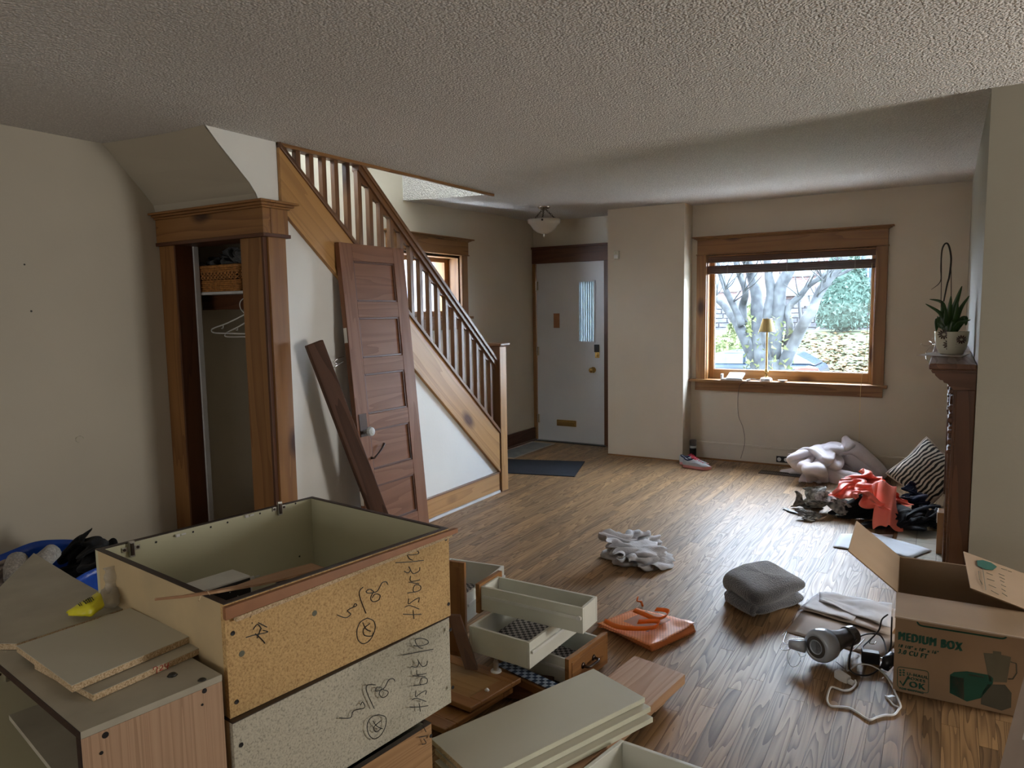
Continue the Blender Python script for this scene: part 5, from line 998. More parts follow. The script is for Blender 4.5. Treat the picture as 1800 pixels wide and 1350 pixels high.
 (107,-7,2,-3,-4,-5,-5,-15,0,12,4,-5,0,3,12,11,8,12,14,18,15,15,3,-14,-21,-18,-16,-3,-16,2,0,-7,-11,-9,38,-11,-11,-4,-6,-8,5,-3,-8,2,7,7,9,1,6,10,6,11,11,17,9,14,16,-5,-21,-26,-21,-7,-8,-11,-3,-2,0,-7,26,-1,-9,-1,-10,-13,-4,7,3,-1,-1,9,9,9,0,9,5,11,10,13,3,13,15,13,-18,-24,-26,-27,-7,-9,-7,-2,-1,4,40,-8,-1,-6,-7,-6,-6,-4,10,0,-3,4,6,11,5,5,5,9,12,-2,6,18,13,8,-6,-23,-26,-25,-18,-12,-1,-7,-7,3,65,4,-10,-4,-6,-8,-6,-9,5,7,-1,-3,2,10,11,4,3,-5,10,8,8,11,5,-6,1,-9,-16,-17,-19,-14,-6,-3,-12,-4,89,-11,-5,9,-6,-11,-8,-1,-1,-5,-2,1,-3,3,14,11,4,-5,-6,0,7,0,1,6,-10,-5,-3,-7,-10,-13,-7,-5,-10,-8,93,-12,-9,15,1,-14,-4,3,-9,-9,-2,-12,0,9,7,12,17,0,-10,-15,-8,-4,-6,-1,-5,2,4,-4,6,0,-13,-6,-6,-4,76,-1,-16,5,14,-11,-13,2,-5,-9,-11,-7,4,16,4,6,10,8,-14,-13,-14,-15,-2,-10,-6,6,2,5,8,15,-3,-14,2,-2,52,9,-6,-6,2,3,-7,-7,-2,-7,-7,-2,1,7,8,6,3,-2,-13,-11,-15,-10,-11,-4,-5,-5,8,8,15,3,11,5,-7,-2,45,5,6,-6,-3,-2,1,-8,-4,-4,-5,1,6,3,7,-1,6,-12,-16,-18,-13,-12,-15,-4,-4,1,0,3,18,25,0,16,-2,-15,63,-10,-3,8,-1,-2,-2,0,-2,-1,5,0,1,1,-12,10,-5,-8,-12,-22,-18,-17,-17,-7,-7,-1,-2,11,10,14,26,6,0,-6,67,-3,-6,-2,8,-1,-1,3,2,5,6,1,-13,-2,-5,-2,-3,-7,-6,-18,-21,-24,-15,-6,-7,-13,-4,2,11,11,26,7,5,-8,74,7,0,-3,-5,10,2,5,7,-5,-1,-2,-1,-8,1,-3,-2,-11,-11,-7,-17,-20,-12,-11,-16,-6,-5,-6,11,-4,19,17,6,2,81,-5,7,0,-7,2,12,5,5,-1,-1,-11,0,-1,-6,-10,10,-5,-16,-14,-12,-15,-20,-20,0,-14,1,2,9,-15,12,5,9,3,100,-1,-8,7,-1,-11,10,16,9,-2,-5,-8,-6,5,-7,-13,-6,8,-10,-13,-10,-19,-20,-15,-7,-4,-14,7,15,-9,-3,8,-7,7,109,10,-6,-2,-2,-12,-3,17,9,1,-7,-7,-1,3,-9,-7,-12,2,2,-13,-10,-12,-19,-17,-10,-7,-15,4,9,7,-16,3,0,-2,133,6,-1,-7,-7,-8,-8,3,13,0,-4,-6,-5,4,-3,-7,-14,-5,6,-5,-12,-15,-12,-17,-13,-12,-15,4,8,11,-7,-15,8,8,136,6,-8,-12,-1,-6,-14,-8,9,1,-7,3,0,-7,-3,5,-5,-7,-6,-8,-6,-12,-14,-13,-14,-10,-14,-10,9,14,-2,-11,-2,5,142,13,3,-17,-13,-2,-9,-11,-7,7,-9,-4,1,-2,-2,-6,4,-1,1,-8,-13,-9,-14,-12,-12,-12,-10,-5,-6,14,-1,-13,0,-1,173,-3,14,-15,-17,-12,-1,-9,-16,-3,-7,-5,-4,-3,2,1,1,-3,-3,-1,-9,-12,-11,-12,-13,-7,-10,-13,-2,7,-7,-10,2,-6,193,-3,10,-2,-20,-21,-16,-2,-2,-13,-10,-8,-6,-8,-1,14,5,-10,-8,-2,-6,-9,-15,-11,-7,-5,0,-13,-15,-5,4,-15,-5,5,213,-6,1,-9,-12,-19,-16,-10,-3,-5,-12,-15,-5,0,-1,4,16,-2,-17,-13,-7,-9,-14,-13,-15,8,6,1,-16,-19,-3,-1,-19,-8,225,-11,1,-4,-7,-11,-20,-9,0,-13,-11,-7,-16,5,8,5,-10,7,-3,-14,-10,-11,-19,-20,-15,2,6,8,3,-16,-11,-7,-17,-11,225,-18,-2,-6,1,-3,-13,-18,-3,-10,-7,-7,-6,-1,15,-6,-15,-4,8,-10,-12,-9,-14,-17,-11,-5,-1,9,2,-11,-12,-16,-20,-12,229,-17,-6,-8,-4,4,-6,-15,-9,-8,4,-14,1,4,-6,2,-3,-14,-6,2,-14,-5,-7,-13,-11,-1,-6,-11,0,-1,-11,-14,-17,-17,217,-16,-8,-7,-3,3,8,-11,-6,-12,-6,2,4,-5,-10,-11,-1,-8,-9,5,-5,-11,1,-7,-8,-10,-2,-14,-12,-6,-1,-12,-13,-12,210,-26,-10,-8,-4,6,12,6,-6,-6,-8,0,-6,-6,-9,-8,-7,-6,-9,-9,5,-3,-4,5,-15,-12,-13,-11,-6,-11,-9,-2,-9,-15,212,-23,-21,-7,3,6,6,8,9,-3,-8,-5,-13,-9,-13,-2,-13,-4,-11,-4,0,3,-7,7,-14,-14,-15,-15,-6,-1,-15,-13,0,-5)))
CLOTH['black'] = (40, 30, ((61,8,-2,-1,8,2,-3,-2,15,8,2,10,2,0,1,0,0,10,10,3,2,4,5,7,11,13,3,-4,12,6,9,9,8,8,-2,-11,-7,-4,14,25,-180,1,2,-5,6,6,-5,8,14,10,-1,-1,6,5,5,2,0,8,9,9,1,4,6,3,6,6,9,7,0,6,5,11,7,6,10,-5,-7,-9,2,18,-175,6,0,-5,-1,13,-1,12,14,11,-1,-8,3,7,10,6,5,5,8,8,-1,7,8,1,0,6,8,7,4,3,9,9,5,4,11,6,-5,-10,-7,1,-169,-1,1,2,2,6,10,2,13,13,5,-7,4,10,6,11,10,7,6,9,1,5,5,5,3,1,11,4,4,4,11,14,9,-4,4,7,0,-10,-16,-9,-169,-5,-4,4,3,5,13,14,9,7,8,2,4,9,9,11,8,8,9,9,3,3,6,5,5,3,12,3,6,5,11,16,7,-5,-7,-1,2,0,-9,-14,-168,-11,-11,-7,3,8,17,17,9,7,10,9,8,8,8,8,6,7,6,10,8,7,5,7,6,3,4,11,12,7,5,13,10,-1,-11,-10,-7,0,1,-6,-164,-11,-16,-13,-3,8,14,12,17,13,8,8,8,9,8,10,8,9,0,8,9,8,7,7,10,8,-4,6,14,13,6,11,3,7,-7,-9,-14,-10,-1,-3,-135,-13,-19,-15,-6,2,7,14,17,12,11,9,8,8,8,5,3,13,8,1,10,-2,12,12,10,8,5,-1,7,14,11,7,10,-8,0,-2,-7,-12,-12,-8,-115,-10,-19,-16,-12,2,8,9,13,12,11,10,9,9,10,7,-3,6,3,6,12,6,3,9,7,9,13,10,2,5,10,9,10,-6,-9,-2,0,-6,-8,-12,-129,3,-13,-13,-7,-5,9,12,11,10,8,7,9,8,11,7,-2,0,4,5,8,4,11,6,2,9,15,10,8,3,8,13,8,-1,-11,-5,-2,-9,-6,-1,-149,6,-4,-4,-1,2,10,6,8,2,9,11,5,3,10,4,7,0,3,4,4,3,7,12,7,6,9,8,9,8,7,8,8,3,-4,-9,-8,-6,-10,-2,-158,6,2,5,8,7,8,6,9,1,4,11,8,-1,4,1,10,6,4,1,6,4,-3,10,9,11,7,10,11,5,8,7,3,0,1,-4,-10,-8,-11,-4,-161,4,9,8,12,11,7,6,10,4,2,6,11,4,-6,7,3,5,6,4,2,8,-7,6,14,13,9,6,8,10,11,2,-6,-2,-1,-6,-6,-12,0,1,-162,1,12,10,8,9,13,6,2,6,1,7,10,13,-2,1,-2,3,8,8,1,6,3,-2,12,13,13,4,6,12,12,4,-13,-6,-6,-10,-7,-5,8,9,-161,2,5,10,11,13,11,8,0,-8,1,11,6,13,-5,1,3,3,7,7,4,3,11,5,3,14,7,11,8,5,11,4,-2,-17,-11,-9,-6,8,0,12,-154,5,3,7,7,9,8,15,7,-5,-6,3,10,14,-8,-3,2,6,10,4,9,1,11,5,13,4,10,4,12,6,7,2,-3,-3,-16,-13,-3,5,11,-7,-136,5,4,7,11,14,-2,14,6,0,-3,0,11,6,0,-2,0,2,0,6,10,2,8,10,9,7,11,5,6,8,5,9,-7,-7,-13,-7,2,6,10,2,-145,4,10,8,4,14,8,10,-4,1,5,5,5,5,1,-3,-1,1,1,2,8,0,2,8,10,12,7,6,8,9,3,7,2,-6,-7,-6,-1,4,10,2,-141,4,14,5,5,13,16,-12,6,-6,8,9,8,2,2,-4,0,0,1,2,3,6,-1,3,4,9,8,5,6,11,7,2,-1,1,-5,2,-6,5,10,9,-134,8,5,4,10,8,9,-7,-1,-2,3,9,10,2,8,-4,2,1,0,1,-1,8,3,1,2,1,-2,1,8,11,6,3,5,0,-2,-5,-2,6,10,12,-113,0,8,3,2,-5,11,1,5,1,3,8,5,6,7,-3,2,-1,0,3,5,3,4,-4,2,2,-10,2,-5,9,7,6,5,-2,2,-1,3,8,7,5,-102,11,4,-3,-14,7,0,7,13,8,2,9,6,2,10,-2,-4,1,-6,-2,13,4,1,-3,-5,5,-4,-1,-11,-1,7,7,5,1,6,4,2,5,2,4,-77,1,6,-14,-10,0,9,11,15,9,0,5,10,-2,11,5,-1,-7,-2,-9,-2,1,4,0,-1,4,1,-1,-5,-1,0,5,2,7,1,6,7,-2,2,4,-68,11,-9,-7,-10,5,10,10,11,12,-1,-2,8,10,0,8,-2,0,-2,-6,-8,-17,0,3,4,6,-2,0,-1,2,-3,4,6,2,4,5,6,5,-1,0,-63,9,-8,-5,1,5,6,7,11,7,6,-2,5,7,5,8,-1,-3,-4,-3,-20,-22,-1,0,3,9,8,-1,-5,3,3,3,4,5,2,5,6,2,3,3,-59,-3,-6,3,8,8,5,4,9,7,2,5,1,11,7,6,2,-5,-3,-14,-22,-21,-11,-1,-3,6,16,10,-2,-1,0,4,6,2,7,3,2,8,-1,7,-62,4,1,6,7,10,7,7,9,3,3,1,-5,5,10,4,7,-2,-6,-9,-20,-28,-19,-6,-2,-2,15,11,12,4,-4,-1,7,2,4,12,0,5,6,3,-50,-1,6,8,11,11,13,12,6,4,-7,0,-4,-2,-4,-5,13,7,-1,-19,-15,-28,-23,-16,0,1,6,5,15,14,0,-2,8,7,3,10,-1,2,8,13,-46,-1,8,14,13,18,18,9,8,3,-7,-12,2,-5,-18,-13,-1,11,5,-23,-15,-28,-23,-12,-9,4,4,1,17,15,8,-1,2,10,3,7,5,0,8,15,-36,5,8,15,14,18,18,16,7,7,-3,-13,-7,1,-15,-13,-14,-10,-7,-16,-26,-20,-20,-10,-5,-2,5,6,14,18,10,-2,0,7,9,2,8,9,6,12),
 (180,-5,-3,8,5,3,12,0,2,5,-7,-9,-17,-12,-19,-9,-6,2,1,-9,-17,-20,-17,-13,-7,3,1,9,12,16,11,9,3,2,10,2,11,18,20,14,0,-10,-9,4,6,7,8,-2,7,0,-2,-11,-9,-14,-13,-14,-10,-4,6,3,-17,-16,-17,-14,-3,-4,8,7,14,11,11,6,1,-4,1,6,5,12,17,16,14,-3,-11,-2,6,5,5,-1,7,2,-6,-13,-13,-12,-1,-9,-8,-7,-3,7,-12,-12,-8,-8,-5,1,3,8,2,5,4,4,3,-4,1,4,8,4,9,17,33,-5,-9,-4,8,8,-3,1,2,0,-5,-16,-15,-9,4,-4,-1,-5,-7,-3,-2,-6,-5,-4,2,-1,3,1,-7,-5,-2,1,4,0,2,7,10,4,2,10,52,-8,-9,-8,1,8,3,-4,-1,1,-1,-11,-10,-5,2,1,-2,-5,-4,-10,-8,5,-2,-2,2,-1,-1,-4,-11,-14,-7,0,6,5,4,8,10,10,5,-1,54,-7,-6,-8,-7,-1,6,2,-3,0,4,0,-4,-3,2,2,-3,-5,-5,-8,-9,1,0,0,-2,-3,-6,-7,-14,-13,-11,-3,6,14,7,4,8,10,10,5,46,-11,-6,-5,-9,-6,6,-2,1,-1,7,10,5,0,0,1,3,-2,-4,-7,-7,-3,-3,-3,-7,-9,-11,-14,-11,-6,-8,-8,8,10,11,8,3,6,9,10,50,-7,-8,-8,-10,-11,-1,9,2,-1,1,5,6,8,3,4,9,1,2,-11,-2,-5,-1,-7,-12,-13,-16,-19,-14,-1,-5,-7,3,10,2,13,11,5,3,7,53,-9,-8,-7,-5,-5,-7,-3,1,0,1,4,6,5,3,5,12,3,7,4,-3,-2,-5,-5,-14,-16,-17,-17,-17,-12,-4,-4,0,8,6,8,9,10,12,7,48,-12,-9,-5,-3,-1,2,-5,-4,-4,3,-1,-1,5,0,0,7,9,5,9,3,8,-1,-9,-14,-21,-17,-16,-14,-14,-9,-6,-1,9,6,5,10,12,13,12,36,-4,-9,-4,-6,-3,4,3,2,4,1,-2,-6,1,-6,-7,3,8,11,-1,13,10,3,-6,-14,-22,-21,-19,-11,-10,-7,-5,-4,1,10,8,9,11,13,10,29,1,-9,-5,-1,1,1,4,3,12,7,0,-5,-2,-7,-14,-5,3,11,2,7,11,3,-4,-17,-24,-28,-15,-10,-6,-2,1,3,-4,4,12,11,11,11,11,16,2,0,-3,-5,2,3,2,6,10,11,9,-1,-6,-3,-16,-14,-7,7,4,3,11,4,-3,-17,-24,-26,-19,-9,-4,-2,2,8,7,0,12,16,14,7,13,-5,0,7,7,1,-3,-1,-1,9,9,10,10,6,-4,-10,-16,-16,-11,1,2,3,8,6,-4,-14,-17,-21,-17,-14,-7,-4,3,7,12,11,12,16,16,12,-3,-4,-8,6,10,5,-1,-3,3,5,11,8,2,6,3,-20,-13,-16,-11,-9,5,3,6,6,0,-12,-15,-16,-11,-15,-12,-5,1,11,10,16,20,15,11,10,4,-8,-4,-7,10,13,8,2,1,-4,7,9,-1,-5,1,-12,-18,-19,-17,-10,2,5,7,9,-2,-6,-12,-14,-12,-14,-11,-6,6,10,18,11,14,16,11,6,7,6,-12,-5,10,11,9,15,4,-4,-2,8,2,-5,-4,-12,-18,-22,-19,-15,-10,6,9,5,-1,-11,-12,-14,-9,-11,-9,2,4,11,17,14,13,12,8,6,3,30,-8,-6,11,20,13,8,4,0,-1,2,0,-6,2,-11,-20,-25,-24,-17,-13,-3,5,3,-7,-12,-14,-16,-6,-12,-6,5,6,14,18,15,7,11,4,1,0,57,2,0,15,20,11,3,7,-4,5,-1,2,-3,-2,-5,-20,-23,-25,-23,-13,-7,-1,-1,-12,-15,-15,-14,-10,-10,-8,5,7,13,15,15,9,11,5,-5,-1,73,10,15,19,13,4,5,-1,-2,2,5,1,-5,-10,1,-11,-13,-23,-25,-18,-10,-5,-7,-10,-14,-16,-11,-14,-9,-7,3,7,11,4,14,13,11,4,-6,-5,86,20,20,19,5,1,6,-5,-4,-4,8,3,-3,-8,-8,-5,-3,-15,-21,-19,-15,-10,-8,-8,-9,-12,-8,-12,-12,-8,1,1,11,-1,16,18,10,-1,-6,-13,91,18,25,15,3,5,-4,-3,-5,-7,-1,6,3,-7,-4,-10,-5,-9,-12,-19,-16,-9,-10,-8,-10,0,-5,-8,-11,-10,-1,-2,11,3,14,18,4,-4,-10,-17,82,26,23,15,7,3,-2,-6,-5,-11,-9,1,7,-5,-1,-9,-12,-10,-10,-12,-17,-12,-10,-3,-5,4,3,-9,-10,-10,-6,6,7,10,11,12,0,-11,-14,-15,90,19,24,14,9,5,-3,-8,-12,-8,-12,-8,4,6,-6,0,-12,-12,-15,-18,-19,-4,-14,-3,-5,1,8,4,-8,-8,-6,5,6,14,11,9,-4,-10,-16,-15,103,13,19,11,9,-1,-5,-8,-7,-9,-9,-10,-3,7,-5,4,-11,-10,-13,-24,-18,-15,-15,-4,0,-4,4,8,-1,-3,3,8,4,12,12,1,-10,-10,-16,-12,121,10,14,11,3,-2,-11,-8,-5,-6,-6,-7,-5,3,-4,2,-8,-11,-15,-18,-19,-20,-19,-11,3,0,-1,1,3,5,8,11,11,12,8,-5,-12,-13,-13,-12,137,12,7,2,0,-7,-13,0,-3,-3,-5,-6,-11,-1,0,-2,-4,-11,-11,-16,-20,-19,-20,-16,-7,3,3,-2,2,6,14,14,11,16,11,-9,-17,-14,-14,-12,145,10,7,-4,-7,-13,5,0,3,-5,-8,-5,-7,-10,-5,-2,-1,-4,-10,-12,-19,-24,-24,-20,-13,-3,3,7,0,4,18,20,14,8,11,-3,-15,-18,-16,-11,148,8,-3,0,-12,-4,7,12,-2,-3,-12,-7,-4,-9,-1,-11,-7,-2,-6,-6,-22,-23,-28,-24,-11,-9,0,12,-4,7,18,20,19,12,4,-3,-12,-18,-19,-10,153,-5,-4,-3,8,10,-2,-3,8,-4,-9,-5,-8,-10,-2,-10,-9,-8,-10,-11,-17,-26,-24,-15,-9,-11,-2,7,4,-1,17,19,19,12,1,3,-8,-11,-15,-20),
 (107,-1,11,7,10,25,20,24,15,15,13,-4,-16,-21,-5,-19,-15,-7,-6,-5,-4,-6,-6,-2,2,2,16,13,12,11,2,-3,-10,-8,-5,-5,-5,-16,-14,8,-28,-1,1,13,14,16,26,22,12,19,12,5,-20,-23,1,-7,-10,-12,-3,-9,-10,-9,-2,4,0,6,-1,11,17,9,6,-4,-13,-14,-3,-8,-1,-7,-18,-7,-21,-3,-2,13,20,23,25,20,14,10,7,8,-17,-22,-5,-2,4,-1,-8,-6,-10,-11,-8,6,12,-2,9,-15,11,10,2,-1,-14,-16,1,-6,-3,0,-10,-18,-25,4,-4,3,18,26,33,28,17,1,-5,6,-9,-18,-9,-3,7,7,4,-8,-18,-9,0,2,7,17,-5,-15,-3,6,7,-1,-13,-15,-4,-4,-6,-1,-1,-8,-40,-1,2,-4,12,25,29,26,24,9,-5,3,-9,-13,-5,3,9,5,5,-4,-13,-14,2,8,-4,11,5,-16,-7,-4,1,3,-10,-13,-9,-4,-4,-6,5,-1,-51,-1,-6,-2,8,19,23,26,30,20,3,0,-1,-6,2,3,7,2,-7,-8,-7,-2,5,-3,3,-7,0,-13,-3,-5,-6,6,-3,-5,-13,-10,1,-4,-5,6,-47,-1,-11,-11,1,14,19,33,32,29,5,-4,9,7,9,8,-3,-3,-10,-4,-1,-7,6,-9,2,-5,-19,-6,-4,-3,-3,-3,2,-7,-9,-8,-4,1,-1,-2,-25,-10,-21,-12,-4,8,25,27,30,29,17,2,1,4,7,10,3,3,-6,-13,7,-12,2,0,-8,-7,-8,-18,-2,-7,-1,-1,-4,-4,-14,-4,-2,2,-1,7,-39,8,-12,-15,1,2,12,27,31,26,18,4,-3,1,3,7,-2,7,-1,-9,6,-9,-5,2,-5,-8,-9,-7,-5,-3,-6,-7,-3,-1,-2,-7,-8,-6,3,1,-37,4,8,-6,-3,9,15,16,19,21,15,4,-2,1,3,6,-7,-2,11,-1,0,-8,-5,0,4,0,-9,-24,-8,4,3,-4,-12,-7,1,-3,-3,1,-5,-6,-39,0,6,8,6,12,12,20,21,14,10,1,-8,-4,5,3,2,-7,-2,18,-1,-10,-8,0,0,-1,-2,-15,-14,-3,5,-1,-9,-13,-5,2,1,2,0,-2,-60,5,7,12,14,16,17,20,16,11,12,4,-4,-12,-5,-4,6,-3,-6,17,15,-12,-12,0,-2,-5,1,-4,-11,-11,-1,-2,-7,-13,-12,-2,4,5,1,7,-75,8,1,15,17,21,19,20,13,12,12,7,-1,-9,-10,-2,-4,-3,-6,12,22,-1,-14,-7,-4,-6,-6,3,0,-5,-3,-11,-7,-7,-14,-8,1,6,-3,2,-70,15,1,4,22,24,20,14,10,15,12,5,-1,-3,-10,-5,-6,1,-6,6,20,15,-7,-15,-8,-11,-10,2,3,-2,-2,-11,-3,-1,-8,-14,1,-8,-6,-6,-42,0,16,0,16,22,16,14,14,5,12,9,-2,2,-4,-11,-5,-3,3,-5,14,20,9,-8,-15,-8,-16,-7,7,11,-2,-18,-11,5,-5,-7,-17,-9,-8,-8,-38,14,5,9,14,26,27,2,2,11,3,6,4,-4,-5,-8,-1,3,-1,-6,7,17,7,9,-1,-15,-10,-18,3,12,5,-9,-12,-15,-4,-7,-13,-7,-10,-4,-32,-1,14,15,15,26,20,8,-4,7,8,8,-3,-11,4,-12,-6,-3,-1,6,3,15,10,4,5,-12,-3,-10,9,-5,-8,-2,-8,-9,-9,-10,-4,-4,2,-12,-38,2,11,21,20,20,12,8,7,4,9,1,3,-14,1,-9,-6,-8,-6,-5,13,14,12,2,0,-5,-10,11,2,-5,-14,-6,-7,-8,-8,-9,-6,-6,2,-15,-29,13,16,20,17,12,9,9,6,11,11,1,10,0,-18,-7,-5,-8,-6,-10,6,6,11,0,2,-5,-3,1,0,-4,-4,-13,-6,-1,-10,-18,-9,-1,2,-6,-27,20,16,19,12,10,4,8,13,11,12,13,15,9,-18,-15,-12,-3,-6,-10,5,-3,3,-6,-3,-1,-6,0,-9,-6,7,3,-7,-14,-12,-15,-12,-7,1,5,-15,15,22,17,9,11,2,10,7,9,13,14,20,17,-6,-17,-23,-12,-6,-4,0,-3,-6,-4,-2,-8,2,-10,-4,-9,7,3,3,-25,0,-12,-11,-8,-12,-3,-2,29,17,16,13,8,10,10,1,1,10,8,17,15,6,-7,-18,-23,-17,0,2,-5,-10,-3,-1,-8,-6,-7,6,-10,-1,-6,7,-20,1,1,-8,-9,-12,-11,7,17,23,19,13,13,12,-4,13,-5,-2,10,2,12,4,7,-2,-12,-23,-18,10,0,-1,-9,-9,-5,-14,-5,-1,-6,-14,-2,11,-5,3,-9,-7,-4,3,-13,-9,24,19,17,10,15,12,5,-4,2,-3,4,9,-2,13,2,0,-6,-12,-16,-2,-2,-2,-9,0,-6,-3,-13,-6,-6,-12,-7,10,6,-6,-3,-14,-9,3,9,-13,17,19,17,10,10,6,3,2,1,-1,0,11,3,7,3,2,-8,-15,-11,-7,0,-4,-12,-7,12,-2,-9,-7,-5,-9,-3,9,-9,3,-9,-3,-9,-8,6,-2,20,13,12,10,8,2,4,3,-1,1,2,9,6,4,11,11,-9,-15,-19,-11,-2,6,-8,-15,-4,2,-4,-2,-9,-4,2,9,-9,-7,-8,5,1,-12,-9,10,12,11,11,7,3,-1,5,4,2,5,3,7,11,2,12,8,2,-18,-23,-12,-1,8,3,-11,-16,-1,-7,-7,-9,-2,9,4,-5,-9,-10,6,9,-2,-14,5,3,8,10,3,2,-1,4,8,5,-2,7,12,8,1,13,5,0,-12,-14,-18,-2,8,9,0,-13,-11,-12,-7,-8,-7,10,9,-13,-6,-10,9,9,6,-6,8,-5,-10,2,5,1,7,-4,9,9,-5,-7,15,3,0,14,15,3,-10,0,-9,-13,1,6,11,-3,-19,-8,-8,-11,2,10,5,-8,-15,-9,3,6,5,14,12,-10,-10,-14,1,4,-9,4,1,11,1,-10,-4,5,-2,16,11,7,2,0,13,11,-1,-14,-5,10,-14,-14,-9,-9,3,9,2,-7,-6,-8,3,-2,-4,12)))
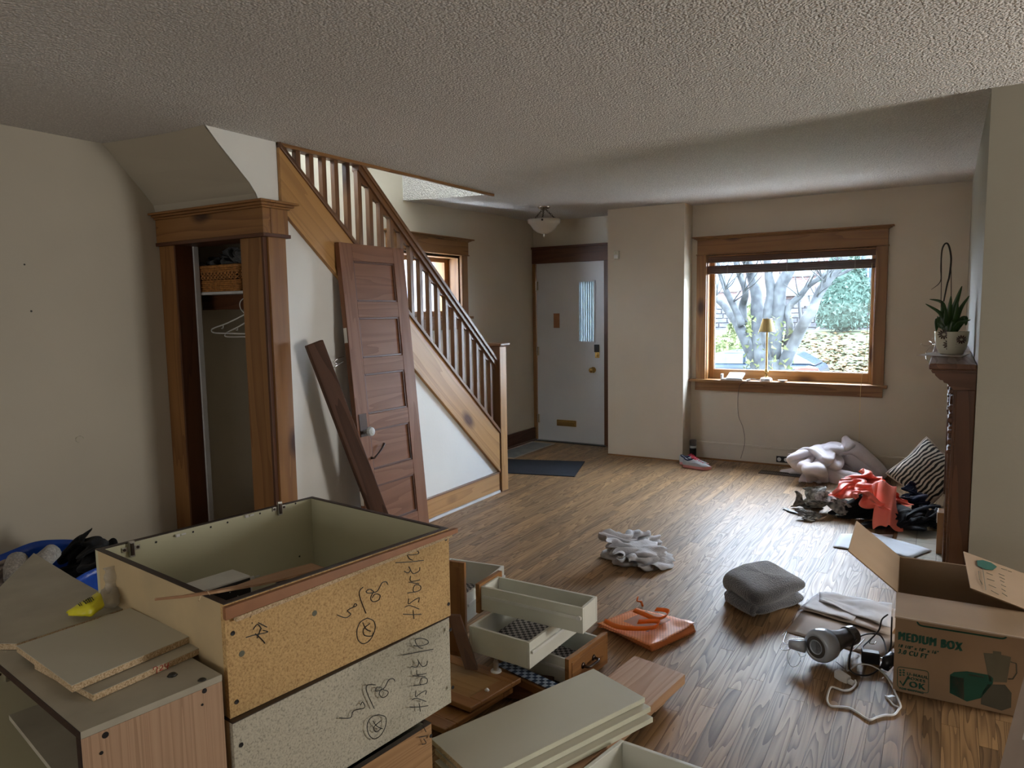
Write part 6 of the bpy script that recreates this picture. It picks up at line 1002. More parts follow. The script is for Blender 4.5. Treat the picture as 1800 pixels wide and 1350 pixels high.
CLOTH['camo'] = (24, 24, ((108,8,21,-4,5,12,-9,-22,3,21,-21,-24,-24,-11,-14,-11,-13,-14,22,29,24,2,-7,-18,58,1,8,1,-8,18,-4,-14,-10,14,0,-21,-23,-20,-17,-17,-2,-21,12,29,20,18,-9,0,74,-1,-5,-8,-14,-2,1,-19,-5,-2,14,5,-16,-22,-30,-19,4,-6,-11,17,10,15,8,13,68,17,-1,-18,-13,-18,-15,-12,2,0,25,16,-5,-26,-34,-16,2,3,-11,-4,-12,-1,20,32,67,13,-1,-7,-13,-13,-11,-7,3,0,31,17,1,-28,-27,-13,9,-12,-9,-16,-14,-12,14,29,70,-2,4,-1,-11,-6,5,-11,7,15,30,15,-2,-28,-43,13,-7,13,-25,-29,-8,-3,2,15,63,-2,-2,10,1,-6,6,5,12,11,24,5,-17,-26,-28,4,4,8,-13,-19,-2,-10,-14,-9,72,-8,2,19,4,-5,7,6,13,23,7,-3,-25,-24,-16,13,25,-8,-4,-23,-5,-10,-29,-21,68,-5,-3,21,15,-13,-6,3,18,23,22,-13,-27,-20,11,23,11,-12,-15,-12,-18,-10,-27,-24,60,-2,-8,7,13,-10,-32,-1,29,33,27,-2,-15,-18,0,24,2,-3,-10,-15,-9,-22,-12,-19,60,-15,-11,-14,-5,-1,-31,-10,27,39,24,9,-5,-9,-10,9,-7,7,-3,-5,4,-14,-18,-14,55,-3,-19,-28,-33,-8,4,-9,20,10,16,13,16,13,-11,-13,-2,-12,5,10,7,-3,-13,-18,60,-10,-4,-35,-44,-27,11,10,17,17,8,-1,20,0,13,-5,-22,3,18,2,-8,4,-12,-9,45,-15,-20,-27,-23,-12,1,13,14,11,11,-2,22,-4,-6,18,-11,2,17,5,-4,-9,-18,-15,66,-18,-20,-30,-10,-4,-1,-7,16,8,-4,11,14,3,-11,20,8,-6,9,11,3,-17,-8,-8,38,0,-14,-16,-6,-9,-12,-10,2,10,-8,1,18,9,-17,22,11,4,7,7,-4,-5,-9,-2,0,9,2,-2,-3,-12,-20,-3,-3,7,0,-8,-2,12,-7,19,24,6,10,11,-10,-20,-5,2,-22,6,2,10,2,-4,-13,2,-9,3,3,-1,-12,-12,11,13,24,15,9,14,-6,-14,-5,-14,-57,17,20,-2,15,3,5,4,-19,1,-6,0,3,-15,4,15,4,7,12,6,-3,5,5,-10,-110,23,38,15,-3,11,15,4,6,-10,-20,-4,14,-6,3,10,6,3,-3,-4,0,17,9,4,-149,30,47,8,-4,-7,2,12,17,40,-11,-11,-6,2,7,8,-3,-4,4,-4,1,7,14,7,-156,20,55,9,3,-22,-16,18,22,43,17,-18,7,1,-7,-4,-4,-13,3,6,12,9,9,6,-150,19,34,25,11,-4,-36,16,35,24,12,-10,21,1,-10,-7,-10,-3,4,9,3,11,10,-1,-177,40,21,21,13,27,-28,-9,38,36,-7,15,3,9,-12,-11,1,-7,3,12,5,19,-2,-12),
 (42,6,-5,-1,-3,-8,-6,-4,12,6,7,17,31,15,-5,2,8,-9,-16,-22,-3,-4,-6,-7,17,-1,3,-11,-4,2,-3,-8,2,1,10,8,29,10,7,2,-9,-2,-12,-17,-10,0,-9,-9,14,16,6,-8,-7,3,3,2,0,-11,0,13,20,3,-3,4,1,-7,-10,-13,-12,9,-9,-14,17,3,18,2,-5,1,5,10,2,-15,-10,2,12,4,0,-5,3,4,-6,-9,-7,-3,-2,-10,12,-3,10,10,1,7,-4,7,9,-12,-24,-14,8,0,8,5,5,2,1,2,-4,1,-5,-13,-7,9,7,10,6,7,-11,-4,8,-10,-22,-18,5,7,-1,13,-2,13,14,4,2,-16,1,-12,-16,7,10,8,13,8,-4,-10,-10,-7,-16,-10,-2,3,-4,4,-2,7,16,8,16,-6,-10,4,-25,15,11,-1,5,12,7,-8,-16,-19,-7,-11,1,-2,-12,-10,4,-2,21,10,12,14,-7,6,-19,13,19,-1,2,5,15,4,-22,-21,-20,-18,2,0,-11,-7,-5,8,12,15,16,12,4,9,-20,4,13,12,8,6,0,4,-11,-24,-21,-14,1,-4,-12,0,-5,21,11,2,16,7,4,8,-23,10,10,9,14,23,0,-8,-13,-24,-22,-11,-5,3,-12,2,14,19,7,-3,8,1,2,3,-14,2,15,7,20,27,4,-8,-11,-25,-22,-18,-7,8,-7,8,22,1,-2,4,5,3,-13,-15,9,5,15,20,26,16,0,-4,-11,-14,-16,-17,-16,9,6,13,7,-11,-14,10,15,2,-17,-31,11,0,15,27,34,20,-3,-4,-11,-14,-8,-13,-10,10,13,3,-1,-18,-21,8,18,11,-23,-30,-3,11,12,24,22,9,9,-8,8,-9,-2,-5,-5,10,10,-1,-11,-15,-16,10,2,-12,-14,-25,-12,17,16,10,10,9,17,0,7,7,6,6,4,5,5,-6,-15,-13,5,8,-14,-27,-23,-15,-19,10,17,13,10,7,19,15,-14,11,14,11,14,7,8,-7,-20,-17,2,14,-12,-29,-24,-18,-14,3,6,5,13,17,17,9,-13,4,22,20,13,12,14,-7,-29,-22,-13,2,-9,-17,-17,-10,-1,2,-2,-4,9,17,14,2,-7,1,27,21,21,9,15,0,-26,-37,-22,-18,-14,-9,0,-9,23,1,-10,1,-3,4,5,-1,4,6,29,21,5,10,13,11,-6,-34,-37,-36,-18,-5,12,5,34,0,-11,-3,-2,-8,-5,-6,5,17,20,14,-4,10,18,17,-2,-22,-36,-27,-18,1,4,2,50,-18,0,-1,1,-13,-19,-10,2,15,14,9,13,9,14,16,3,-19,-28,-18,-11,8,-2,-19,51,-4,-10,4,0,-17,-24,-10,8,5,14,5,21,24,2,8,2,-18,-17,-5,-9,-9,-5,-12,34,11,0,3,1,-16,-31,-23,5,6,12,10,24,24,19,2,-2,-13,-16,-4,-12,-12,-17,-10),
 (149,-7,6,-15,-15,-21,-14,2,-8,3,-1,8,-2,-22,-6,-13,-12,11,10,10,5,10,15,13,57,-9,-4,-13,-14,-13,-11,7,-9,-9,-4,-1,5,-18,-2,-10,-25,0,23,8,-1,-5,14,18,81,-5,-14,-15,-8,-8,-7,0,-5,-7,-12,-6,-4,-12,4,-5,-18,-19,16,16,-8,-6,1,9,101,-6,-8,-9,-6,2,-6,-6,-11,-8,-5,-11,-10,-2,7,-5,-10,-15,-3,3,-2,-15,-2,10,108,-8,-8,-11,0,3,-5,-7,-5,-13,0,-11,-12,1,2,-2,-5,-8,-4,-9,-9,-8,-8,16,101,-9,-14,-5,-1,0,-5,-2,-9,-14,1,2,-12,-5,0,-1,-10,3,-1,-4,-13,3,-9,-1,98,-14,-12,-7,2,-2,-7,-6,0,-13,6,-5,-7,-2,-1,-11,-10,-6,6,1,0,-5,5,-5,87,-6,-12,-7,-6,-4,-3,-6,-3,-10,14,-13,-12,3,3,-21,-14,-11,2,0,8,8,-5,0,85,10,-13,-3,-8,-3,-1,-12,-13,-5,-2,-8,-4,-1,2,-12,-20,-11,-3,-4,6,14,1,2,78,19,0,-7,-1,-8,2,-8,-20,-25,-5,2,-9,0,-6,-3,-11,0,-7,-4,-8,7,18,3,78,17,4,-7,-7,-5,-3,-7,-9,-21,-11,-5,-4,-7,-1,-6,-5,8,-8,-5,-9,-1,8,-2,95,10,-3,2,-7,-6,-6,-10,-3,-10,-11,-9,-9,-5,-1,2,0,-3,-9,-6,-2,-5,-11,-4,121,1,-7,-5,1,-8,-8,-8,-5,4,-12,-14,-4,-2,-1,-1,-4,-8,-6,-2,2,-8,-16,-19,140,2,-7,-9,-1,-5,-13,-6,-6,-2,-6,-9,5,-8,-8,3,-9,-8,-2,-7,0,-7,-19,-19,143,2,-5,-7,-1,-10,-4,-10,-5,-10,-11,-1,8,-6,-17,2,2,-14,1,-2,-7,-11,-21,-16,153,-2,-10,-2,0,-2,-13,-12,-7,-4,-10,-7,0,-5,-8,-4,-1,-4,-3,-8,-5,-11,-9,-14,146,7,-6,1,8,-3,-20,-27,-13,-1,-3,-6,-4,-5,-8,-10,-6,3,-3,-4,-17,-13,-8,-7,140,4,9,9,8,-2,-18,-28,-20,-16,-5,-1,6,-1,-4,-13,-7,-2,-7,-4,-15,-11,-12,1,123,-2,15,24,12,3,-13,-22,-21,-33,-9,-3,-1,11,2,-17,-8,-8,-10,-10,-13,-2,-7,-5,96,7,23,31,14,11,2,-11,-22,-40,-22,-5,-12,5,7,-11,-15,-7,-9,-14,-12,-6,6,-7,90,7,20,40,15,2,8,0,-12,-27,-40,-11,-16,-1,9,-14,-15,-8,-14,-9,-2,-8,2,-4,81,12,15,29,28,12,-5,-1,-8,-17,-33,-28,-10,-11,-2,-3,-10,-9,-10,-6,1,-11,-4,6,54,24,19,11,24,32,10,-12,-1,-40,-24,-21,-7,-12,-15,-9,-3,-2,-3,-12,3,-2,-9,2,42,16,27,-3,23,44,20,-5,-22,-33,-23,-20,-17,-14,6,-9,-14,-2,-1,-8,-4,9,4,-4)))
CLOTH['jeans'] = (34, 22, ((30,-7,6,10,13,17,5,8,1,8,3,13,12,1,6,13,10,10,7,2,3,9,8,9,-11,-2,13,12,5,8,3,5,-1,-2,-188,-2,1,5,5,12,7,8,1,7,3,9,8,5,11,14,16,15,13,2,4,-2,9,7,-3,-6,7,10,5,5,2,4,-4,4,-165,-4,1,-1,0,6,6,9,5,7,7,2,7,9,10,19,17,9,17,6,5,-8,3,9,0,-5,5,10,10,4,-4,-5,-9,0,-131,-5,-3,-2,-9,2,9,0,12,8,6,10,4,7,12,17,16,10,10,11,8,-2,-5,8,7,-4,2,6,13,9,0,-7,-9,-9,-141,-3,-8,-8,-5,-4,7,7,18,14,9,8,7,8,10,13,16,12,9,3,9,4,0,4,9,7,3,-4,6,9,6,10,0,-9,-171,-11,-10,-13,-10,-2,8,4,17,21,19,11,7,11,11,10,10,11,12,6,9,5,6,4,4,3,4,1,1,9,9,9,8,4,-202,5,-6,-18,-19,-5,8,13,17,19,23,13,7,11,7,9,9,6,11,11,10,8,4,2,3,4,2,11,1,8,5,7,8,8,-204,2,7,-16,-17,-2,-1,14,23,23,14,8,7,4,10,9,10,12,9,12,7,7,-2,5,4,8,10,13,5,3,8,-4,4,11,-219,9,2,6,-8,0,2,13,21,18,14,0,-1,5,8,9,12,13,10,12,10,2,-6,4,8,8,9,9,5,6,4,5,5,3,-211,4,5,2,5,2,9,16,16,13,8,0,-2,3,10,10,8,8,11,9,9,0,-5,5,8,5,13,9,6,6,8,3,5,1,-207,10,3,-1,7,4,7,21,18,12,5,1,-2,-1,13,7,8,5,2,9,3,4,-2,3,11,8,7,10,6,6,6,5,-1,8,-204,5,7,9,3,7,2,15,19,14,13,5,-3,1,6,9,9,0,-2,7,6,7,6,8,14,3,-4,2,8,7,4,0,4,-1,-200,11,12,11,5,4,7,7,18,15,12,9,2,3,7,0,11,3,-3,8,5,6,10,14,13,3,-3,2,0,-1,-2,0,-4,-8,-171,8,9,8,8,6,6,8,12,17,11,6,6,3,6,7,7,8,-4,1,9,8,11,12,12,10,2,1,-5,-9,-3,-9,-7,-11,-154,2,8,10,15,2,7,8,16,9,11,10,5,2,8,7,8,8,0,-5,6,15,15,7,7,7,5,1,-11,-5,-2,-15,-4,-15,-142,3,7,12,7,6,7,14,12,13,5,7,2,8,6,6,9,7,8,2,2,9,13,10,6,4,2,-7,-11,-6,-5,-9,-4,-3,-148,7,10,6,5,8,9,13,14,12,7,11,0,6,4,7,6,6,8,9,13,11,9,10,12,-8,-10,-10,-11,-5,-7,-9,-3,1,-148,11,12,14,4,5,12,2,14,14,17,11,2,6,-1,6,6,1,8,4,15,16,12,14,10,-6,-16,-16,-11,-2,-5,-11,4,-7,-146,11,20,11,8,7,11,-2,18,24,10,16,8,-5,-6,8,5,1,5,5,5,14,13,15,2,3,-11,-15,-14,-10,-4,1,2,-11,-135,13,15,8,5,10,21,4,21,32,18,12,1,-6,-14,-2,4,0,3,7,4,9,6,9,-2,3,4,-8,-12,-10,-1,-3,10,-3,-148,1,11,11,10,9,24,20,22,32,22,15,-4,-12,-17,-12,9,-4,6,7,-2,7,2,2,2,-2,6,6,-5,-6,-7,-6,7,3,-158,3,8,11,10,8,15,30,21,27,28,12,-2,-16,-12,5,-1,1,0,10,-10,1,1,-1,6,0,3,8,7,-5,-1,-9,1,-1),
 (20,12,10,-16,-5,15,27,4,-19,-1,-8,7,-8,15,-4,-7,-9,-4,5,10,16,-1,-11,15,16,5,-10,2,1,22,1,13,20,-1,-101,1,14,-6,-22,-1,19,0,-28,9,1,-1,7,6,10,10,-3,-13,-1,14,6,19,-11,4,20,11,4,1,11,12,18,-3,13,5,-87,-26,-4,2,-22,5,-3,-4,5,-7,9,-14,-3,-6,17,19,16,-8,-7,10,1,20,9,-5,18,17,10,15,3,13,11,1,4,-1,-68,-33,-12,4,-17,-1,-3,-25,22,6,2,-6,-11,-5,5,24,13,5,-4,5,7,-1,20,-10,7,20,17,22,7,0,4,16,8,-1,-78,-32,-12,-7,7,-12,-3,-20,-7,7,18,-2,-3,1,3,-2,6,8,-1,16,1,11,13,15,-11,10,17,14,18,7,4,4,12,9,-93,-28,1,-16,-11,7,3,-16,-5,3,0,-7,-6,3,2,-6,7,8,21,12,6,11,8,18,8,-2,12,12,23,8,8,-16,-3,15,-88,-7,-5,-5,-9,5,3,-4,-18,-3,0,-8,-15,-3,11,0,8,8,17,15,6,2,12,20,16,4,17,3,22,1,-12,-5,10,-15,-53,-11,-10,7,-4,-4,-13,-5,-1,4,-16,0,-2,-14,17,3,4,0,6,12,10,3,10,14,30,16,2,-9,3,28,-7,-27,6,2,-40,-1,-13,-5,-3,-13,-12,-15,-3,8,6,-16,10,-2,-7,1,10,15,3,-7,15,19,10,-1,26,18,-14,-13,8,7,15,0,-13,10,-28,-6,-9,-8,-11,-17,-8,0,-5,-5,3,-8,5,13,-9,1,10,0,2,6,15,12,14,7,12,16,1,-14,-13,11,5,16,6,-7,-17,-18,-22,-6,-6,-9,-13,8,2,-6,-19,2,-4,17,6,-5,13,6,4,-2,16,-11,15,20,11,11,8,-5,-10,2,15,3,19,7,7,-34,-28,-25,-19,-5,-8,3,1,-3,-9,-10,3,8,8,0,4,17,11,-1,-17,-6,20,17,-6,16,6,16,6,-1,14,-12,8,27,27,-12,-30,-45,-37,-8,-8,11,-4,-1,-3,-8,2,9,5,-11,0,21,17,2,-10,-14,2,11,-16,14,16,15,17,16,-5,4,1,27,19,8,-22,-39,-43,-20,-13,0,-3,-1,-1,-5,8,12,7,-7,-14,9,22,12,-5,-8,-8,-7,-20,8,21,19,28,27,-3,-11,19,21,-7,-5,-2,-17,-35,-31,-10,-22,-3,-7,-2,8,4,16,-5,11,0,-11,20,13,9,-7,3,-18,-16,-8,28,19,15,25,27,-22,-1,31,-31,1,-12,-21,-27,-14,-14,-1,-12,-3,-5,9,9,4,12,-9,13,-12,2,4,11,2,-1,-3,-16,10,8,25,33,24,7,-13,-9,16,-24,-16,-20,-13,-18,-5,-3,-2,4,-2,-6,5,10,4,8,-1,-3,5,-12,-15,-3,-2,6,-9,-1,26,11,22,36,10,-11,-11,20,12,-17,-19,-21,-19,-4,11,-11,-14,-1,7,7,-12,11,1,15,0,-4,15,-1,-16,-33,-13,-11,-2,22,23,20,11,23,7,-2,1,22,8,-44,6,-14,-16,-15,18,-8,-21,-6,3,10,5,-4,14,16,1,-14,15,2,-6,-18,-25,-6,2,13,24,13,8,0,3,15,13,15,3,-55,-6,11,-12,-19,6,1,-17,-22,-8,-1,8,8,16,17,11,-11,7,-1,2,-16,-3,-1,8,7,16,14,5,1,6,5,13,8,10,-52,-25,4,12,-11,-9,5,-17,-24,-19,-12,7,16,17,29,17,-11,10,-7,0,-9,5,-8,15,10,1,14,11,10,5,-8,20,11,-12,-27,-30,-20,5,3,-3,0,3,-22,-24,-11,4,13,15,37,-3,14,-4,-3,-8,-1,-5,-9,5,24,9,4,14,15,8,-9,12,13,-13),
 (131,5,-7,1,21,6,-3,6,3,3,11,3,0,-4,-2,1,-4,-7,-11,-15,-10,1,2,-5,1,-6,-6,5,13,16,28,13,6,-3,-34,-11,-6,-11,9,8,-6,4,4,-2,12,3,-1,-3,1,8,12,10,-5,-11,-13,-7,-7,-10,-5,-2,-13,11,26,36,28,13,8,-9,-46,-13,-16,-14,-8,1,2,2,1,1,8,5,-7,5,7,5,20,23,9,-8,-18,-17,-17,-11,-2,-2,-3,12,24,31,19,9,3,3,-47,-14,-19,-18,-9,-8,0,1,5,7,11,5,-8,2,5,7,16,26,18,2,-16,-23,-18,-4,-1,8,11,7,5,11,22,2,-4,5,-42,-20,-15,-20,-17,-11,-4,11,4,12,12,6,0,6,0,0,10,14,16,8,-1,-9,-8,-5,17,14,12,-7,-6,1,8,2,-8,2,-40,-15,-21,-21,-23,-18,-9,10,14,17,16,8,5,6,3,3,7,-3,14,9,9,4,8,5,10,9,13,-8,-7,-5,-6,-1,-5,-3,-22,-22,-23,-24,-21,-21,-13,5,16,25,14,8,5,7,4,3,0,9,7,11,15,15,4,2,5,-3,3,-9,0,-2,1,-3,-4,-4,-3,-19,-24,-19,-24,-19,-3,5,20,16,19,-5,-3,3,0,3,4,12,24,17,18,0,-10,-9,-10,-15,-15,-9,6,1,11,7,5,-2,12,-14,-18,-22,-19,-11,6,21,16,15,4,-3,-13,-4,7,7,10,11,21,19,6,-3,-18,-26,-19,-20,-19,-15,-8,8,8,11,9,4,55,-18,-18,-19,-16,-1,8,20,24,16,-7,-10,-13,-10,-1,20,19,17,17,8,4,-8,-19,-28,-23,-21,-18,-15,-13,-7,6,7,4,10,87,-5,-17,-21,-15,1,15,13,16,10,4,-14,-13,-9,-8,11,18,19,17,2,3,-16,-18,-22,-25,-18,-14,-9,-11,-7,-6,10,7,3,98,-2,-11,-14,-14,-11,19,18,13,9,4,-12,-11,-10,-9,-4,9,8,7,-2,-4,-14,-16,-19,-12,-12,-8,-3,0,0,3,13,13,14,39,11,3,-4,-14,-14,0,13,11,11,7,-2,-8,-11,-10,-14,-5,0,-2,2,-8,-13,-18,-21,-13,-8,3,3,5,11,18,18,30,27,-20,9,8,0,-8,-10,-10,4,10,12,7,1,-7,-7,-11,-13,-14,2,-1,-3,-4,-13,-24,-23,-10,-6,2,4,5,15,29,28,38,38,-38,-8,8,-4,-6,-6,-11,-3,15,13,8,-5,-9,-7,-9,-16,-3,-7,1,-7,-3,-7,-17,-30,-6,-9,-4,8,18,23,36,35,36,17,-25,-11,-5,-2,-15,-16,-7,4,9,12,13,-5,-11,-8,-6,-15,-8,-5,-2,-5,-7,-16,-20,-23,3,1,8,11,23,32,41,30,21,13,-29,-8,-10,-16,-24,-15,0,4,14,19,15,-1,-8,-8,-12,-12,-15,-11,-8,-9,-7,-22,-23,-8,5,5,16,23,27,35,35,21,9,5,-26,-4,-12,-21,-25,-11,2,19,13,20,15,6,-5,-7,-9,-10,-15,-14,-18,-21,-20,-23,-20,-4,3,10,15,24,28,34,27,15,6,-3,2,-12,-10,-17,-13,-7,6,32,16,18,23,8,-6,-3,-5,-14,-17,-17,-23,-33,-37,-27,-21,-8,11,6,19,19,10,21,17,11,2,-1,35,-3,-14,-4,-5,4,15,40,21,13,13,5,-3,-8,10,-18,-25,-29,-30,-31,-34,-25,-19,-14,17,5,8,15,4,-1,2,9,6,2,64,-5,-15,-5,8,21,24,36,24,12,1,-7,-8,1,1,-12,-33,-33,-31,-29,-29,-18,-16,-8,12,11,-2,9,10,-7,-14,6,12,1,87,-11,-9,-11,3,21,33,24,31,20,2,-1,-2,-1,-8,-39,-34,-29,-26,-23,-16,-25,-10,-11,4,11,11,-1,5,-1,-14,-2,7,5)))
CLOTH['top'] = (20, 16, ((81,3,14,12,19,-10,-14,6,54,36,-7,-3,-2,6,10,7,13,13,2,4,-158,12,16,25,21,-30,-24,-7,44,40,7,-4,-10,10,11,1,21,14,7,-5,-153,18,15,9,25,-4,-18,-5,14,26,21,-2,-5,6,7,-3,18,11,7,-3,-136,19,15,0,26,8,-2,-7,3,12,12,-4,1,9,-7,5,8,13,16,5,-119,11,22,23,15,6,-22,-11,-3,6,6,1,6,5,1,-9,6,11,11,43,-141,38,33,43,13,-9,-20,-22,-17,-16,0,3,5,-3,15,1,-13,-7,15,31,-91,32,43,38,27,-25,-26,5,-10,-19,-17,3,20,-9,-13,-5,-1,-23,-1,35,-66,21,21,47,27,12,-14,0,5,-19,-34,9,-3,9,1,-29,6,-6,-20,21,-65,0,16,43,34,10,-5,4,12,12,-25,-28,29,-12,-1,-12,-3,20,-11,-5,-113,8,39,37,27,-10,-6,8,20,13,3,-15,-1,19,-10,-4,-2,9,4,-1,-153,10,52,37,22,-16,-27,3,25,14,12,-2,8,-6,7,14,13,2,-2,5,-141,7,22,36,21,-14,-12,-4,-2,14,16,-4,23,2,20,7,2,14,2,-30,-114,23,20,-2,19,9,6,-10,-1,5,6,2,12,15,25,12,-5,0,6,-18,-112,23,15,-13,28,14,7,-12,-18,7,21,8,9,18,23,13,1,-2,-20,5,-129,6,20,-4,21,24,22,-13,-11,-24,23,22,18,16,20,19,8,-27,14,-3,-206,12,36,41,10,13,-1,-12,-1,16,15,15,24,10,22,13,15,17,-2,-1),
 (125,5,-9,10,9,14,-15,-12,8,-13,2,22,-12,-4,-9,-8,-2,-1,-12,-15,48,5,-7,1,7,13,5,-13,-10,5,-2,0,-4,-12,-7,7,4,-13,-18,-12,59,6,-3,0,2,5,4,-5,-8,7,6,-9,-18,-18,-15,-6,13,-2,-10,-14,69,7,5,5,2,-4,-7,-4,3,-2,-3,-2,-18,-23,-29,-18,-1,7,10,-4,76,15,14,14,-3,-10,-6,-8,-9,-16,-7,-4,-18,-20,-23,-14,-13,-8,14,12,84,32,35,24,-9,-21,-23,-12,-10,-22,-18,-14,-13,-17,-13,-19,-5,-15,-7,9,129,30,44,24,-6,-25,-29,-20,-5,-22,-26,-18,-11,-15,-21,-9,-13,-3,-18,-4,143,26,31,17,7,-12,-21,-10,-10,-23,-30,-19,-20,-14,-21,-12,-11,-7,1,-11,120,27,20,19,7,-3,-11,-5,-3,-23,-28,-25,-12,-24,-18,-12,-8,-5,-7,-7,92,33,28,16,4,-19,-23,-8,9,0,-19,-17,-17,-15,-15,-10,-14,-2,-11,-9,73,46,30,23,2,-23,-27,-18,-5,5,-3,-11,-14,-17,-5,-14,-18,-14,6,-4,70,38,47,24,2,-25,-17,-26,-24,-11,1,-9,-7,-8,-1,-9,-21,-18,-4,13,76,27,48,33,-6,-23,-37,-23,-16,-10,-8,-7,-3,-3,-7,-14,-11,-17,3,8,93,17,33,33,5,-24,-43,-26,-17,-11,-3,-2,-8,-7,-2,-12,-18,-11,9,10,74,17,21,28,12,-9,-32,-35,-22,-20,2,10,-9,-6,1,6,-15,-7,-6,11,61,6,7,15,18,-3,-25,-29,-26,-11,-8,19,-10,4,10,12,4,-15,-19,2),
 (193,-17,-1,-2,15,0,-25,-8,40,4,-31,-28,-14,18,13,-3,-15,6,22,19,34,-15,9,6,-6,-4,-57,-17,34,13,-14,-17,-29,3,13,-28,-8,1,21,33,54,-5,5,24,11,-24,-44,-24,6,13,-9,-23,8,5,9,-30,3,10,3,-6,53,-4,14,20,8,-21,-19,-19,-22,-5,10,-21,0,30,20,-7,-22,16,15,-30,4,23,16,14,8,-17,-23,-12,-26,-2,14,-6,-8,9,14,22,-1,-11,22,-23,-18,24,54,-5,4,-28,-24,-20,-25,-5,12,14,2,8,1,2,29,6,-18,22,-29,12,24,6,-8,-15,-31,-17,-18,-11,5,5,3,7,10,24,7,12,-7,1,12,7,-6,-4,-7,-13,-13,-23,-17,-7,-7,7,-3,17,18,10,4,4,-16,9,62,-4,-27,-8,-2,-12,-30,-15,-19,-1,4,-5,3,9,14,4,-3,15,-8,-7,103,-21,-23,-14,0,-28,-31,-12,-9,-8,2,2,1,4,4,-2,-4,16,18,-12,96,-18,-24,-9,-9,-23,-21,-15,-9,-20,5,6,4,-3,-21,-3,22,26,24,16,70,-30,-18,7,-20,-7,-43,-24,-7,-3,-8,14,-8,-13,4,11,21,23,34,-11,44,1,-26,9,-15,-13,-22,-16,-30,-13,-10,9,-6,-9,-1,18,36,23,26,-8,23,-9,-9,-1,0,-10,-18,-25,-33,-6,-6,15,12,1,-8,-3,24,31,9,12,5,-8,-4,-4,1,-14,8,-46,-38,-1,-3,18,10,24,0,-20,11,20,18,17,34,-20,-32,-9,26,-7,-32,-46,-35,-3,18,3,18,25,3,17,-13,10,7,9)))
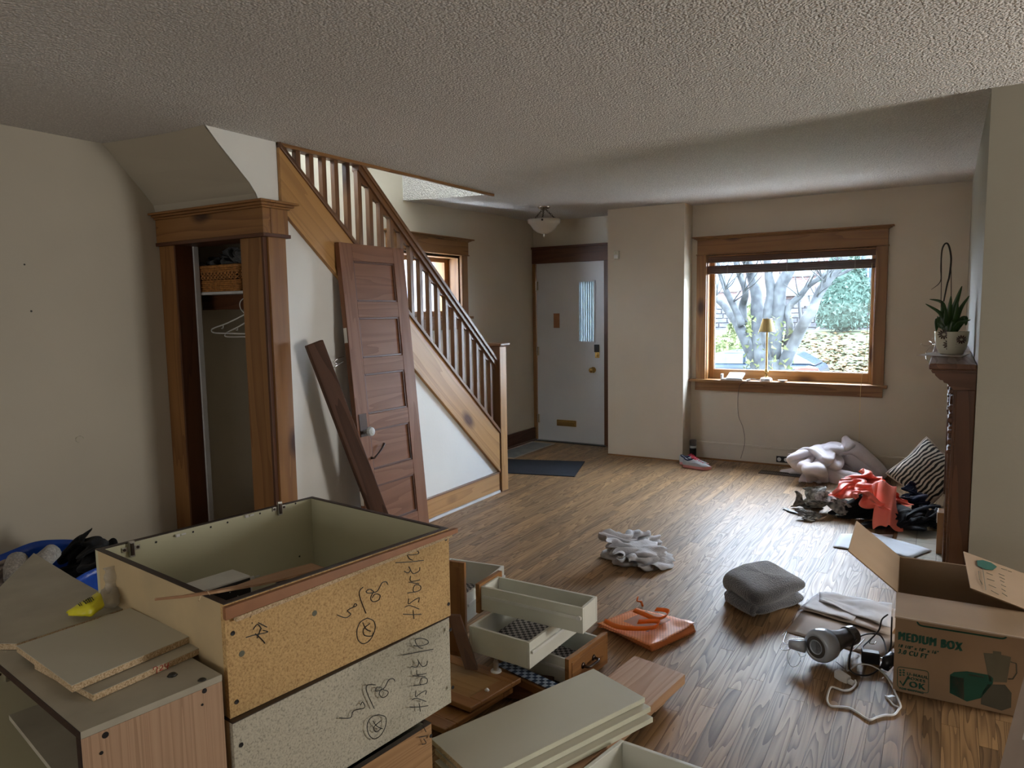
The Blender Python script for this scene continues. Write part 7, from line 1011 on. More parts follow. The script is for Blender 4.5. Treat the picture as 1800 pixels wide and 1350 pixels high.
CLOTH['blanket'] = (34, 29, ((7,-6,6,18,-3,-12,15,24,11,-14,-11,7,8,6,-7,-3,8,14,10,0,20,13,-1,11,14,-3,6,13,-10,-8,10,16,-4,-13,-120,-12,4,19,5,-24,2,21,20,2,-15,-14,11,20,1,-7,8,8,12,-9,7,29,-9,13,13,8,-10,21,5,-15,1,22,5,-8,-115,-12,1,12,7,-11,-9,11,15,12,1,-15,-6,17,9,1,0,6,7,-5,-2,26,-6,2,15,8,2,-1,20,-8,-1,12,20,4,-141,7,4,4,7,0,-3,1,12,5,12,-1,-16,10,8,-2,-6,13,3,1,1,18,-6,-4,8,7,5,3,13,7,-2,7,12,11,-150,1,15,13,8,2,3,2,11,-1,10,5,-9,7,2,-4,-15,14,8,4,5,16,-3,-9,0,7,11,5,-3,19,1,9,10,4,-142,-12,11,18,13,11,2,2,4,1,7,8,-3,7,10,-4,-10,3,-7,7,15,8,18,-12,-11,8,16,-3,-8,18,10,6,14,3,-141,-13,3,20,13,15,5,-1,1,-4,7,14,-2,7,8,10,-8,-2,-4,-4,13,18,22,-12,-14,11,13,6,-18,5,18,10,3,-3,-123,-6,-1,10,7,13,10,-1,-2,-1,3,8,8,5,7,2,18,-1,-11,-6,8,17,14,12,-14,-1,12,17,-3,-11,10,18,2,-8,-141,8,7,5,-1,-2,15,13,-6,-2,2,14,1,5,7,2,8,21,-5,-9,-4,12,16,12,0,-8,9,17,14,-15,8,21,5,-15,-167,17,12,10,-3,-15,7,25,6,-6,-1,16,0,4,7,0,9,12,15,-8,-6,3,15,10,10,-5,0,9,17,-11,13,16,14,-12,-185,5,22,13,6,-11,-13,17,20,3,-4,7,10,0,8,7,5,-2,12,8,6,1,4,12,9,8,5,-5,1,-6,21,16,-1,7,-176,-18,12,20,12,-1,-35,11,25,12,4,-9,21,6,4,9,9,2,5,12,11,4,2,1,14,13,6,4,-18,-11,22,33,7,-16,-158,-19,-9,16,9,9,-11,-9,18,18,19,-2,-4,9,7,7,0,4,9,13,15,12,0,0,8,10,14,8,-4,-18,2,19,23,-1,-173,-4,-15,-7,4,22,3,-8,7,14,17,10,-2,-1,8,11,3,2,5,11,10,11,11,-3,8,5,10,18,11,-7,-11,2,9,7,-173,7,-10,-11,-9,14,20,-2,10,10,7,-1,8,8,5,9,9,6,4,4,5,10,10,-5,9,14,9,13,15,11,-10,-1,-1,-9,-176,10,6,-2,-10,-7,12,19,15,7,4,-1,-1,13,5,9,10,6,9,3,1,9,6,-6,5,15,17,9,14,14,3,-3,12,-4,-213,1,16,12,1,-3,3,10,19,11,-1,-5,-2,13,9,8,7,3,10,11,4,8,4,-1,-3,9,16,14,7,13,14,7,11,2,-227,-10,6,21,13,8,3,3,6,22,-3,-6,1,9,14,10,8,3,2,11,8,9,15,-9,-5,5,13,1,22,2,14,22,6,7,-219,-12,-8,10,18,17,13,0,0,12,7,2,0,8,10,8,10,7,4,5,8,10,10,7,-5,5,13,-5,-3,23,11,9,12,3,-214,7,-6,-1,3,17,15,7,1,3,19,9,0,5,10,8,6,11,4,1,8,9,12,13,-5,6,15,-3,-10,9,18,3,1,6,-215,16,12,0,-11,3,18,16,5,5,11,13,5,6,7,6,11,12,5,1,3,10,14,2,-7,8,17,7,-1,-5,19,9,-5,-5,-202,10,19,2,-2,-9,12,8,14,11,9,14,5,8,8,4,6,12,12,3,-5,7,12,8,-7,0,10,12,9,4,16,17,-7,-17,-192,10,7,14,5,-3,-18,7,18,11,14,14,10,7,5,8,3,8,14,5,-3,-7,10,12,7,-5,-8,13,13,17,10,20,7,-13,-204,0,21,9,10,-3,-14,-6,17,16,9,11,11,13,6,9,3,3,-1,10,5,-4,-2,12,18,4,-13,-6,13,21,21,4,13,-3,-195,-3,6,19,14,7,-16,-3,3,13,16,7,9,4,7,12,10,6,2,3,8,3,-7,0,15,12,-1,-12,1,25,27,13,-12,-1,-175,-18,3,24,21,12,-3,-18,1,8,13,14,8,6,2,8,10,13,7,2,0,3,-5,-3,8,14,14,-3,-11,13,11,15,-4,-5,-144,-19,-7,16,28,22,8,-21,-11,6,13,13,13,1,-2,3,10,12,12,12,-9,4,4,-8,0,8,16,11,-9,2,-2,-11,-3,12,-114,-12,-6,11,7,24,20,-7,-16,-4,9,14,17,2,-7,1,7,15,5,14,-1,6,11,-7,-6,-1,8,21,8,-7,-7,-12,-7,-5,-91,2,-5,-1,3,7,22,3,-6,-8,5,7,17,1,1,8,0,1,14,3,15,18,5,2,-12,-8,7,6,19,1,-13,-4,-8,0),
 (181,-11,-10,12,13,10,2,-6,-12,-3,10,13,9,-12,-1,18,7,-11,7,14,10,-9,-17,10,8,-16,-16,0,3,1,2,-1,-14,-8,-1,-12,-17,3,21,19,11,-2,-11,-12,3,18,16,-11,-14,6,14,2,1,16,11,-1,-25,-9,14,-4,-23,-13,15,-4,1,4,-11,-10,7,-10,-13,-10,13,26,14,9,-10,-12,4,13,13,-5,-14,-10,8,9,6,11,14,3,-20,-27,4,12,-14,-24,0,4,0,5,-2,-7,15,-8,-9,-10,2,14,14,14,-1,-11,-2,13,10,10,-15,-21,-8,6,12,13,12,4,-17,-19,-14,14,-3,-19,-11,4,4,6,-4,-2,15,0,-4,-6,-6,3,14,8,1,-7,-4,11,10,13,-7,-20,-21,0,16,13,5,11,-14,-17,-18,3,6,-17,-11,4,3,10,4,-2,6,4,8,-6,-5,-7,7,7,-5,-5,-1,6,12,13,-1,-10,-12,-15,-1,16,2,12,1,-26,-14,-2,9,-14,-11,1,7,13,10,-2,3,-3,10,8,-1,-6,-10,-3,-4,-6,2,6,8,4,10,3,-11,-16,-11,1,7,8,12,-20,-14,-3,10,-4,-16,-7,12,16,2,4,8,-2,1,7,4,1,-7,-9,-9,-4,-5,6,7,5,3,2,1,-12,-12,-10,2,10,10,-2,-23,-5,16,10,-11,-8,-4,17,13,-6,7,-2,-1,2,3,4,-6,0,-11,-11,-5,1,8,3,1,2,8,-2,-12,-15,-9,7,11,4,-11,-11,10,12,4,-5,-2,-2,16,5,-1,-3,-6,-3,5,8,2,1,-11,-14,-10,-7,10,5,1,4,7,-4,-1,-8,-15,-4,11,6,0,-8,-2,8,4,-1,-4,5,11,12,1,-5,-13,-10,6,9,5,-1,-4,-8,-13,-14,3,10,3,5,8,-7,2,-1,-7,-10,-3,9,2,0,-4,-1,4,-3,0,6,7,12,11,-3,-11,-9,-9,8,10,-4,-2,-1,-9,-14,-9,8,7,3,0,1,0,2,5,-7,-8,-1,1,7,5,-5,-9,-8,-1,6,13,5,19,0,-3,-5,-8,-4,5,-1,0,3,1,-13,-11,-4,6,6,-5,-5,8,4,3,-1,-8,-6,2,5,7,1,-9,-6,-1,2,-2,12,15,3,0,-5,-5,-8,-5,0,4,5,10,0,-13,-11,-5,8,1,-5,0,5,1,0,-4,-5,-2,4,3,7,-4,-8,-7,1,2,3,26,-3,-2,-3,-4,-4,-7,-1,3,6,5,5,-8,-10,-8,3,5,4,-3,0,-1,1,-4,-2,-4,3,2,1,4,-5,-11,-4,3,0,40,-8,-4,-7,-5,-2,-7,1,0,4,3,6,-1,-8,-10,-2,4,3,3,4,2,-1,-6,-4,-3,2,1,-1,-2,3,-10,-11,4,7,46,-4,-9,-7,-11,-3,-3,-3,6,-3,0,5,0,-4,-8,-5,4,4,3,1,6,6,-1,-9,-11,0,4,-2,-7,5,-1,-10,-6,9,38,4,-1,-5,-10,-8,-7,-3,-5,0,3,2,2,4,0,-3,-2,-1,-3,6,8,8,2,-7,-16,-3,4,-9,-1,0,2,3,-8,0,30,-1,-2,2,2,-2,-5,-10,-12,-11,8,8,2,2,9,5,0,-1,-11,-5,5,9,10,0,-10,-5,-1,-10,-15,1,3,9,5,-8,20,-2,-1,0,5,2,-4,-7,-11,-16,-2,12,5,3,5,12,9,2,-9,-11,-4,10,9,3,-5,-2,-2,-12,-17,-9,1,5,10,7,4,-2,1,1,-3,0,0,4,-7,-12,-10,0,9,5,5,11,11,10,-1,-11,-7,5,6,-1,-6,1,2,-8,-22,-19,-2,6,11,11,-3,-2,3,5,-8,0,7,18,-6,-13,-10,-11,1,9,7,9,11,12,3,-9,-11,-2,8,6,-4,-7,-3,-3,-15,-20,-12,12,12,9,-2,-3,-5,10,0,-1,0,18,3,-10,-6,-10,-12,7,9,5,14,10,2,-6,-10,-4,6,10,7,-11,-12,-8,-6,-6,-8,-2,17,7,-22,-1,-2,1,8,3,1,11,15,1,-4,-4,-16,-5,4,3,2,14,9,1,-5,-10,-5,11,14,-5,-12,-18,-14,3,4,10,7,10,-33,-6,-12,-2,6,11,3,6,14,2,12,-2,-3,-6,0,-3,-9,5,14,13,5,-9,-15,1,13,7,-9,-19,-18,-12,2,16,16,11,-42,1,-14,-8,0,9,12,5,18,5,5,4,3,3,2,-6,-11,0,8,13,10,-6,-15,-9,9,10,1,-13,-13,-12,-9,5,10,14,-34,6,0,-14,-8,-2,13,4,14,13,3,-2,5,12,11,1,-9,0,-1,9,11,-2,-16,-13,-1,5,11,-2,-11,-12,-12,-1,-5,4,4,-7,8,-3,-12,-2,1,4,5,10,7,-3,0,16,17,7,-5,1,1,5,12,3,-19,-16,-9,0,10,7,-4,-9,-11,-5,-3,-14,7,1,-2,5,-5,-11,5,4,0,11,2,3,3,13,10,4,7,-1,7,4,8,-3,-5,-21,-8,-8,0,14,5,-11,0,-9,-7,-1),
 (135,19,13,0,-2,3,-3,-2,14,13,6,-5,0,9,14,1,13,10,8,2,-5,-1,-11,-16,3,23,5,-18,-27,-19,-5,11,7,3,-52,-8,10,20,-3,-17,8,0,6,19,2,4,2,1,18,12,-9,12,6,-1,-5,1,16,-12,-21,5,21,-1,-21,-20,-20,-3,23,10,-61,3,1,12,12,-17,-24,11,10,17,10,0,-8,17,11,17,8,-4,-3,-6,-11,3,16,18,-22,-17,13,15,-5,-19,-20,-11,11,18,-73,11,9,6,13,-3,-31,-14,17,20,15,-1,-10,13,13,13,34,0,-23,-10,-13,-2,21,16,0,-20,-5,9,16,-21,-22,-5,9,14,-66,-7,8,9,7,5,-12,-24,8,28,6,-1,-11,3,17,12,22,21,-16,-17,-17,-8,19,10,10,-10,-14,13,19,-4,-26,-17,7,21,-63,-12,-9,12,7,1,14,-9,10,20,-4,-17,-18,7,9,9,16,12,17,-11,-18,-14,1,8,23,-4,-13,3,22,13,-12,-16,-14,10,-46,-10,-18,6,8,2,4,10,14,18,9,-20,-21,-10,0,0,22,5,15,13,-14,-19,-10,14,12,12,-7,8,8,21,14,-13,-30,-13,-27,-13,-12,2,-3,-7,8,11,13,18,17,-11,-18,-11,-1,-17,1,13,15,19,2,-15,-16,3,23,13,-8,-14,20,21,17,10,-21,-13,-45,3,-4,-9,-14,-17,7,3,15,23,21,-8,-15,-10,-7,-16,-14,8,21,23,11,-4,-13,-12,16,22,-7,-22,10,24,15,15,-6,-19,-42,12,11,-18,-23,-20,-14,2,20,25,24,7,-17,-11,-1,-15,-17,-12,15,25,13,10,-5,-14,1,16,7,-8,3,21,6,3,-9,-6,-46,25,13,-7,-26,-26,-13,-14,18,26,21,14,-6,-17,-1,4,-12,-20,-4,18,13,9,11,-11,-9,5,15,7,19,15,13,-12,-26,-11,-37,8,23,-3,-15,-21,-15,-23,12,24,12,21,2,-17,-10,10,4,-7,-15,-3,11,10,15,8,-11,-8,11,17,17,15,17,-3,-25,-13,-45,-3,6,8,5,-20,-16,-10,-3,11,4,3,15,-1,-15,-1,15,13,-7,-13,-7,8,13,19,6,-14,-3,14,13,11,10,3,-7,-11,-49,3,-1,11,15,-5,-25,-20,-8,10,-8,-16,11,18,0,-10,5,17,14,0,-11,-6,8,17,11,-1,-10,-2,10,9,5,12,12,-6,-67,6,6,3,12,11,-6,-25,-14,1,-10,-21,-7,18,20,-4,-3,11,4,14,6,-3,5,14,10,-4,-12,-6,0,10,10,11,15,4,-87,8,5,5,3,18,7,-9,-12,-5,-11,-19,-14,5,25,8,-2,7,-5,-3,10,9,6,14,13,0,-7,-4,-10,-1,13,18,11,-2,-65,-17,1,4,1,12,19,6,6,-10,-19,-22,-14,2,16,13,7,10,2,-11,-11,1,12,17,14,10,8,4,-15,-18,-2,19,10,-2,-55,-1,-27,-2,12,3,14,22,13,-5,-18,-20,-25,-9,8,16,11,15,14,2,-13,-15,9,11,16,7,9,17,5,-21,-21,-2,12,3,-44,1,-15,-12,-2,2,12,16,21,8,-13,-17,-23,-14,-9,13,14,14,11,11,2,-8,3,1,11,4,3,9,18,-3,-17,-15,-4,2,-9,-9,-12,-13,-16,-4,13,10,17,12,-1,-9,-15,-12,-15,2,6,12,13,12,7,-3,-8,5,13,4,-2,12,7,13,-2,-17,-14,-8,3,10,-14,-20,-18,-14,10,-2,13,12,5,-3,-4,1,-10,-7,-3,0,14,15,4,-5,-8,8,13,7,-5,5,11,23,6,-17,-18,-11,-15,22,1,-24,-18,-16,-5,-6,8,12,6,3,9,3,2,-9,-5,-5,9,10,4,4,-1,-7,12,11,3,-3,5,13,4,2,-14,-11,-39,23,10,-12,-20,-18,-16,-7,4,9,10,11,5,8,5,6,-6,-3,-1,8,6,12,1,-16,1,13,15,0,1,-7,0,2,1,-6,-46,17,6,-1,-12,-14,-13,-27,-9,10,13,24,6,2,8,10,-2,-8,-2,6,3,6,15,-1,-13,9,13,9,2,-8,-16,-4,-1,4,-46,11,10,1,11,-11,-13,-20,-17,-11,8,20,14,7,6,2,0,-10,4,6,12,2,3,10,-1,-4,13,3,3,-1,-14,-16,-3,0,-35,-2,1,3,13,18,-11,-15,-6,-7,-2,1,11,11,7,-1,-5,-12,3,14,10,1,3,5,17,-5,3,4,5,-2,-13,-16,-14,6,-31,-8,-10,-6,6,24,22,-17,6,-2,-5,1,-4,3,5,7,2,-11,-12,10,13,9,1,4,16,6,-3,4,-2,2,-4,-3,-17,-5,-30,-8,-12,-15,9,3,20,14,3,-5,-10,-4,-1,-1,3,10,18,-4,-18,-7,20,19,-7,4,14,9,-3,-3,5,-9,4,1,-23,1,-2,-20,-13,-13,-2,7,-4,19,3,-2,-16,2,1,4,4,5,7,20,-7,-17,2,11,17,-7,13,14,-1,-2,1,2,-17,2,-3,-13)))
def cloth_mesh(key):
    n, m_, rows = CLOTH[key]; out = []      # each row: steps from one grid point to the next, 250 steps over the size of the heap
    for r_ in rows:
        prev = 0; col = []
        for d in r_: prev += d; col.append(prev/250)
        out.append(col)
    N_ = n*m_
    P = [V((out[0][i], out[1][i], out[2][i])) for i in range(N_)]
    for _ in range(1):
        Q = [p.copy() for p in P]
        for j in range(1, m_-1):
            for i in range(1, n-1): q = j*n+i; P[q] = Q[q]*.5+(Q[q-1]+Q[q+1]+Q[q-n]+Q[q+n])*.125
    F = [(j*n+i, j*n+i+1, (j+1)*n+i+1, (j+1)*n+i) for j in range(m_-1) for i in range(n-1)]
    return P, F
def cloth(name, key, c, size, rot, m, label, cat, parent=None, solid=.004, tilt=0, group=None, puff=0, shape=None, zpow=1.0, flip=(1, 1), sink=.16):
    P, F = cloth_mesh(key); mb = MB(); R = Matrix.Rotation(rot, 3, 'Z'); T_ = Matrix.Rotation(tilt, 3, 'Y'); vs = []
    for p in P:
        x, y = (p.x-.5)*flip[0], (p.y-.5)*flip[1]; z = max(0, p.z-sink)**zpow+.02*p.z
        if shape: z = z*shape(x, y)
        q = R @ V((x*size[0], y*size[1], 0)); q.z = z*size[2]; q = T_ @ q
        vs.append(V(c)+q)
    zl = min(v.z for v in vs)
    if c[2] <= .01:
        for v in vs: v.z += .004-zl+.0
    mb.add(vs, F, [V((p.x, p.y, p.z)) for p in P])
    o = build(name, mb, m, parent, smooth=True, solid=0)
    if puff: b = o.modifiers.new('solid', 'SOLIDIFY'); b.thickness = puff; b.offset = 0
    elif solid: b = o.modifiers.new('solid', 'SOLIDIFY'); b.thickness = solid; b.offset = 0
    b = o.modifiers.new('sub', 'SUBSURF'); b.levels = 1; b.render_levels = 2
    return tag(o, label, cat, group) if not parent else o

# ------------------------------------------------------------------ clothes closet, far right heap, floor
cloth('folded_clothes', 'blanket', (-3.86, 3.03, 1.80), (.46, .26, .19), .2, 'f_dim', 'dark grey clothes piled on top of the wicker basket', 'clothes')
cloth('dark_garment', 'top', (-3.53, 3.03, 1.67), (.17, .26, .32), 1.2, 'f_black', 'black garment stuffed right of the basket on the closet shelf', 'clothes')
cloth('duvet', 'black', (-.77, 6.80, 0), (.90, .66, .40), .35, 'f_duvet', 'pale lilac duvet bunched on the floor under the window', 'duvet', puff=.055, flip=(-1, 1), zpow=.75)
cloth('striped_shirt', 'jeans', (-.74, 5.66, 0), (.34, .44, .20), 1.9, 'f_camo', 'grey patterned shirt at the left end of the clothes heap', 'clothes')
cloth('black_clothes', 'black', (-.34, 5.56, 0), (.74, .60, .21), .1, 'f_black', 'black clothes underneath the coral jacket', 'clothes')
cloth('navy_trousers', 'jeans', (-.12, 5.52, 0), (.42, .28, .20), .5, 'f_denim', 'dark trousers at the right end of the heap by the mantel', 'clothes')
cloth('blue_garment', 'top', (-.13, 5.88, 0), (.30, .34, .17), .2, 'f_navy', 'navy blue garment in front of the zebra cushion', 'clothes')
cloth('coral_jacket', 'jacket', (-.42, 5.68, .10), (.58, .62, .24), .15, 'f_coral', 'bright coral nylon jacket on top of the clothes heap', 'jacket', solid=.003)
cloth('jacket_sleeve', 'top', (-.30, 5.40, .015), (.12, .22, .16), .2, 'f_coral', '', '', parent=None) if False else None
JS = MB()
for k in range(1): JS.grid(lambda u, v: V((-.42+.16*u+.06*v+.012*math.sin(9*u+5*v), 5.64-.30*v+.02*math.sin(u*7), .24-.235*v**1.2+.045*math.sin(u*math.pi)+.012*math.sin(u*14+v*6))), 14, 16)
jo = bpy.data.objects['coral_jacket']; build('sleeve', JS, 'f_coral', jo, smooth=True, solid=.004, sub=1)
cloth('grey_pouch', 'blanket', (-.80, 5.44, 0), (.17, .16, .07), 1.0, 'f_camo', 'small grey crumpled cloth bag nearest the floor lamp oil side of the heap', 'clothes')
bpy.data.objects['grey_pouch']['label'] = 'small grey crumpled pouch lying in front of the clothes heap'
o = build('black_sandal', MB().tube(smooth_path([(-.99, 5.62, .012), (-.93, 5.56, .018), (-.86, 5.52, .014)]), [.02, .028, .026, .022, .026, .03, .03, .03, .028, .026, .02, .016, .012][:13], 8), 'black', smooth=True); tag(o, 'black flat slipper at the left edge of the clothes heap', 'shoe')
o.scale.z = .5
o = build('black_marker', MB().tube([(-.897, 5.622, .009), (-.872, 5.52, .009)], [.008, .008], 10), 'black'); tag(o, 'short black pen lying alone on the floor left of the clothes heap', 'pen')
build('pen_cap', MB().tube([(-.884, 5.572, .0095), (-.87, 5.513, .0095)], .0095, 10), 'darkmetal', o)
cloth('grey_shirt', 'blanket', (-1.59, 4.07, 0), (.56, .48, .23), 2.0, 'f_grey', 'light grey shirt crumpled alone in the middle of the oak floor', 'clothes', solid=.006, zpow=.8, sink=.30)
gs_ = bpy.data.objects['grey_shirt']; build('inner_folds', MB().add(*crumple((-1.57, 4.07, .035), (.95, .25, 0), (-.25, .95, 0), (0, 0, 1), .19, .14, .055, 6, .5, 4)), 'f_grey', gs_, smooth=True)
# zebra cushion
ZC = thing('zebra_cushion', 'zebra print cushion leaning behind the clothes heap', 'cushion', (-.085, 6.36, .01))
cu = V((-.085, 6.36, .225)); n_ = V((-.25, -.85, .45)).normalized(); ux = V((.78, -.15, .28)).normalized(); ux = (ux-n_*ux.dot(n_)).normalized(); uy = n_.cross(ux)
if uy.z < 0: uy = -uy
rz = Matrix.Rotation(.62, 3, n_); ux = rz @ ux; uy = rz @ uy
def cush(sg):
    def f(u, v):
        a, b = 2*u-1, 2*v-1; k = max(0, (1-a*a)*(1-b*b))**.42; pin = 1-.10*(1-abs(a))*(abs(b)**3)-.0; pin2 = 1-.10*(1-abs(b))*(abs(a)**3)
        return cu+ux*a*.205*pin2+uy*b*.205*pin+n_*sg*.075*k
    return f
build('cover', MB().grid(cush(1), 21, 21), 'zebra', ZC, smooth=True); build('back_cover', MB().grid(cush(-1), 21, 21), 'f_black', ZC, smooth=True)
ed = [cush(0)(t, 0) for t in [i/12 for i in range(13)]]+[cush(0)(1, t) for t in [i/12 for i in range(1, 13)]]+[cush(0)(1-t, 1) for t in [i/12 for i in range(1, 13)]]+[cush(0)(0, 1-t) for t in [i/12 for i in range(1, 13)]]
build('piping', MB().tube(ed, .008, 6), 'tan_card', ZC, smooth=True)
cloth('black_clip_cloth', 'camo', (-.20, 6.08, .10), (.20, .18, .13), .9, 'f_navy', 'dark navy hood between the coral jacket and the zebra cushion', 'clothes')
o = build('mantel_side_box', MB().box(.0, .05, 4.98, 5.10, .013, .27), 'cabwood', bevel=.003); tag(o, 'small upright wooden box beside the mantel pilaster', 'box'); build('white_tab', MB().box(-.004, -.0005, 5.0, 5.03, .20, .27), 'white', o)
# dark grey plush blanket: thick folded block
BK = thing('plush_blanket', 'dark grey plush blanket folded in a thick block on the floor', 'blanket', (-.78, 3.78, .002))
ca = [Zp(1262, 1052, .05), Zp(1332, 1092, .0), Zp(1422, 1050, .03), Zp(1355, 1010, .10)]
A0, A1, A2, A3 = V((-.985, 3.70, 0)), V((-.735, 3.48, 0)), V((-.545, 3.86, 0)), V((-.80, 4.03, 0))
def blk(zlo, zhi, seed, ins=0, wob=.012):
    mb = MB(); nu, nv = 64, 14
    def f(u, v):
        a = u*2*math.pi; ca_, sa_ = math.cos(a), math.sin(a); q = (abs(ca_)**5+abs(sa_)**5)**(-1/5); x, y = ca_*q, sa_*q
        if v < .5: r_ = (math.sin(v*math.pi))**.35; z = zlo+(zhi-zlo)*(.5-.5*math.cos(v*math.pi))
        else: r_ = math.sin(v*math.pi)**.30; z = zlo+(zhi-zlo)*(.5-.5*math.cos(v*math.pi))
        x *= r_*(1-ins); y *= r_*(1-ins); s, t = x*.5+.5, y*.5+.5
        p = A0*(1-s)*(1-t)+A1*s*(1-t)+A2*s*t+A3*(1-s)*t
        nzv = noise.noise_vector(V((p.x*7+seed, p.y*7, z*9)))
        hh = 1+.32*(t-.5)*(-1)*0+.30*math.sin(2.4*s+.3+1.2*t)*(z-zlo)/(zhi-zlo)
        return V((p.x+nzv.x*wob, p.y+nzv.y*wob, zlo+(z-zlo)*hh+nzv.z*wob*1.2*(z > zlo+.01)))
    mb.grid(f, nu, nv); return mb
build('lower_fold', blk(.004, .055, 3, .03), 'f_darkgrey', BK, smooth=True, sub=1); build('upper_fold', blk(.045, .135, 9, 0, .02), 'f_darkgrey', BK, smooth=True, sub=1)
rl = MB().tube(smooth_path([A0.lerp(A1, .35)+V((0, -.004, .055)), A0.lerp(A1, .6)+V((.0, .0, .05)), A0.lerp(A1, .9)+V((.01, .02, .045))], 6), .030, 10); build('rolled_edge', rl, 'f_darkgrey', BK, smooth=True)

# ------------------------------------------------------------------ blue bag with clothes, far left
BG = thing('blue_bag', 'big blue woven plastic bag standing by the left wall', 'bag', (-3.55, 1.62, 0))
def bagf(u, v):
    a = u*2*math.pi; q = (abs(math.cos(a))**3+abs(math.sin(a))**3)**(-1/3); r_ = .86+.14*v+.05*noise.noise(V((u*9, v*4, 2)))+.02*math.sin(u*70+v*3)*v
    return V((-3.55+.33*math.cos(a)*q*r_, 1.62+.33*math.sin(a)*q*r_, .004+.385*v+.025*math.sin(u*19)*v+.05*math.cos(a)*v*0))
build('bag_wall', MB().grid(bagf, 90, 12), 'bluebag', BG, smooth=True, solid=.002)
build('bag_bottom', MB().lathe((-3.55, 1.62, .004), [(.27, 0), (.27, .01), (0, .01)], 24, sq=3), 'bluebag', BG)
cloth('taupe_clothes', 'jeans', (-3.64, 1.50, .30), (.44, .38, .19), .4, 'f_taupe', 'taupe clothes heaped at the left of the blue bag', 'clothes')
q = Xp(76, 985, -3.45); o = build('rolled_towel', MB().tube([q+V((-.03, .06, .02)), q+V((0, 0, .0)), q+V((.03, -.05, -.03))], [.038, .04, .037], 14), 'f_heather', smooth=True); tag(o, 'rolled heather grey towel poking out of the blue bag', 'towel')
q = Xp(28, 998, -3.5); o = build('folded_towel', MB().tube([q+V((-.05, .03, .02)), q, q+V((.05, -.03, -.03))], [.042, .048, .042], 14), 'f_heather', smooth=True); tag(o, 'folded heather grey towel at the left edge of the blue bag', 'towel')
cloth('black_coat', 'black', (-3.52, 1.83, .30), (.46, .36, .21), .3, 'f_black', 'black coat piled at the right side of the blue bag', 'clothes', zpow=.7)

# ------------------------------------------------------------------ drawers and kitchen doors
def drawer(name, label, o, ex, ey, L_, W_, H_, front=None, fth=.02, fov=(.02, .02, .02), liner='check', handle=False, group=None, parts=None):
    """box with inner size; ex runs from the front panel to the back, ey across"""
    X = frame(o, ex, ey); sgn = 1 if X.to_3x3().col[2].z > 0 else -1
    T = thing(name, label, 'drawer', o, group); t = .012
    def bb(nm, m, x0, x1, y0, y1, z0, z1, par=T, **k):
        if sgn < 0: z0, z1 = -z1, -z0
        return build(nm, MB(X).box(x0, x1, y0, y1, z0, z1), m, par, bevel=.0012, **k)
    bb('side', 'drawer', 0, L_, 0, t, 0, H_); bb('side', 'drawer', 0, L_, W_-t, W_, 0, H_); bb('end_board', 'drawer', L_-t, L_, t+.0004, W_-t-.0004, 0, H_); bb('end_board', 'drawer', 0, t, t+.0004, W_-t-.0004, 0, H_)
    bb('bottom', 'drawer', t+.0004, L_-t-.0004, t+.0004, W_-t-.0004, .006, .012)
    if liner:
        q = MB(X); z0, z1 = (.0124, .0132) if sgn > 0 else (-.0132, -.0124); q.obox((t+.001, t+.001, z0), (L_-2*t-.002, 0, 0), (0, W_-2*t-.002, 0), (0, 0, z1-z0), True); q.off = V((0, 0, 0)); build('checked_liner', q, liner, T)
    for y_ in ((-.009, -.0005), (W_+.0005, W_+.009)):
        s_ = bb('slide', 'rail_white', .01, L_-.005, y_[0], y_[1], H_*.55, H_*.55+.012)
        w_ = V((L_-.015, sum(y_)/2, (H_*.55+.006)*sgn)); build('roller', MB().lathe(X @ w_, [(.009, -.005), (.009, .005)], 12, X.to_3x3() @ V((0, 1, 0))), 'white', s_)
    if front:
        f_ = bb('front_panel', front, -fth, -.0005, -fov[0], W_+fov[1], -fov[2], H_+fov[2])
        build('panel_bead', MB(X).box(-fth-.003, -fth+.001, -fov[0]+.02, W_+fov[1]-.02, *((-fov[2]+.02, H_+fov[2]-.02) if sgn > 0 else (-(H_+fov[2]-.02), fov[2]-.02))), front, f_, bevel=.003)
        if handle:
            hz = H_*.55*sgn; c0 = X @ V((-fth-.003, W_*.30, hz)); c1 = X @ V((-fth-.003, W_*.62, hz)); nn = X.to_3x3() @ V((-1, 0, 0))
            hd = build('handle', MB().tube(smooth_path([c0, c0+nn*.022, c0.lerp(c1, .2)+nn*.03, c0.lerp(c1, .8)+nn*.03, c1+nn*.022, c1], 4), .006, 8).lathe(c0, [(.014, 0), (.011, .005), (0, .005)], 10, nn).lathe(c1, [(.014, 0), (.011, .005), (0, .005)], 10, nn), 'darkmetal', T, smooth=True)
    return T
G = 'white kitchen drawers heaped on the floor'
# top drawer: wood front at its left end
a1, b1, c1 = Zp(845.4, 1030.8, .375), Zp(1024.5, 1069.8, .375), Zp(1054.8, 1049.5, .375)
H1_ = .103; ex_ = (b1-a1); ey_ = (c1-b1); ey_ = ey_-ex_*ey_.dot(ex_)/ex_.length_squared
drawer('kitchen_drawer', 'topmost white drawer with an oak front at its left end', a1-V((0, 0, H1_)), ex_, ey_, ex_.length, ey_.length, H1_, 'cabwood', .02, (.012, .035, .012), None, group=G)
# middle drawer runs away below it
a2, b2, c2 = Zp(822, 1101.5, .268), Zp(930.6, 1130.4, .268), Zp(867, 1078, .268)
ex2 = V((.05, 1, 0)).normalized(); ey2 = V((-1, .05, 0)).normalized()
drawer('kitchen_drawer', 'middle white drawer turned crosswise with checked liner', V((b2.x, b2.y, .268-.105)), ex2, ey2, .44, (b2-a2).length, .105, None, group=G)
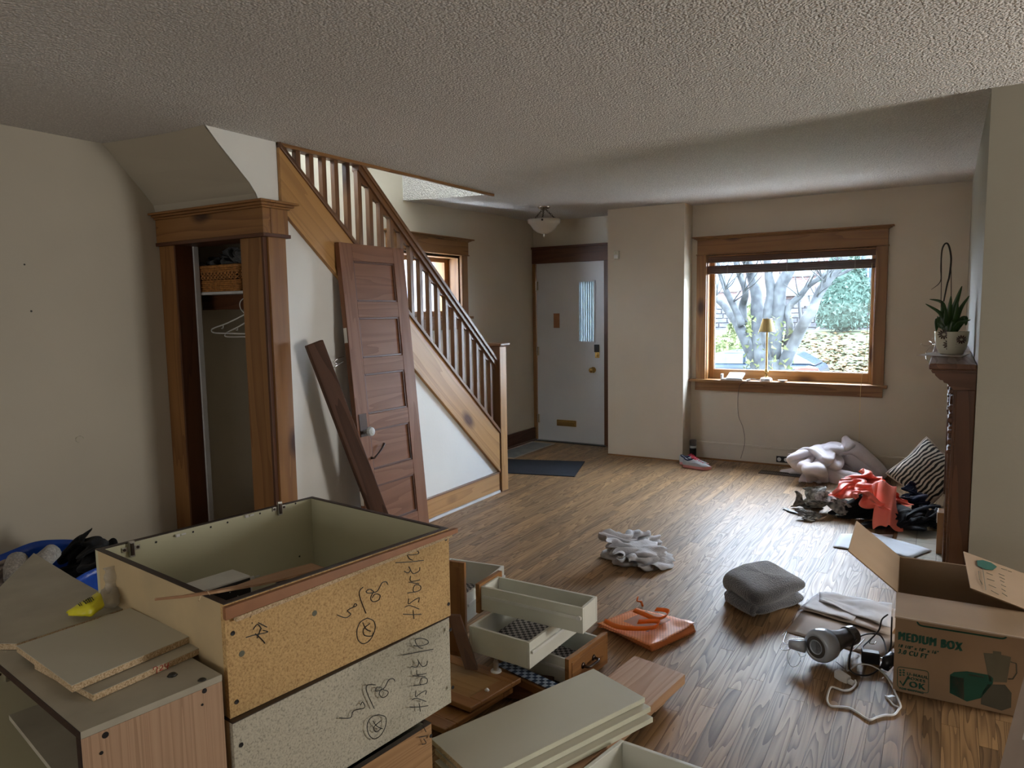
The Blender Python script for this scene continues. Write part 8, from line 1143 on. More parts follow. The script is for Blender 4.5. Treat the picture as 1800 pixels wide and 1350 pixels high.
# bottom drawer: oak front with handle faces right
f0, f1 = Zp(1000, 1153.5, .16), Zp(1068, 1106, .16)
ey3 = (f1-f0); W3_ = ey3.length; ex3 = V((-ey3.y, ey3.x, 0)).normalized()
if ex3.x > 0: ex3 = -ex3
drawer('kitchen_drawer', 'bottom white drawer with oak front and dark bar handle', V((f0.x, f0.y, .024))+ey3*.07+ex3*.02, ex3, ey3, .44, W3_*.86, .105, 'cabwood', .02, (.022, .022, .016), handle=True, group=G)
# drawer at the back left
g0, g1 = Zp(786, 1038, .30), Zp(815, 1044, .30)
drawer('kitchen_drawer', 'rear white drawer partly hidden behind the cabinet stack', V((g1.x-.002, g1.y+.02, .16)), (-.12, 1, 0), (-1, -.12, 0), .40, .30, .125, 'cabwood', .018, (.004, .03, .153), group=G)
o = build('loose_cabinet_rail', MB().obox(Zp(787, 1078, .30), V(Zp(818, 1172, .13))-V(Zp(787, 1078, .30)), V((.05, .02, 0)), V((.012, -.02, 0))), 'dark_trim', bevel=.003); tag(o, 'narrow dark wooden rail leaning in front of the rear drawer', 'wood scrap')
# oak frame doors lying flat
def frame_door(label, o, ex, ey, L_, W_, z1, m1='cabwood', m2='cabpanel'):
    X = frame(o, ex, ey); sgn = 1 if X.to_3x3().col[2].z > 0 else -1
    T = thing('cabinet_door', label, 'cabinet door', o, 'oak frame cabinet doors lying under the drawers')
    def bb(nm, m, x0, x1, y0, y1, z0, z1_): return build(nm, MB(X).box(x0, x1, y0, y1, *((z0, z1_) if sgn > 0 else (-z1_, -z0))), m, T, bevel=.003)
    bb('stile', m1, 0, L_, 0, .055, 0, .02); bb('stile', m1, 0, L_, W_-.055, W_, 0, .02); bb('rail', m1, .0, .055, .0555, W_-.0555, 0, .02); bb('rail', m1, L_-.055, L_, .0555, W_-.0555, 0, .02)
    bb('panel', m2, .053, L_-.053, .053, W_-.053, .004, .0175); return T
r1, n1_ = Zp(916, 1191, .11), Zp(827, 1244, .11)
exd = (V(Zp(792, 1150, .11))-r1); eyd = (n1_-r1)
frame_door('upper of two oak frame doors lying flat beside the drawers', r1-V((0, 0, .02)), exd, eyd, .52, eyd.length, .11)
r2, n2_ = Zp(902, 1208, .078), Zp(783, 1282, .078)
frame_door('lower of two oak frame doors lying flat beside the drawers', r2-V((0, 0, .022)), exd, (n2_-r2), .50, (n2_-r2).length, .07, 'cabwood', 'cabwood')
kl = thing('cabinet_leg', 'small metal cabinet leg standing on the oak door', 'leg', Zp(872, 1180, .111)); q = V(Zp(872, 1180, .111))
build('foot', MB().lathe(q, [(.022, 0), (.022, .004), (.01, .006)], 16), 'white', kl); build('post', MB().lathe(q, [(.011, .004), (.011, .04), (.008, .041), (.008, .05)], 12), 'metal', kl)
o = build('putty_lump', MB().add(*crumple(Zp(856, 1213, .114), (1, 0, 0), (0, 1, 0), (0, 0, 1), .008, .006, .006, 4, .6, 2)), 'white', smooth=True); tag(o, 'tiny white lump of plaster on the upper oak door', 'debris')
# lined shelf edge under the drawers
lt = MB(); pts = [Zp(872, 1168, .075), Zp(882, 1163, .075), Zp(985, 1200, .075), Zp(968, 1212, .075)]; LT = thing('lined_base_box', 'low oak box with blue checked liner under the bottom drawer', 'box', pts[3])
qd = V(pts[2])-V(pts[3]); qa = V(pts[0])-V(pts[3])
build('liner', MB().obox(V(pts[3])-V((0, 0, .003)), qa, V((.02, .05, 0)), V((0, 0, .003)), True), 'check_blue', LT)
build('side_board', MB().obox(V(pts[3])-V((0, 0, .072))+V((-.003, -.014, 0)), qa, V((.004, .012, 0)), V((0, 0, .066))), 'cabwood', LT, bevel=.002)
o = build('dark_red_board', MB().obox(V(Zp(965, 1235, .02)), V((-.30, -.10, 0)), V((-.06, .16, 0)), V((0, 0, .018))), 'dark_trim', bevel=.002); tag(o, 'dark reddish board under the oak doors beside the shelf boards', 'board')

# ------------------------------------------------------------------ white shelf boards, pine plank, white tray
A_, B_, C_ = Zp(1043, 1175, .15), Zp(1133, 1226, .15), Zp(758, 1298, .15)
off2 = V(Zp(1143, 1233, .13))-V(Zp(1133, 1226, .13)); off3 = V(Zp(1146.7, 1241.6, .112))-V(Zp(1133, 1226, .112))
for k, (of, lab_) in enumerate(((V((0, 0, 0)), 'top cream shelf board of the stack at the bottom of the photo'), (off2-V((0, 0, .0192)), 'middle cream shelf board of the three board stack'), (off3-V((0, 0, .0384)), 'lowest cream shelf board of the three board stack'))):
    T = thing('shelf_board', lab_, 'board', A_+of, 'cream shelf boards stacked on the pine plank'); u1, v1 = (C_-A_), (B_-A_)
    build('board_face', MB().obox(A_+of-V((0, 0, .0175)), u1, v1, V((0, 0, .0175))), 'board', T, bevel=.001)
    build('front_edge_band', MB().obox(B_+of-V((0, 0, .0175)), u1, v1.normalized()*.0018, V((0, 0, .0175))), 'boardedge', T)
    if k == 2: pass
    build('cut_end', MB().obox(C_+of-V((0, 0, .0170)), v1, u1.normalized()*.0012, V((0, 0, .0165))), 'chipedge', T)
pA, pB, pC = Zp(1115.5, 1152, .088), Zp(1204.5, 1185, .088), Zp(1084, 1295, .088); pu = (pC-pB); pu = pu.normalized()*.85
o = build('pine_plank', MB().obox(pA-V((0, 0, .040)), pu, (pB-pA), V((0, 0, .040))), 'rawpine', bevel=.002); tag(o, 'raw pine plank with knots sticking out beyond the cream shelf boards', 'plank')
o = build('pine_block', MB().obox(pA+pu*.12+(pB-pA)*.15-V((0, 0, .0865)), pu*.1, (pB-pA)*.7, V((0, 0, .046))), 'rawpine'); tag(o, 'pine block supporting the plank', 'block')
o2 = bpy.data.objects.new('pine_block', o.data); COL.objects.link(o2); o2.location = o.location+V(pu)*.6; tag(o2, 'rear pine block under the far end of the plank', 'block')
tA, tB, tC = Zp(1091, 1299, .115), Zp(1024.5, 1350, .115), Zp(1237, 1350, .115)
TR = thing('white_drawer', 'white empty drawer cut off by the bottom edge of the photo', 'drawer', tA-V((0, 0, .11))); tu, tv = (tB-tA).normalized(), (tC-tA).normalized(); zt_ = V((0, 0, -.11)); th_ = .014
for nm, o_, a_, b_2 in (('left_side', tA, tu*.42, tv*th_), ('far_side', tA+tv*th_, tv*.40, tu*th_), ('right_side', tA+tv*(.40+th_), tu*.42, tv*th_), ('near_side', tA+tv*th_+tu*(.42-th_), tv*.40, tu*th_)):
    build(nm, MB().obox(o_, a_, b_2, zt_), 'drawer', TR, bevel=.002)
build('bottom', MB().obox(tA+tv*th_+tu*th_+zt_+V((0, 0, .002)), tu*.39, tv*.40, V((0, 0, .006))), 'drawer', TR)

# ------------------------------------------------------------------ orange woven tote lying flat
OB = thing('orange_tote_bag', 'flat orange woven plastic tote bag with two straps on the floor', 'bag', (-1.17, 3.15, .002))
def quad(P, zf, nu=24, nv=16):
    P = [V(p) for p in P]
    def f(u, v): p = P[0]*(1-u)*(1-v)+P[1]*u*(1-v)+P[2]*u*v+P[3]*(1-u)*v; p = p.copy(); p.z = zf(u, v, p); return p
    mb = MB(); mb.off = V((0, 0, 0)); mb.grid(f, nu, nv); mb.g = [V((g.x*.42, g.y*.34, 0)) for g in mb.g]; return mb
lowq = [Zp(1050, 1098, 0), Zp(1146, 1147, 0), Zp(1223, 1112, 0), Zp(1120, 1070, .0)]
topq = [Zp(1050, 1095, .045), Zp(1142, 1133, .05), Zp(1221, 1095, .045), Zp(1122, 1064, .05)]
build('lower_panel', quad(lowq, lambda u, v, p: .006+.012*math.sin(u*math.pi)*math.sin(v*math.pi)), 'weave', OB, smooth=True, solid=.003)
build('upper_panel', quad(topq, lambda u, v, p: .046+.014*math.sin(u*3+1)*math.sin(v*math.pi)+.006*noise.noise(V((u*5, v*5, 0)))-.02*(1-u)**3), 'weave', OB, smooth=True, solid=.003)
build('gusset', quad([lowq[0], lowq[1], topq[1], topq[0]], lambda u, v, p: .007+.038*v, 20, 6), 'orange_bag', OB, smooth=True, solid=.002)
build('gusset', quad([lowq[1], lowq[2], topq[2]-V((.01, 0, 0)), topq[1]], lambda u, v, p: .007+.04*v*(1-.4*math.sin(u*3.1)), 20, 6), 'orange_bag', OB, smooth=True, solid=.002)
tq = lambda u, v: topq[0]*(1-u)*(1-v)+topq[1]*u*(1-v)+topq[2]*u*v+topq[3]*(1-u)*v
wq = [tq(.30, .25), tq(.78, .22), tq(.74, .80), tq(.28, .82)]
build('clear_window', quad(wq, lambda u, v, p: .062+.004*math.sin(u*8)*math.sin(v*5)), 'clearbag', OB, smooth=True)
def ribbon(pts, w0, m, par, name, flat=V((0, 0, 1))):
    P = smooth_path(pts, 6); mb = MB(); vs = []
    for p in P: vs += [p, p+flat*w0]
    mb.add(vs, [(2*i, 2*i+1, 2*i+3, 2*i+2) for i in range(len(P)-1)]); return build(name, mb, m, par, smooth=True, solid=.002)
ribbon([Zp(1112, 1076, .06), Zp(1130, 1083, .062), Zp(1150, 1091, .06), Zp(1168, 1086, .062), Zp(1171, 1077, .07), Zp(1150, 1074, .075)], .022, 'orange_dark', OB, 'strap', V((.01, .012, .018)).normalized())
ribbon([Zp(1061, 1095, .055), Zp(1085, 1106, .062), Zp(1120, 1109, .062), Zp(1150, 1106, .062), Zp(1155, 1096, .068), Zp(1120, 1097, .075)], .022, 'orange_dark', OB, 'strap', V((.004, .012, .018)).normalized())
o = build('red_ribbon_scrap', MB().tube(smooth_path([Zp(1130, 1066, .004), Zp(1127, 1058, .02), Zp(1120, 1056, .03), Zp(1122, 1048, .05)]), [.003, .006, .007, .007, .006, .006, .007, .006, .005, .005, .004, .004, .004, .004, .004, .004, .003, .002, .001][:19], 5), 'orange_dark'); tag(o, 'small orange ribbon scrap standing behind the orange tote', 'ribbon')

# ------------------------------------------------------------------ cardboard moving box
bo = V((-.126, 3.111, .002)); bux = V((1, .032, 0)).normalized(); buy = V((-.032, 1, 0)).normalized(); bw, bd_, bh = .46, .46, .403; tk = .004; bz_ = V((0, 0, 1))
BX = thing('moving_box', 'open cardboard moving box with green printing', 'box', bo+bux*.23+buy*.23)
fp_ = build('front_wall', MB().obox(bo, bux*bw, buy*tk, bz_*bh), 'cardboard', BX)
build('left_wall', MB().obox(bo+buy*tk, bux*tk, buy*(bd_-2*tk), bz_*bh), 'cardboard', BX); build('right_wall', MB().obox(bo+buy*tk+bux*(bw-tk), bux*tk, buy*(bd_-2*tk), bz_*bh), 'cardboard', BX)
build('rear_wall', MB().obox(bo+buy*(bd_-tk), bux*bw, buy*tk, bz_*bh), 'cardin', BX); build('bottom', MB().obox(bo+buy*tk+bux*tk, bux*(bw-2*tk), buy*(bd_-2*tk), bz_*tk), 'cardin', BX)
tp = bo+bz_*bh
def flap(o_, edge, d, ln, nm, m='cardboard', lab=None, notch=0):
    n_ = edge.cross(d).normalized(); mb = MB(); mb.prism([o_, o_+edge, o_+edge*(1-notch)+d*ln, o_+edge*notch+d*ln], n_*.004); return build(nm, mb, m, BX, label=lab)
th = math.radians(38); dl_ = (bux*-math.cos(th)+bz_*math.sin(th)); flap(tp, buy*bd_, dl_, .226, 'left_flap')
th = math.radians(3); df = (buy*-math.cos(th)-bz_*math.sin(th)); flap(tp+buy*.001, bux*bw, df, .226, 'front_flap')
build('torn_edge', MB().obox(tp+df*.2262-bz_*.0, bux*bw, df*.003, bz_*.005), 'cardedge', BX)
th = math.radians(16); dr_ = (bux*-math.cos(th)+bz_*math.sin(th)); rf = flap(tp+bux*bw+buy*bd_, buy*-bd_, dr_, .226, 'right_flap')
th = math.radians(-70); db = (buy*math.cos(th)+bz_*math.sin(th)); flap(tp+buy*(bd_+.001), bux*bw, db, .22, 'rear_flap')
# printing on the front wall
fn_ = buy*-1; fo = bo+fn_*.0012
def FP(u, v): return Pp(u, v, fo, buy)
def ftext(s_, u, v, size, m='green_ink', off=.0, wid=1.0, shear=0, par=fp_): return text('lettering', s_, FP(u, v), bux, bz_, size, m, par, .0003, off, 'LEFT', shear, wid)
ftext('MEDIUM BOX', 1579, 1124, .047, off=.0030, wid=.62)
ftext('18 1/8" x 18" x 16"', 1578, 1137, .0185, off=.0009, shear=.25, wid=.78); ftext('3.0 CU FT', 1578, 1148, .0265, off=.0012, shear=.2, wid=.76)
ftext('U-HAUL', 1594, 1186.5, .0165, off=.0009, wid=1.05); ftext('BOXES', 1594, 1193.5, .0155, off=.0009, wid=1.15); ftext('OK', 1598, 1207, .034, off=.0018); ftext('FOR SHIPPING', 1581, 1211, .0118, off=.0005, wid=.96)
mb = MB().tube([FP(1582, 1197), FP(1587, 1205), FP(1597, 1189)], .0026, 4); build('check_mark', mb, 'green_ink', fp_)
mb = MB()
for k in range(3):
    for j in (-1, 1): c = FP(1585.5+j*3, 1178+k*4.3); mb.prism([c+bux*-.005+bz_*.0, c+bz_*.004, c+bux*.005, c-bz_*.004], fn_*.0005)
build('leaf_emblem', mb, 'green_ink', fp_)
def rrect(P4, r_, n=5):
    out = []
    for i in range(4):
        p, q, s_ = P4[i], P4[(i-1) % 4], P4[(i+1) % 4]; a = p+(q-p).normalized()*r_; b = p+(s_-p).normalized()*r_
        for k in range(n+1): t = k/n; out.append(a*(1-t)**2+p*2*t*(1-t)+b*t*t)
    return out+[out[0]]
build('rounded_frame', MB().tube(rrect([FP(1577.5, 1171.5), FP(1632, 1180), FP(1632, 1219), FP(1577.5, 1208)], .012), .0012, 4), 'green_ink', fp_)
build('handle_outline', MB().tube(rrect([FP(1612, 1066), FP(1770, 1090), FP(1770, 1124), FP(1612, 1099)], .02), .003, 5), 'green_ink', fp_)
build('handle_slot', MB().prism([FP(1618, 1075), FP(1764, 1098), FP(1763, 1116), FP(1618, 1093)], fn_*.0004), 'brownstrip', fp_)
def poly(nm, pts, m): return build(nm, MB().prism([FP(1560+u/3.292, 940+v/3.292) for u, v in pts], fn_*.0004), m, fp_)
poly('toaster_print', [(362, 810), (385, 795), (460, 790), (590, 812), (612, 830), (610, 860), (540, 945), (460, 965), (360, 915)], 'green_ink')
M['olive_print'] = mat('olive_print', (.16, .15, .10), .7); M['shade_print'] = mat('shade_print', (.10, .10, .075), .7)
poly('toaster_side_print', [(362, 815), (440, 830), (445, 955), (362, 912)], 'shade_print'); poly('toaster_slot_print', [(470, 806), (560, 820), (555, 828), (468, 813)], 'shade_print'); poly('jug_print', [(555, 683), (610, 688), (610, 672), (658, 678), (658, 695), (715, 708), (690, 855), (590, 850)], 'olive_print'); poly('blender_base_print', [(545, 915), (580, 865), (680, 868), (718, 915), (715, 1000), (660, 1018), (540, 980)], 'shade_print')
build('jug_handle_print', MB().tube([FP(1560+u/3.292, 940+v/3.292) for u, v in ((712, 735), (745, 745), (748, 800), (725, 835), (698, 835))], .0022, 4), 'shade_print', fp_)
# printing on the right flap
ro = tp+bux*bw+buy*bd_; rn = (buy*-1).cross(dr_).normalized(); rn = rn if rn.z > 0 else -rn
def RP(u, v): return Pp(1360+u/3.375, 900+v/3.375, ro+rn*.0045, rn)
build('green_badge', MB().prism([RP(*q) for q in ((1204, 288), (1240, 285), (1290, 300), (1325, 325), (1300, 345), (1255, 340), (1210, 318))], rn*.0004), 'green_ink', rf)
mb = MB()
for (u0, v0, u1, v1) in ((1350, 335, 1385, 345), (1390, 348, 1412, 356), (1240, 330, 1258, 460), (1335, 365, 1370, 380), (1340, 385, 1372, 400), (1345, 405, 1368, 418), (1350, 430, 1378, 445), (1352, 455, 1375, 470), (1355, 480, 1385, 500), (1262, 360, 1300, 375), (1265, 395, 1310, 410), (1275, 430, 1320, 450), (1290, 465, 1335, 490), (1215, 350, 1222, 400), (1225, 405, 1238, 430)):
    mb.tube([RP(u0, v0), RP(u1, v1)], .0014, 4)
build('printed_lines', mb, 'dull_print', rf)
# second box panel cut off at the bottom right
b2a, b2b = V(Zp(1757, 1350, .04)), V(Zp(1801, 1185, .30))
SB = thing('second_box', 'tilted grey cardboard panel cut off at the bottom right corner', 'box', b2a)
build('cardboard_panel', MB().obox(b2a-(b2b-b2a)*.3, (b2b-b2a)*1.6, V((.42, -.12, .02)), V((.002, .003, .004))), 'tan_card', SB)
c = V(Pp(1797, 1300, b2a+V((0, 0, .005)), (b2b-b2a).cross(V((.42, -.12, .02))).normalized()))
build('white_sticker', MB().obox(c, (b2b-b2a).normalized()*.05, V((.05, -.014, .002)), V((-.002, -.004, .004)).normalized()*.003), 'white', SB)

# ------------------------------------------------------------------ papers, dryer, cords
def sheet(name, pts, z, m, label, cat='paper', curl=.0, nu=10, nv=10, seed=1.0, group=None):
    P = [V(Zp(u, v, z)) for u, v in pts]
    def f(u, v):
        p = P[0]*(1-u)*(1-v)+P[1]*u*(1-v)+P[2]*u*v+P[3]*(1-u)*v; p = p.copy(); p.z = z+curl*(abs(noise.noise(V((u*2.2+seed, v*2.2, seed))))+.25*abs(noise.noise(V((u*6+seed, v*6, 1))))); return p
    o = build(name, MB().grid(f, nu, nv), m, smooth=True, solid=.0012); return tag(o, label, cat, group)
sheet('cardboard_sheet', [(1380.7, 1110), (1552, 1157), (1585, 1118), (1412, 1074)], .003, 'tan_card', 'lowest tan card sheet behind the hair dryer', 'card', .004)
sheet('cardboard_sheet', [(1403, 1069.5), (1565, 1118), (1590, 1075), (1450, 1040)], .012, 'tan_card', 'second card sheet left of the moving box', 'card', .008, seed=4)
sheet('wrapping_paper', [(1440, 1058), (1565, 1106), (1568, 1063), (1440, 1041)], .022, 'paper', 'grey wrinkled wrapping paper on top of the card sheets', 'paper', .03, 18, 18, 7)
sheet('wrapping_paper', [(1408, 1067), (1500, 1092), (1520, 1055), (1436, 1044)], .020, 'paper', 'grey smooth wrapping paper at the left of the paper pile', 'paper', .012, 14, 14, 11)
sheet('white_paper', [(1463.7, 961), (1560, 975), (1570, 940), (1478.5, 938.5)], .006, 'paperwhite', 'white paper sheets behind the left box flap', 'paper', .006)
sheet('white_paper', [(1500, 960), (1603, 981), (1638.5, 968), (1530, 936)], .016, 'paperwhite', 'large white paper sheet with a curled corner by the hearth', 'paper', .014, seed=5)
HD = thing('hair_dryer', 'silver grey hair dryer lying beside the cords', 'hair dryer', (-.38, 3.27, .001))
hc = V((-.415, 3.20, .078)); hx = V((-.42, -.86, .10)).normalized()   # intake looks at the camera
bk = hc-hx*.20+V((.06, 0, 0)); hx = (hc-V((-.30, 3.40, .075))).normalized()
build('body', MB().lathe(hc, [(.0, -.21), (.030, -.21), (.036, -.20), (.040, -.13), (.050, -.09), (.064, -.05), (.068, -.01), (.060, .012), (.046, .016)], 36, hx), 'greyplastic', HD, smooth=True)
build('front_shell', MB().lathe(hc, [(.0655, -.055), (.070, -.03), (.0705, -.008), (.062, .014), (.047, .018), (.045, .012)], 36, hx), 'silver', HD, smooth=True)
build('centre_disc', MB().lathe(hc, [(.032, .014), (.030, .019), (.026, .016), (0, .016)], 30, hx), 'silver', HD)
build('grille', MB().lathe(hc, [(.047, .0125), (.032, .0125)], 36, hx), 'black', HD)
uq = hx.orthogonal().normalized(); wq_ = hx.cross(uq); mb = MB()
for k in range(40): a = k*math.pi/20; p = hc+hx*.0135+(uq*math.cos(a)+wq_*math.sin(a))*.033; p2 = hc+hx*.0135+(uq*math.cos(a+.16)+wq_*math.sin(a+.16))*.0465; mb.tube([p, p2], .0012, 4)
mb.lathe(hc, [(.0405, .0128), (.0405, .0145), (.039, .0145), (.039, .0128)], 36, hx); build('grille_ribs', mb, 'silver', HD)
build('nozzle', MB().lathe(hc, [(.030, -.235), (.042, -.225), (.043, -.19), (.038, -.185)], 24, hx), 'greyplastic', HD)
hl = hc+V((-.052, -.02, -.005)); build('folding_handle', MB().tube([hl, hl+V((-.03, .005, -.004)), hl+V((-.062, .012, -.008))], [.026, .023, .018], 14), 'silver', HD, smooth=True)
def zpath(pts, z=.005): return smooth_path([V(Zp(1380+p[0]/6.75, 1080+p[1]/6.75, (p[2] if len(p) > 2 else z))) for p in pts], 5)
EC = thing('white_extension_cord', 'white extension cord looping on the floor before the box', 'cord', Zp(1500, 1225, 0))
build('cable', MB().tube(zpath([(830, 780, .012), (840, 830), (780, 890), (700, 905), (620, 880), (545, 865), (510, 940), (500, 1020), (540, 1085), (640, 1095), (760, 1110), (860, 1165), (930, 1215), (1010, 1250), (1090, 1220), (1180, 1195), (1290, 1190), (1345, 1130), (1370, 1080), (1320, 960), (1270, 850), (1200, 730), (1120, 655)]), .0042, 6), 'cordw', EC, smooth=True)
build('cable', MB().tube(zpath([(1345, 1100), (1290, 1075), (1240, 1020), (1190, 965)], .006), .0032, 6), 'cordw', EC, smooth=True)
build('cable', MB().tube(zpath([(1120, 655, .02), (1000, 600, .03), (860, 595, .03), (790, 640, .012), (735, 660), (760, 480, .01), (840, 400, .02), (940, 295, .02)]), .003, 6), 'cordw', EC, smooth=True)
q0 = Zp(1470, 1178, .03); q1 = Zp(1500, 1198, .012); dq = (V(q1)-V(q0)); sd = V((0, 0, 1)).cross(dq).normalized()
build('socket_block', MB().obox(V(q0)-V((0, 0, .026))-sd*.018, dq*.75, sd*.036, V((0, 0, .03))), 'white', EC, bevel=.004); build('plug', MB().obox(V(q0)-V((0, 0, .026))-sd*.012+dq*.76, dq*.3, sd*.024, V((0, 0, .024))), 'white', EC, bevel=.003)
build('tag', MB().obox(Zp(1557, 1224, .008), V((.02, .02, 0)), V((.012, -.012, .004)), V((0, 0, .002))), 'white', EC)
BC = thing('black_power_cord', 'black power cord with adapter leaning on the moving box', 'cord', Zp(1560, 1180, 0))
build('cable', MB().tube(zpath([(1220, 0, .12), (1150, 60, .10), (1120, 170, .07), (1070, 240, .05), (1000, 310, .03), (915, 390, .02), (940, 430, .03), (960, 470, .03)]), .0035, 6), 'black', BC, smooth=True)
build('cable', MB().tube(zpath([(1268, 30, .16), (1262, 200, .12), (1255, 380, .08), (1210, 480, .05), (1150, 600, .02), (1060, 690, .01), (950, 725, .006), (820, 700, .008), (760, 620, .02), (790, 400, .07), (850, 290, .08), (960, 235, .08), (1100, 235, .06), (1160, 290, .05), (1190, 380, .04), (1200, 470, .03)]), .0035, 6), 'black', BC, smooth=True)
ad_ = V(Zp(1560, 1172, .03)); build('adapter', MB().tube([V(Zp(1568, 1150, .07)), V(Zp(1562, 1162, .055)), V(Zp(1555, 1176, .02))], [.014, .026, .016], 10), 'black', BC, smooth=True)
ab = V(Zp(1514, 1165, .002)); build('black_plug', MB().obox(ab, V((.07, .01, 0)), V((-.005, .035, 0)), V((0, 0, .05))), 'black', BC, bevel=.004)
for k in (0, 1): build('prong', MB().obox(ab+V((.072, .008, .015+.02*k)), V((.018, .002, 0)), V((0, .006, 0)), V((0, 0, .002))), 'nickel', BC)
build('wire_end', MB().tube(zpath([(1010, 300, .02), (1040, 270, .03), (1000, 340, .02), (1060, 350, .02), (1080, 320, .02)]), .0025, 5), 'nickel', BC, smooth=True)
TW = thing('tangled_thin_wires', 'tangle of thin wire fairy lights left of the hair dryer', 'string lights', Zp(1395, 1140, 0))
for pth in ([(0, 345, .004), (60, 300, .01), (130, 290, .01), (240, 290, .01)], [(-60, 400, .004), (0, 430, .01), (80, 400, .02), (160, 350, .02), (240, 330, .02)], [(100, 360, .03), (40, 440, .02), (30, 540, .01), (80, 620, .005), (150, 600, .01), (180, 550, .02)],
            [(-40, 260, .01), (20, 200, .01), (-20, 330, .01), (60, 360, .02), (120, 380, .03), (180, 500, .02), (250, 480, .02)], [(600, 555, .01), (700, 640, .005), (820, 700, .006)], [(150, 350, .03), (170, 430, .02), (185, 560, .01)]):
    build('wire', MB().tube(zpath(pth), .0013, 5), 'nickel', TW, smooth=True)

# ------------------------------------------------------------------ marks on the left wall
wl = bpy.data.objects['wall_left']
for (u, v, r_) in ((43, 465, .005), (55, 547, .006)): build('nail_hole', MB().lathe(Xp(u, v, XL)+V((.0002, 0, 0)), [(r_, 0), (0, .001)], 8, (1, 0, 0)), 'stem', wl)
c = Xp(140, 772, XL); build('scuff_ring', MB().tube([c+V((.001, .022*math.cos(a), .018*math.sin(a))) for a in [i*math.pi/7 for i in range(11)]], [.0012, .003, .001, .004, .001, .002, .004, .001, .003, .0015, .003], 5), 'dusty', wl)

# ------------------------------------------------------------------ outdoors
gz = -.62
gr = struct('ground', MB().box(-40, 40, 10.0, 16.8, gz-.3, gz, True), 'grass'); struct('bounce_ground', MB().box(-9, 6, 7.5, 10.0, gz-.3, gz+.01, True), 'bounce_pale')  # unseen pale slab added to bounce skylight onto the ceiling
struct('street', MB().box(-40, 40, 16.8, 21.6, gz-.35, gz-.08, True), 'asphalt')
lw = MB()
def lawnz(x, y): return gz-.06+max(0, min(1.18, (y-21.6)*.14))+.03*noise.noise(V((x*.5, y*.5, 0)))
lw.grid(lambda u, v: V((-30+60*u, 21.6+14*v, lawnz(-30+60*u, 21.6+14*v))), 60, 24); o = struct('lawn', lw, 'grass', smooth=True)
lf = MB(); r2 = random.Random(3); cols = None
for k in range(9000):
    x = r2.uniform(-10, 3); y = 21.6+abs(r2.gauss(0, 4.2)); 
    if y > 30 or r2.random() < max(0, min(.9, (-x-5)*.4)): continue
    z = lawnz(x, y)+.02; s_ = r2.uniform(.07, .13); a = r2.uniform(0, 6.3); q = V((math.cos(a), math.sin(a), r2.uniform(-.3, .3)))*s_; w_ = V((-math.sin(a), math.cos(a), r2.uniform(-.3, .5)))*s_*.6
    p = V((x, y, z)); lf.add([p-q, p+w_, p+q, p-w_], [(0, 1, 2, 3)])
o = build('fallen_leaves', lf, 'leaves'); o['kind'] = 'stuff'; tag(o, 'orange and yellow fallen leaves covering the lawn across the street', 'leaves')
# tree in front of the window
TY = 10.6
TRE = thing('street_tree', 'many stemmed bare grey tree right outside the front window', 'tree', (-2.1, TY, gz))
def tp_(p): return Yp(1250+p[0]/6.207, 470+p[1]/6.207, TY+(p[2] if len(p) > 2 else 0))
def limb(pts, r0, r1, nm='limb'):
    P = smooth_path([tp_(p) for p in pts], 5); n = len(P); P = [p+noise.noise_vector(p*2.3)*.035 for p in P]
    rs = [(r0+(r1-r0)*i/(n-1))*(1+.12*noise.noise(P[i]*5)) for i in range(n)]; return build(nm, MB().tube(P, rs, 10), 'bark', TRE, smooth=True)
limb([(600, 1500), (605, 1300), (620, 1150), (630, 1000)], 0.231, 0.165, 'trunk')
tr_ = V(tp_((600, 1450))); build('trunk_base', MB().tube([V((tr_.x, TY, gz-.1)), V((tr_.x+.02, TY, gz+.4)), tp_((610, 1200))], [.30, .24, .20], 14), 'bark', TRE, smooth=True)
limb([(540, 1250), (450, 1000), (340, 740), (240, 540, .3), (150, 400, .6), (40, 300, .8), (-120, 180, 1)], 0.099, 0.039)
limb([(330, 640), (240, 400), (170, 240), (100, 60), (60, -150)], 0.055, 0.022)
limb([(360, 620, .2), (350, 420, .3), (370, 250), (300, 60), (240, -200)], 0.061, 0.033)
limb([(560, 1200, -.2), (520, 850), (510, 500, .2), (500, 280, .3), (420, 60, .4), (350, -200)], 0.110, 0.066)
limb([(640, 1200), (620, 800), (630, 520), (660, 300), (640, 60), (600, -250)], 0.105, 0.044)
limb([(690, 1200, .2), (700, 850), (730, 520), (750, 250), (850, 60), (940, -150)], 0.110, 0.066)
limb([(740, 1250), (830, 1000), (930, 760), (1050, 540, -.2), (1150, 330), (1240, 160), (1400, -20), (1500, -200)], 0.094, 0.044)
limb([(820, 900, .3), (850, 650), (830, 460), (960, 320), (1060, 200), (1200, 90), (1400, -60)], 0.055, 0.028)
limb([(1160, 320), (1220, 180), (1300, 110), (1500, 30), (1750, -120)], 0.033, 0.017)
limb([(960, 600, .2), (950, 400, .3), (1000, 300, .4)], 0.028, 0.011)
rb_ = random.Random(5); mb = MB()
for (u, v) in ((100, 60), (240, 380), (300, 100), (420, 60), (640, 80), (850, 70), (960, 320), (1060, 200), (1200, 90), (1240, 160), (1400, -20), (1300, 110), (160, 240), (370, 250), (60, 300), (750, 250), (1150, 330)):
    for k in range(5):
        a = rb_.uniform(-.9, .9); ln = rb_.uniform(120, 330); dz = rb_.uniform(-.8, .8); du, dv = math.sin(a)*ln, -math.cos(a)*ln
        mb.tube(smooth_path([tp_((u, v)), tp_((u+du*.4+rb_.uniform(-20, 20), v+dv*.4, dz*.5)), tp_((u+du+rb_.uniform(-30, 30), v+dv, dz))], 3), [.014, .012, .01, .008, .007, .005, .003], 5)
o = build('twigs', mb, 'bark', TRE, smooth=True); o['kind'] = 'stuff'
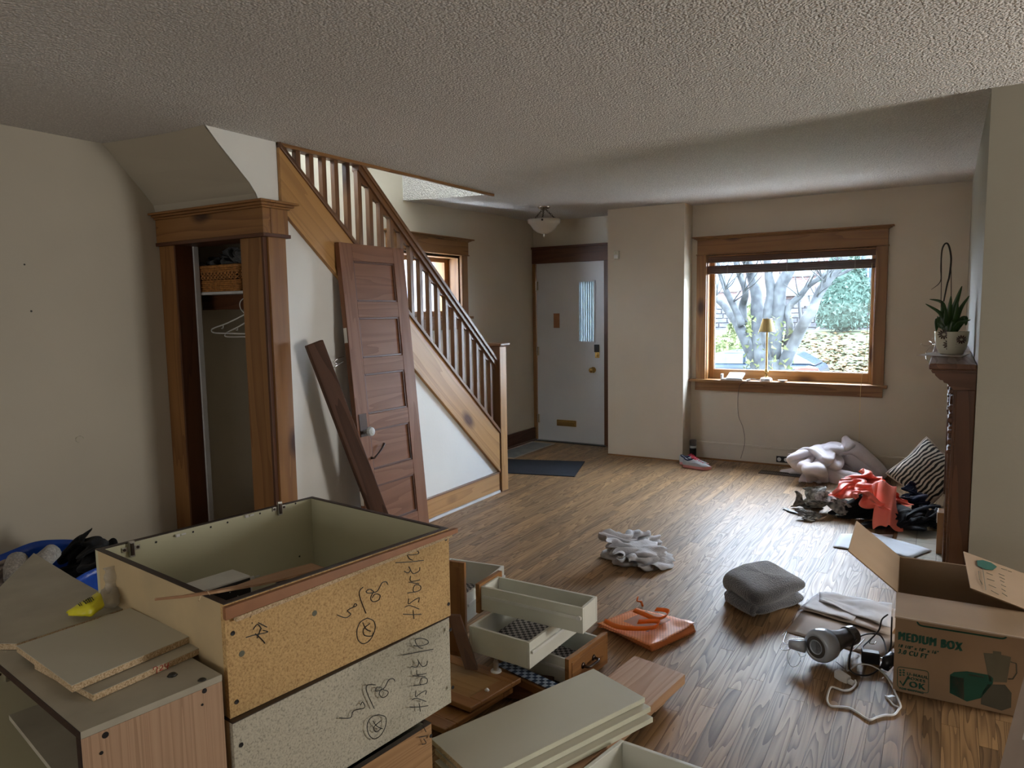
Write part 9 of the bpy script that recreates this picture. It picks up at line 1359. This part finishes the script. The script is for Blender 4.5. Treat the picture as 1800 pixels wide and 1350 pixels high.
lf = MB()
for k in range(500):
    a = r2.uniform(0, 6.3); z = r2.uniform(gz+.1, gz+2.0); R_ = .34-.08*(z-gz)/2; p = V((tr_.x+.02+R_*math.cos(a)*1.1, TY+R_*math.sin(a), z)); s_ = .05
    lf.add([p+V((s_*r2.uniform(-1, 1), s_*r2.uniform(-1, 1), s_*r2.uniform(-1, 1))) for _ in range(3)], [(0, 1, 2)])
o = build('ivy', lf, 'bush', TRE); o['kind'] = 'stuff'
# parked car
CY = 19.3; gs = gz-.08
CAR = thing('parked_car', 'dark blue hatchback parked on the street behind the tree', 'car', (-4.6, CY, gs))
xr = Yp(1452, 650, CY).x; xl = xr-4.3; hh = Yp(1370, 616, CY).z-gs
def cx_(t): return xl+4.3*t
body = [(0, .35), (.01, .62), (.04, .80), (.24, .97), (.36, 1.02), (.93, 1.05), (.985, .98), (1, .70), (.995, .40), (.9, .28), (.1, .28)]
roof = [(.24, .96), (.37, 1.34), (.46, 1.43), (.72, 1.45), (.86, 1.38), (.97, 1.03)]
k_ = hh/1.45
mb = MB().prism([(cx_(t), CY-.85, gs+z*k_) for t, z in body], (0, 1.7, 0)); build('body', mb, 'carpaint', CAR, bevel=.09)
build('cabin', MB().prism([(cx_(t), CY-.70, gs+z*k_) for t, z in roof], (0, 1.4, 0)), 'carpaint', CAR, bevel=.06)
build('side_window', MB().prism([(cx_(t), CY-.72, gs+z*k_) for t, z in ((.30, 1.03), (.385, 1.31), (.46, 1.37), (.57, 1.385), (.57, 1.05))], (0, .03, 0)), 'carglass', CAR)
build('side_window', MB().prism([(cx_(t), CY-.72, gs+z*k_) for t, z in ((.585, 1.05), (.585, 1.385), (.72, 1.38), (.80, 1.30), (.82, 1.07))], (0, .03, 0)), 'carglass', CAR)
build('rear_window', MB().prism([(cx_(t), CY-.71, gs+z*k_) for t, z in ((.84, 1.09), (.83, 1.30), (.87, 1.33), (.95, 1.10))], (0, .03, 0)), 'carglass', CAR)
build('tail_light', MB().prism([(cx_(t), CY-.875, gs+z*k_) for t, z in ((.86, .90), (.90, .98), (.985, .97), (.992, .84), (.93, .82))], (0, .04, 0)), 'taillight', CAR)
for t in (.17, .80):
    wh = build('wheel', MB().lathe((cx_(t), CY-.86, gs+.31), [(.30, -.0), (.31, .03), (.31, .17), (.30, .2)], 24, (0, 1, 0)), 'black', CAR); build('hub', MB().lathe((cx_(t), CY-.865, gs+.31), [(.19, 0), (.05, -.02), (0, -.02)], 12, (0, 1, 0)), 'silver', wh)
# house across the street
HY = 33.0; hz = lawnz(-3, 31)
HS = thing('brick_house', 'brick and stone house with white window frames across the street', 'house', (-4, HY, hz))
def hp(u, v, y=HY): return Yp(1250+u/6.207, 470+v/6.207, y)
x0, x1 = -17.0, 6.0; z_st = hp(1200, 340).z
build('stone_wall', MB().box(x0, x1, HY, HY+.5, hz-.6, z_st, True), 'stone', HS); build('brick_wall', MB().box(x0, x1, HY+.04, HY+.5, z_st, z_st+4.5, True), 'brick', HS)
mb = MB(); rs_ = random.Random(8); y_ = hz-.1; zc = y_
for r_ in range(9):
    x_ = x0+rs_.uniform(0, .4)
    if zc+.2 > z_st: break
    while x_ < 2:
        w_ = rs_.uniform(.3, .7)
        if x_ > -12: mb.obox((x_, HY-.05-rs_.uniform(0, .04), zc), (w_-.05, 0, 0), (0, .09, 0), (0, 0, .17))
        x_ += w_
    zc += .205
o = build('stone_blocks', mb, 'stone', HS, bevel=.02); o['kind'] = 'stuff'
def hwin(u0, v0, u1, v1, nm='house_window'):
    a, b = hp(u0, v1), hp(u1, v0); f_ = build(nm, MB().box(a.x-.12, a.x, HY-.08, HY+.05, a.z-.12, b.z+.12).box(b.x, b.x+.12, HY-.08, HY+.05, a.z-.12, b.z+.12).box(a.x, b.x, HY-.08, HY+.05, b.z, b.z+.12).box(a.x, b.x, HY-.08, HY+.05, a.z-.16, a.z).box((a.x+b.x)/2-.03, (a.x+b.x)/2+.03, HY-.07, HY+.03, a.z, b.z), 'housewhite', HS)
    build('pane', MB().box(a.x, b.x, HY-.02, HY, a.z, b.z), 'slateglass', f_)
hwin(1630, -150, 1800, 260); hwin(860, -200, 1120, 60); hwin(60, -100, 300, 230); hwin(980, 280, 1150, 380)
build('porch_panel', MB().box(hp(600, 0).x, hp(1150, 0).x, HY-.4, HY-.1, hp(0, 330).z, hp(0, 240).z), 'housewhite', HS)
build('downspout', MB().tube([hp(1212, -200, HY-.2), hp(1212, 290, HY-.2), hp(1205, 640, HY-.2), hp(1130, 700, HY-.5)], .06, 8), 'housewhite', HS)
def foliage(name, label, c, rx, rz, n, m, cone=True, cat='shrub', sz=.09):
    T = thing(name, label, cat, (c[0], c[1], c[2])); mb = MB(); rr = random.Random(len(label)); prof = [(0, 0), (rx*.85, .05*rz), (rx*.93, .25*rz), (rx*.8, .5*rz), (rx*.5, .8*rz), (0, rz)] if cone else [(0, 0), (rx*.8, .1*rz), (rx*.95, .45*rz), (rx*.7, .85*rz), (0, rz)]
    core = MB().lathe(c, [(a*.86, b) for a, b in prof], 18); build('core', core, m, T, smooth=True)
    for k in range(n):
        t = rr.random(); z = t*rz
        for (ra, ha), (rb1, hb) in zip(prof, prof[1:]):
            if ha <= z <= hb: R_ = ra+(rb1-ra)*(z-ha)/(hb-ha+1e-6)
        a = rr.uniform(0, 6.3); R_ *= rr.uniform(.85, 1.08); p = V((c[0]+R_*math.cos(a), c[1]+R_*math.sin(a), c[2]+z))
        mb.add([p+V((rr.uniform(-1, 1), rr.uniform(-1, 1), rr.uniform(-1, 1.2)))*sz for _ in range(3)], [(0, 1, 2)])
    o = build('foliage', mb, m, T); o['kind'] = 'stuff'
cb = hp(1440, 660, 30.5); foliage('conifer', 'tall blue green conical conifer in front of the brick house', (cb.x, 30.5, cb.z-.1), 1.05, 3.3, 4000, 'conifer', sz=.11)
foliage('bush', 'yellow green bush behind the street tree trunk', (hp(440, 700, 27).x, 27, lawnz(-6, 27)-.1), .85, 1.6, 2200, 'bush', False)
foliage('hedge_bush', 'low yellow green bush at the left edge of the window view', (hp(150, 700, 24.5).x, 24.5, lawnz(-7, 24.5)-.1), 1.2, .9, 2200, 'bush', False)
# pale neighbour wall outside the stair window
struct('neighbour_wall', MB().box(-6.6, -6.4, 2, 14, gz, 6, True), 'palebrick')
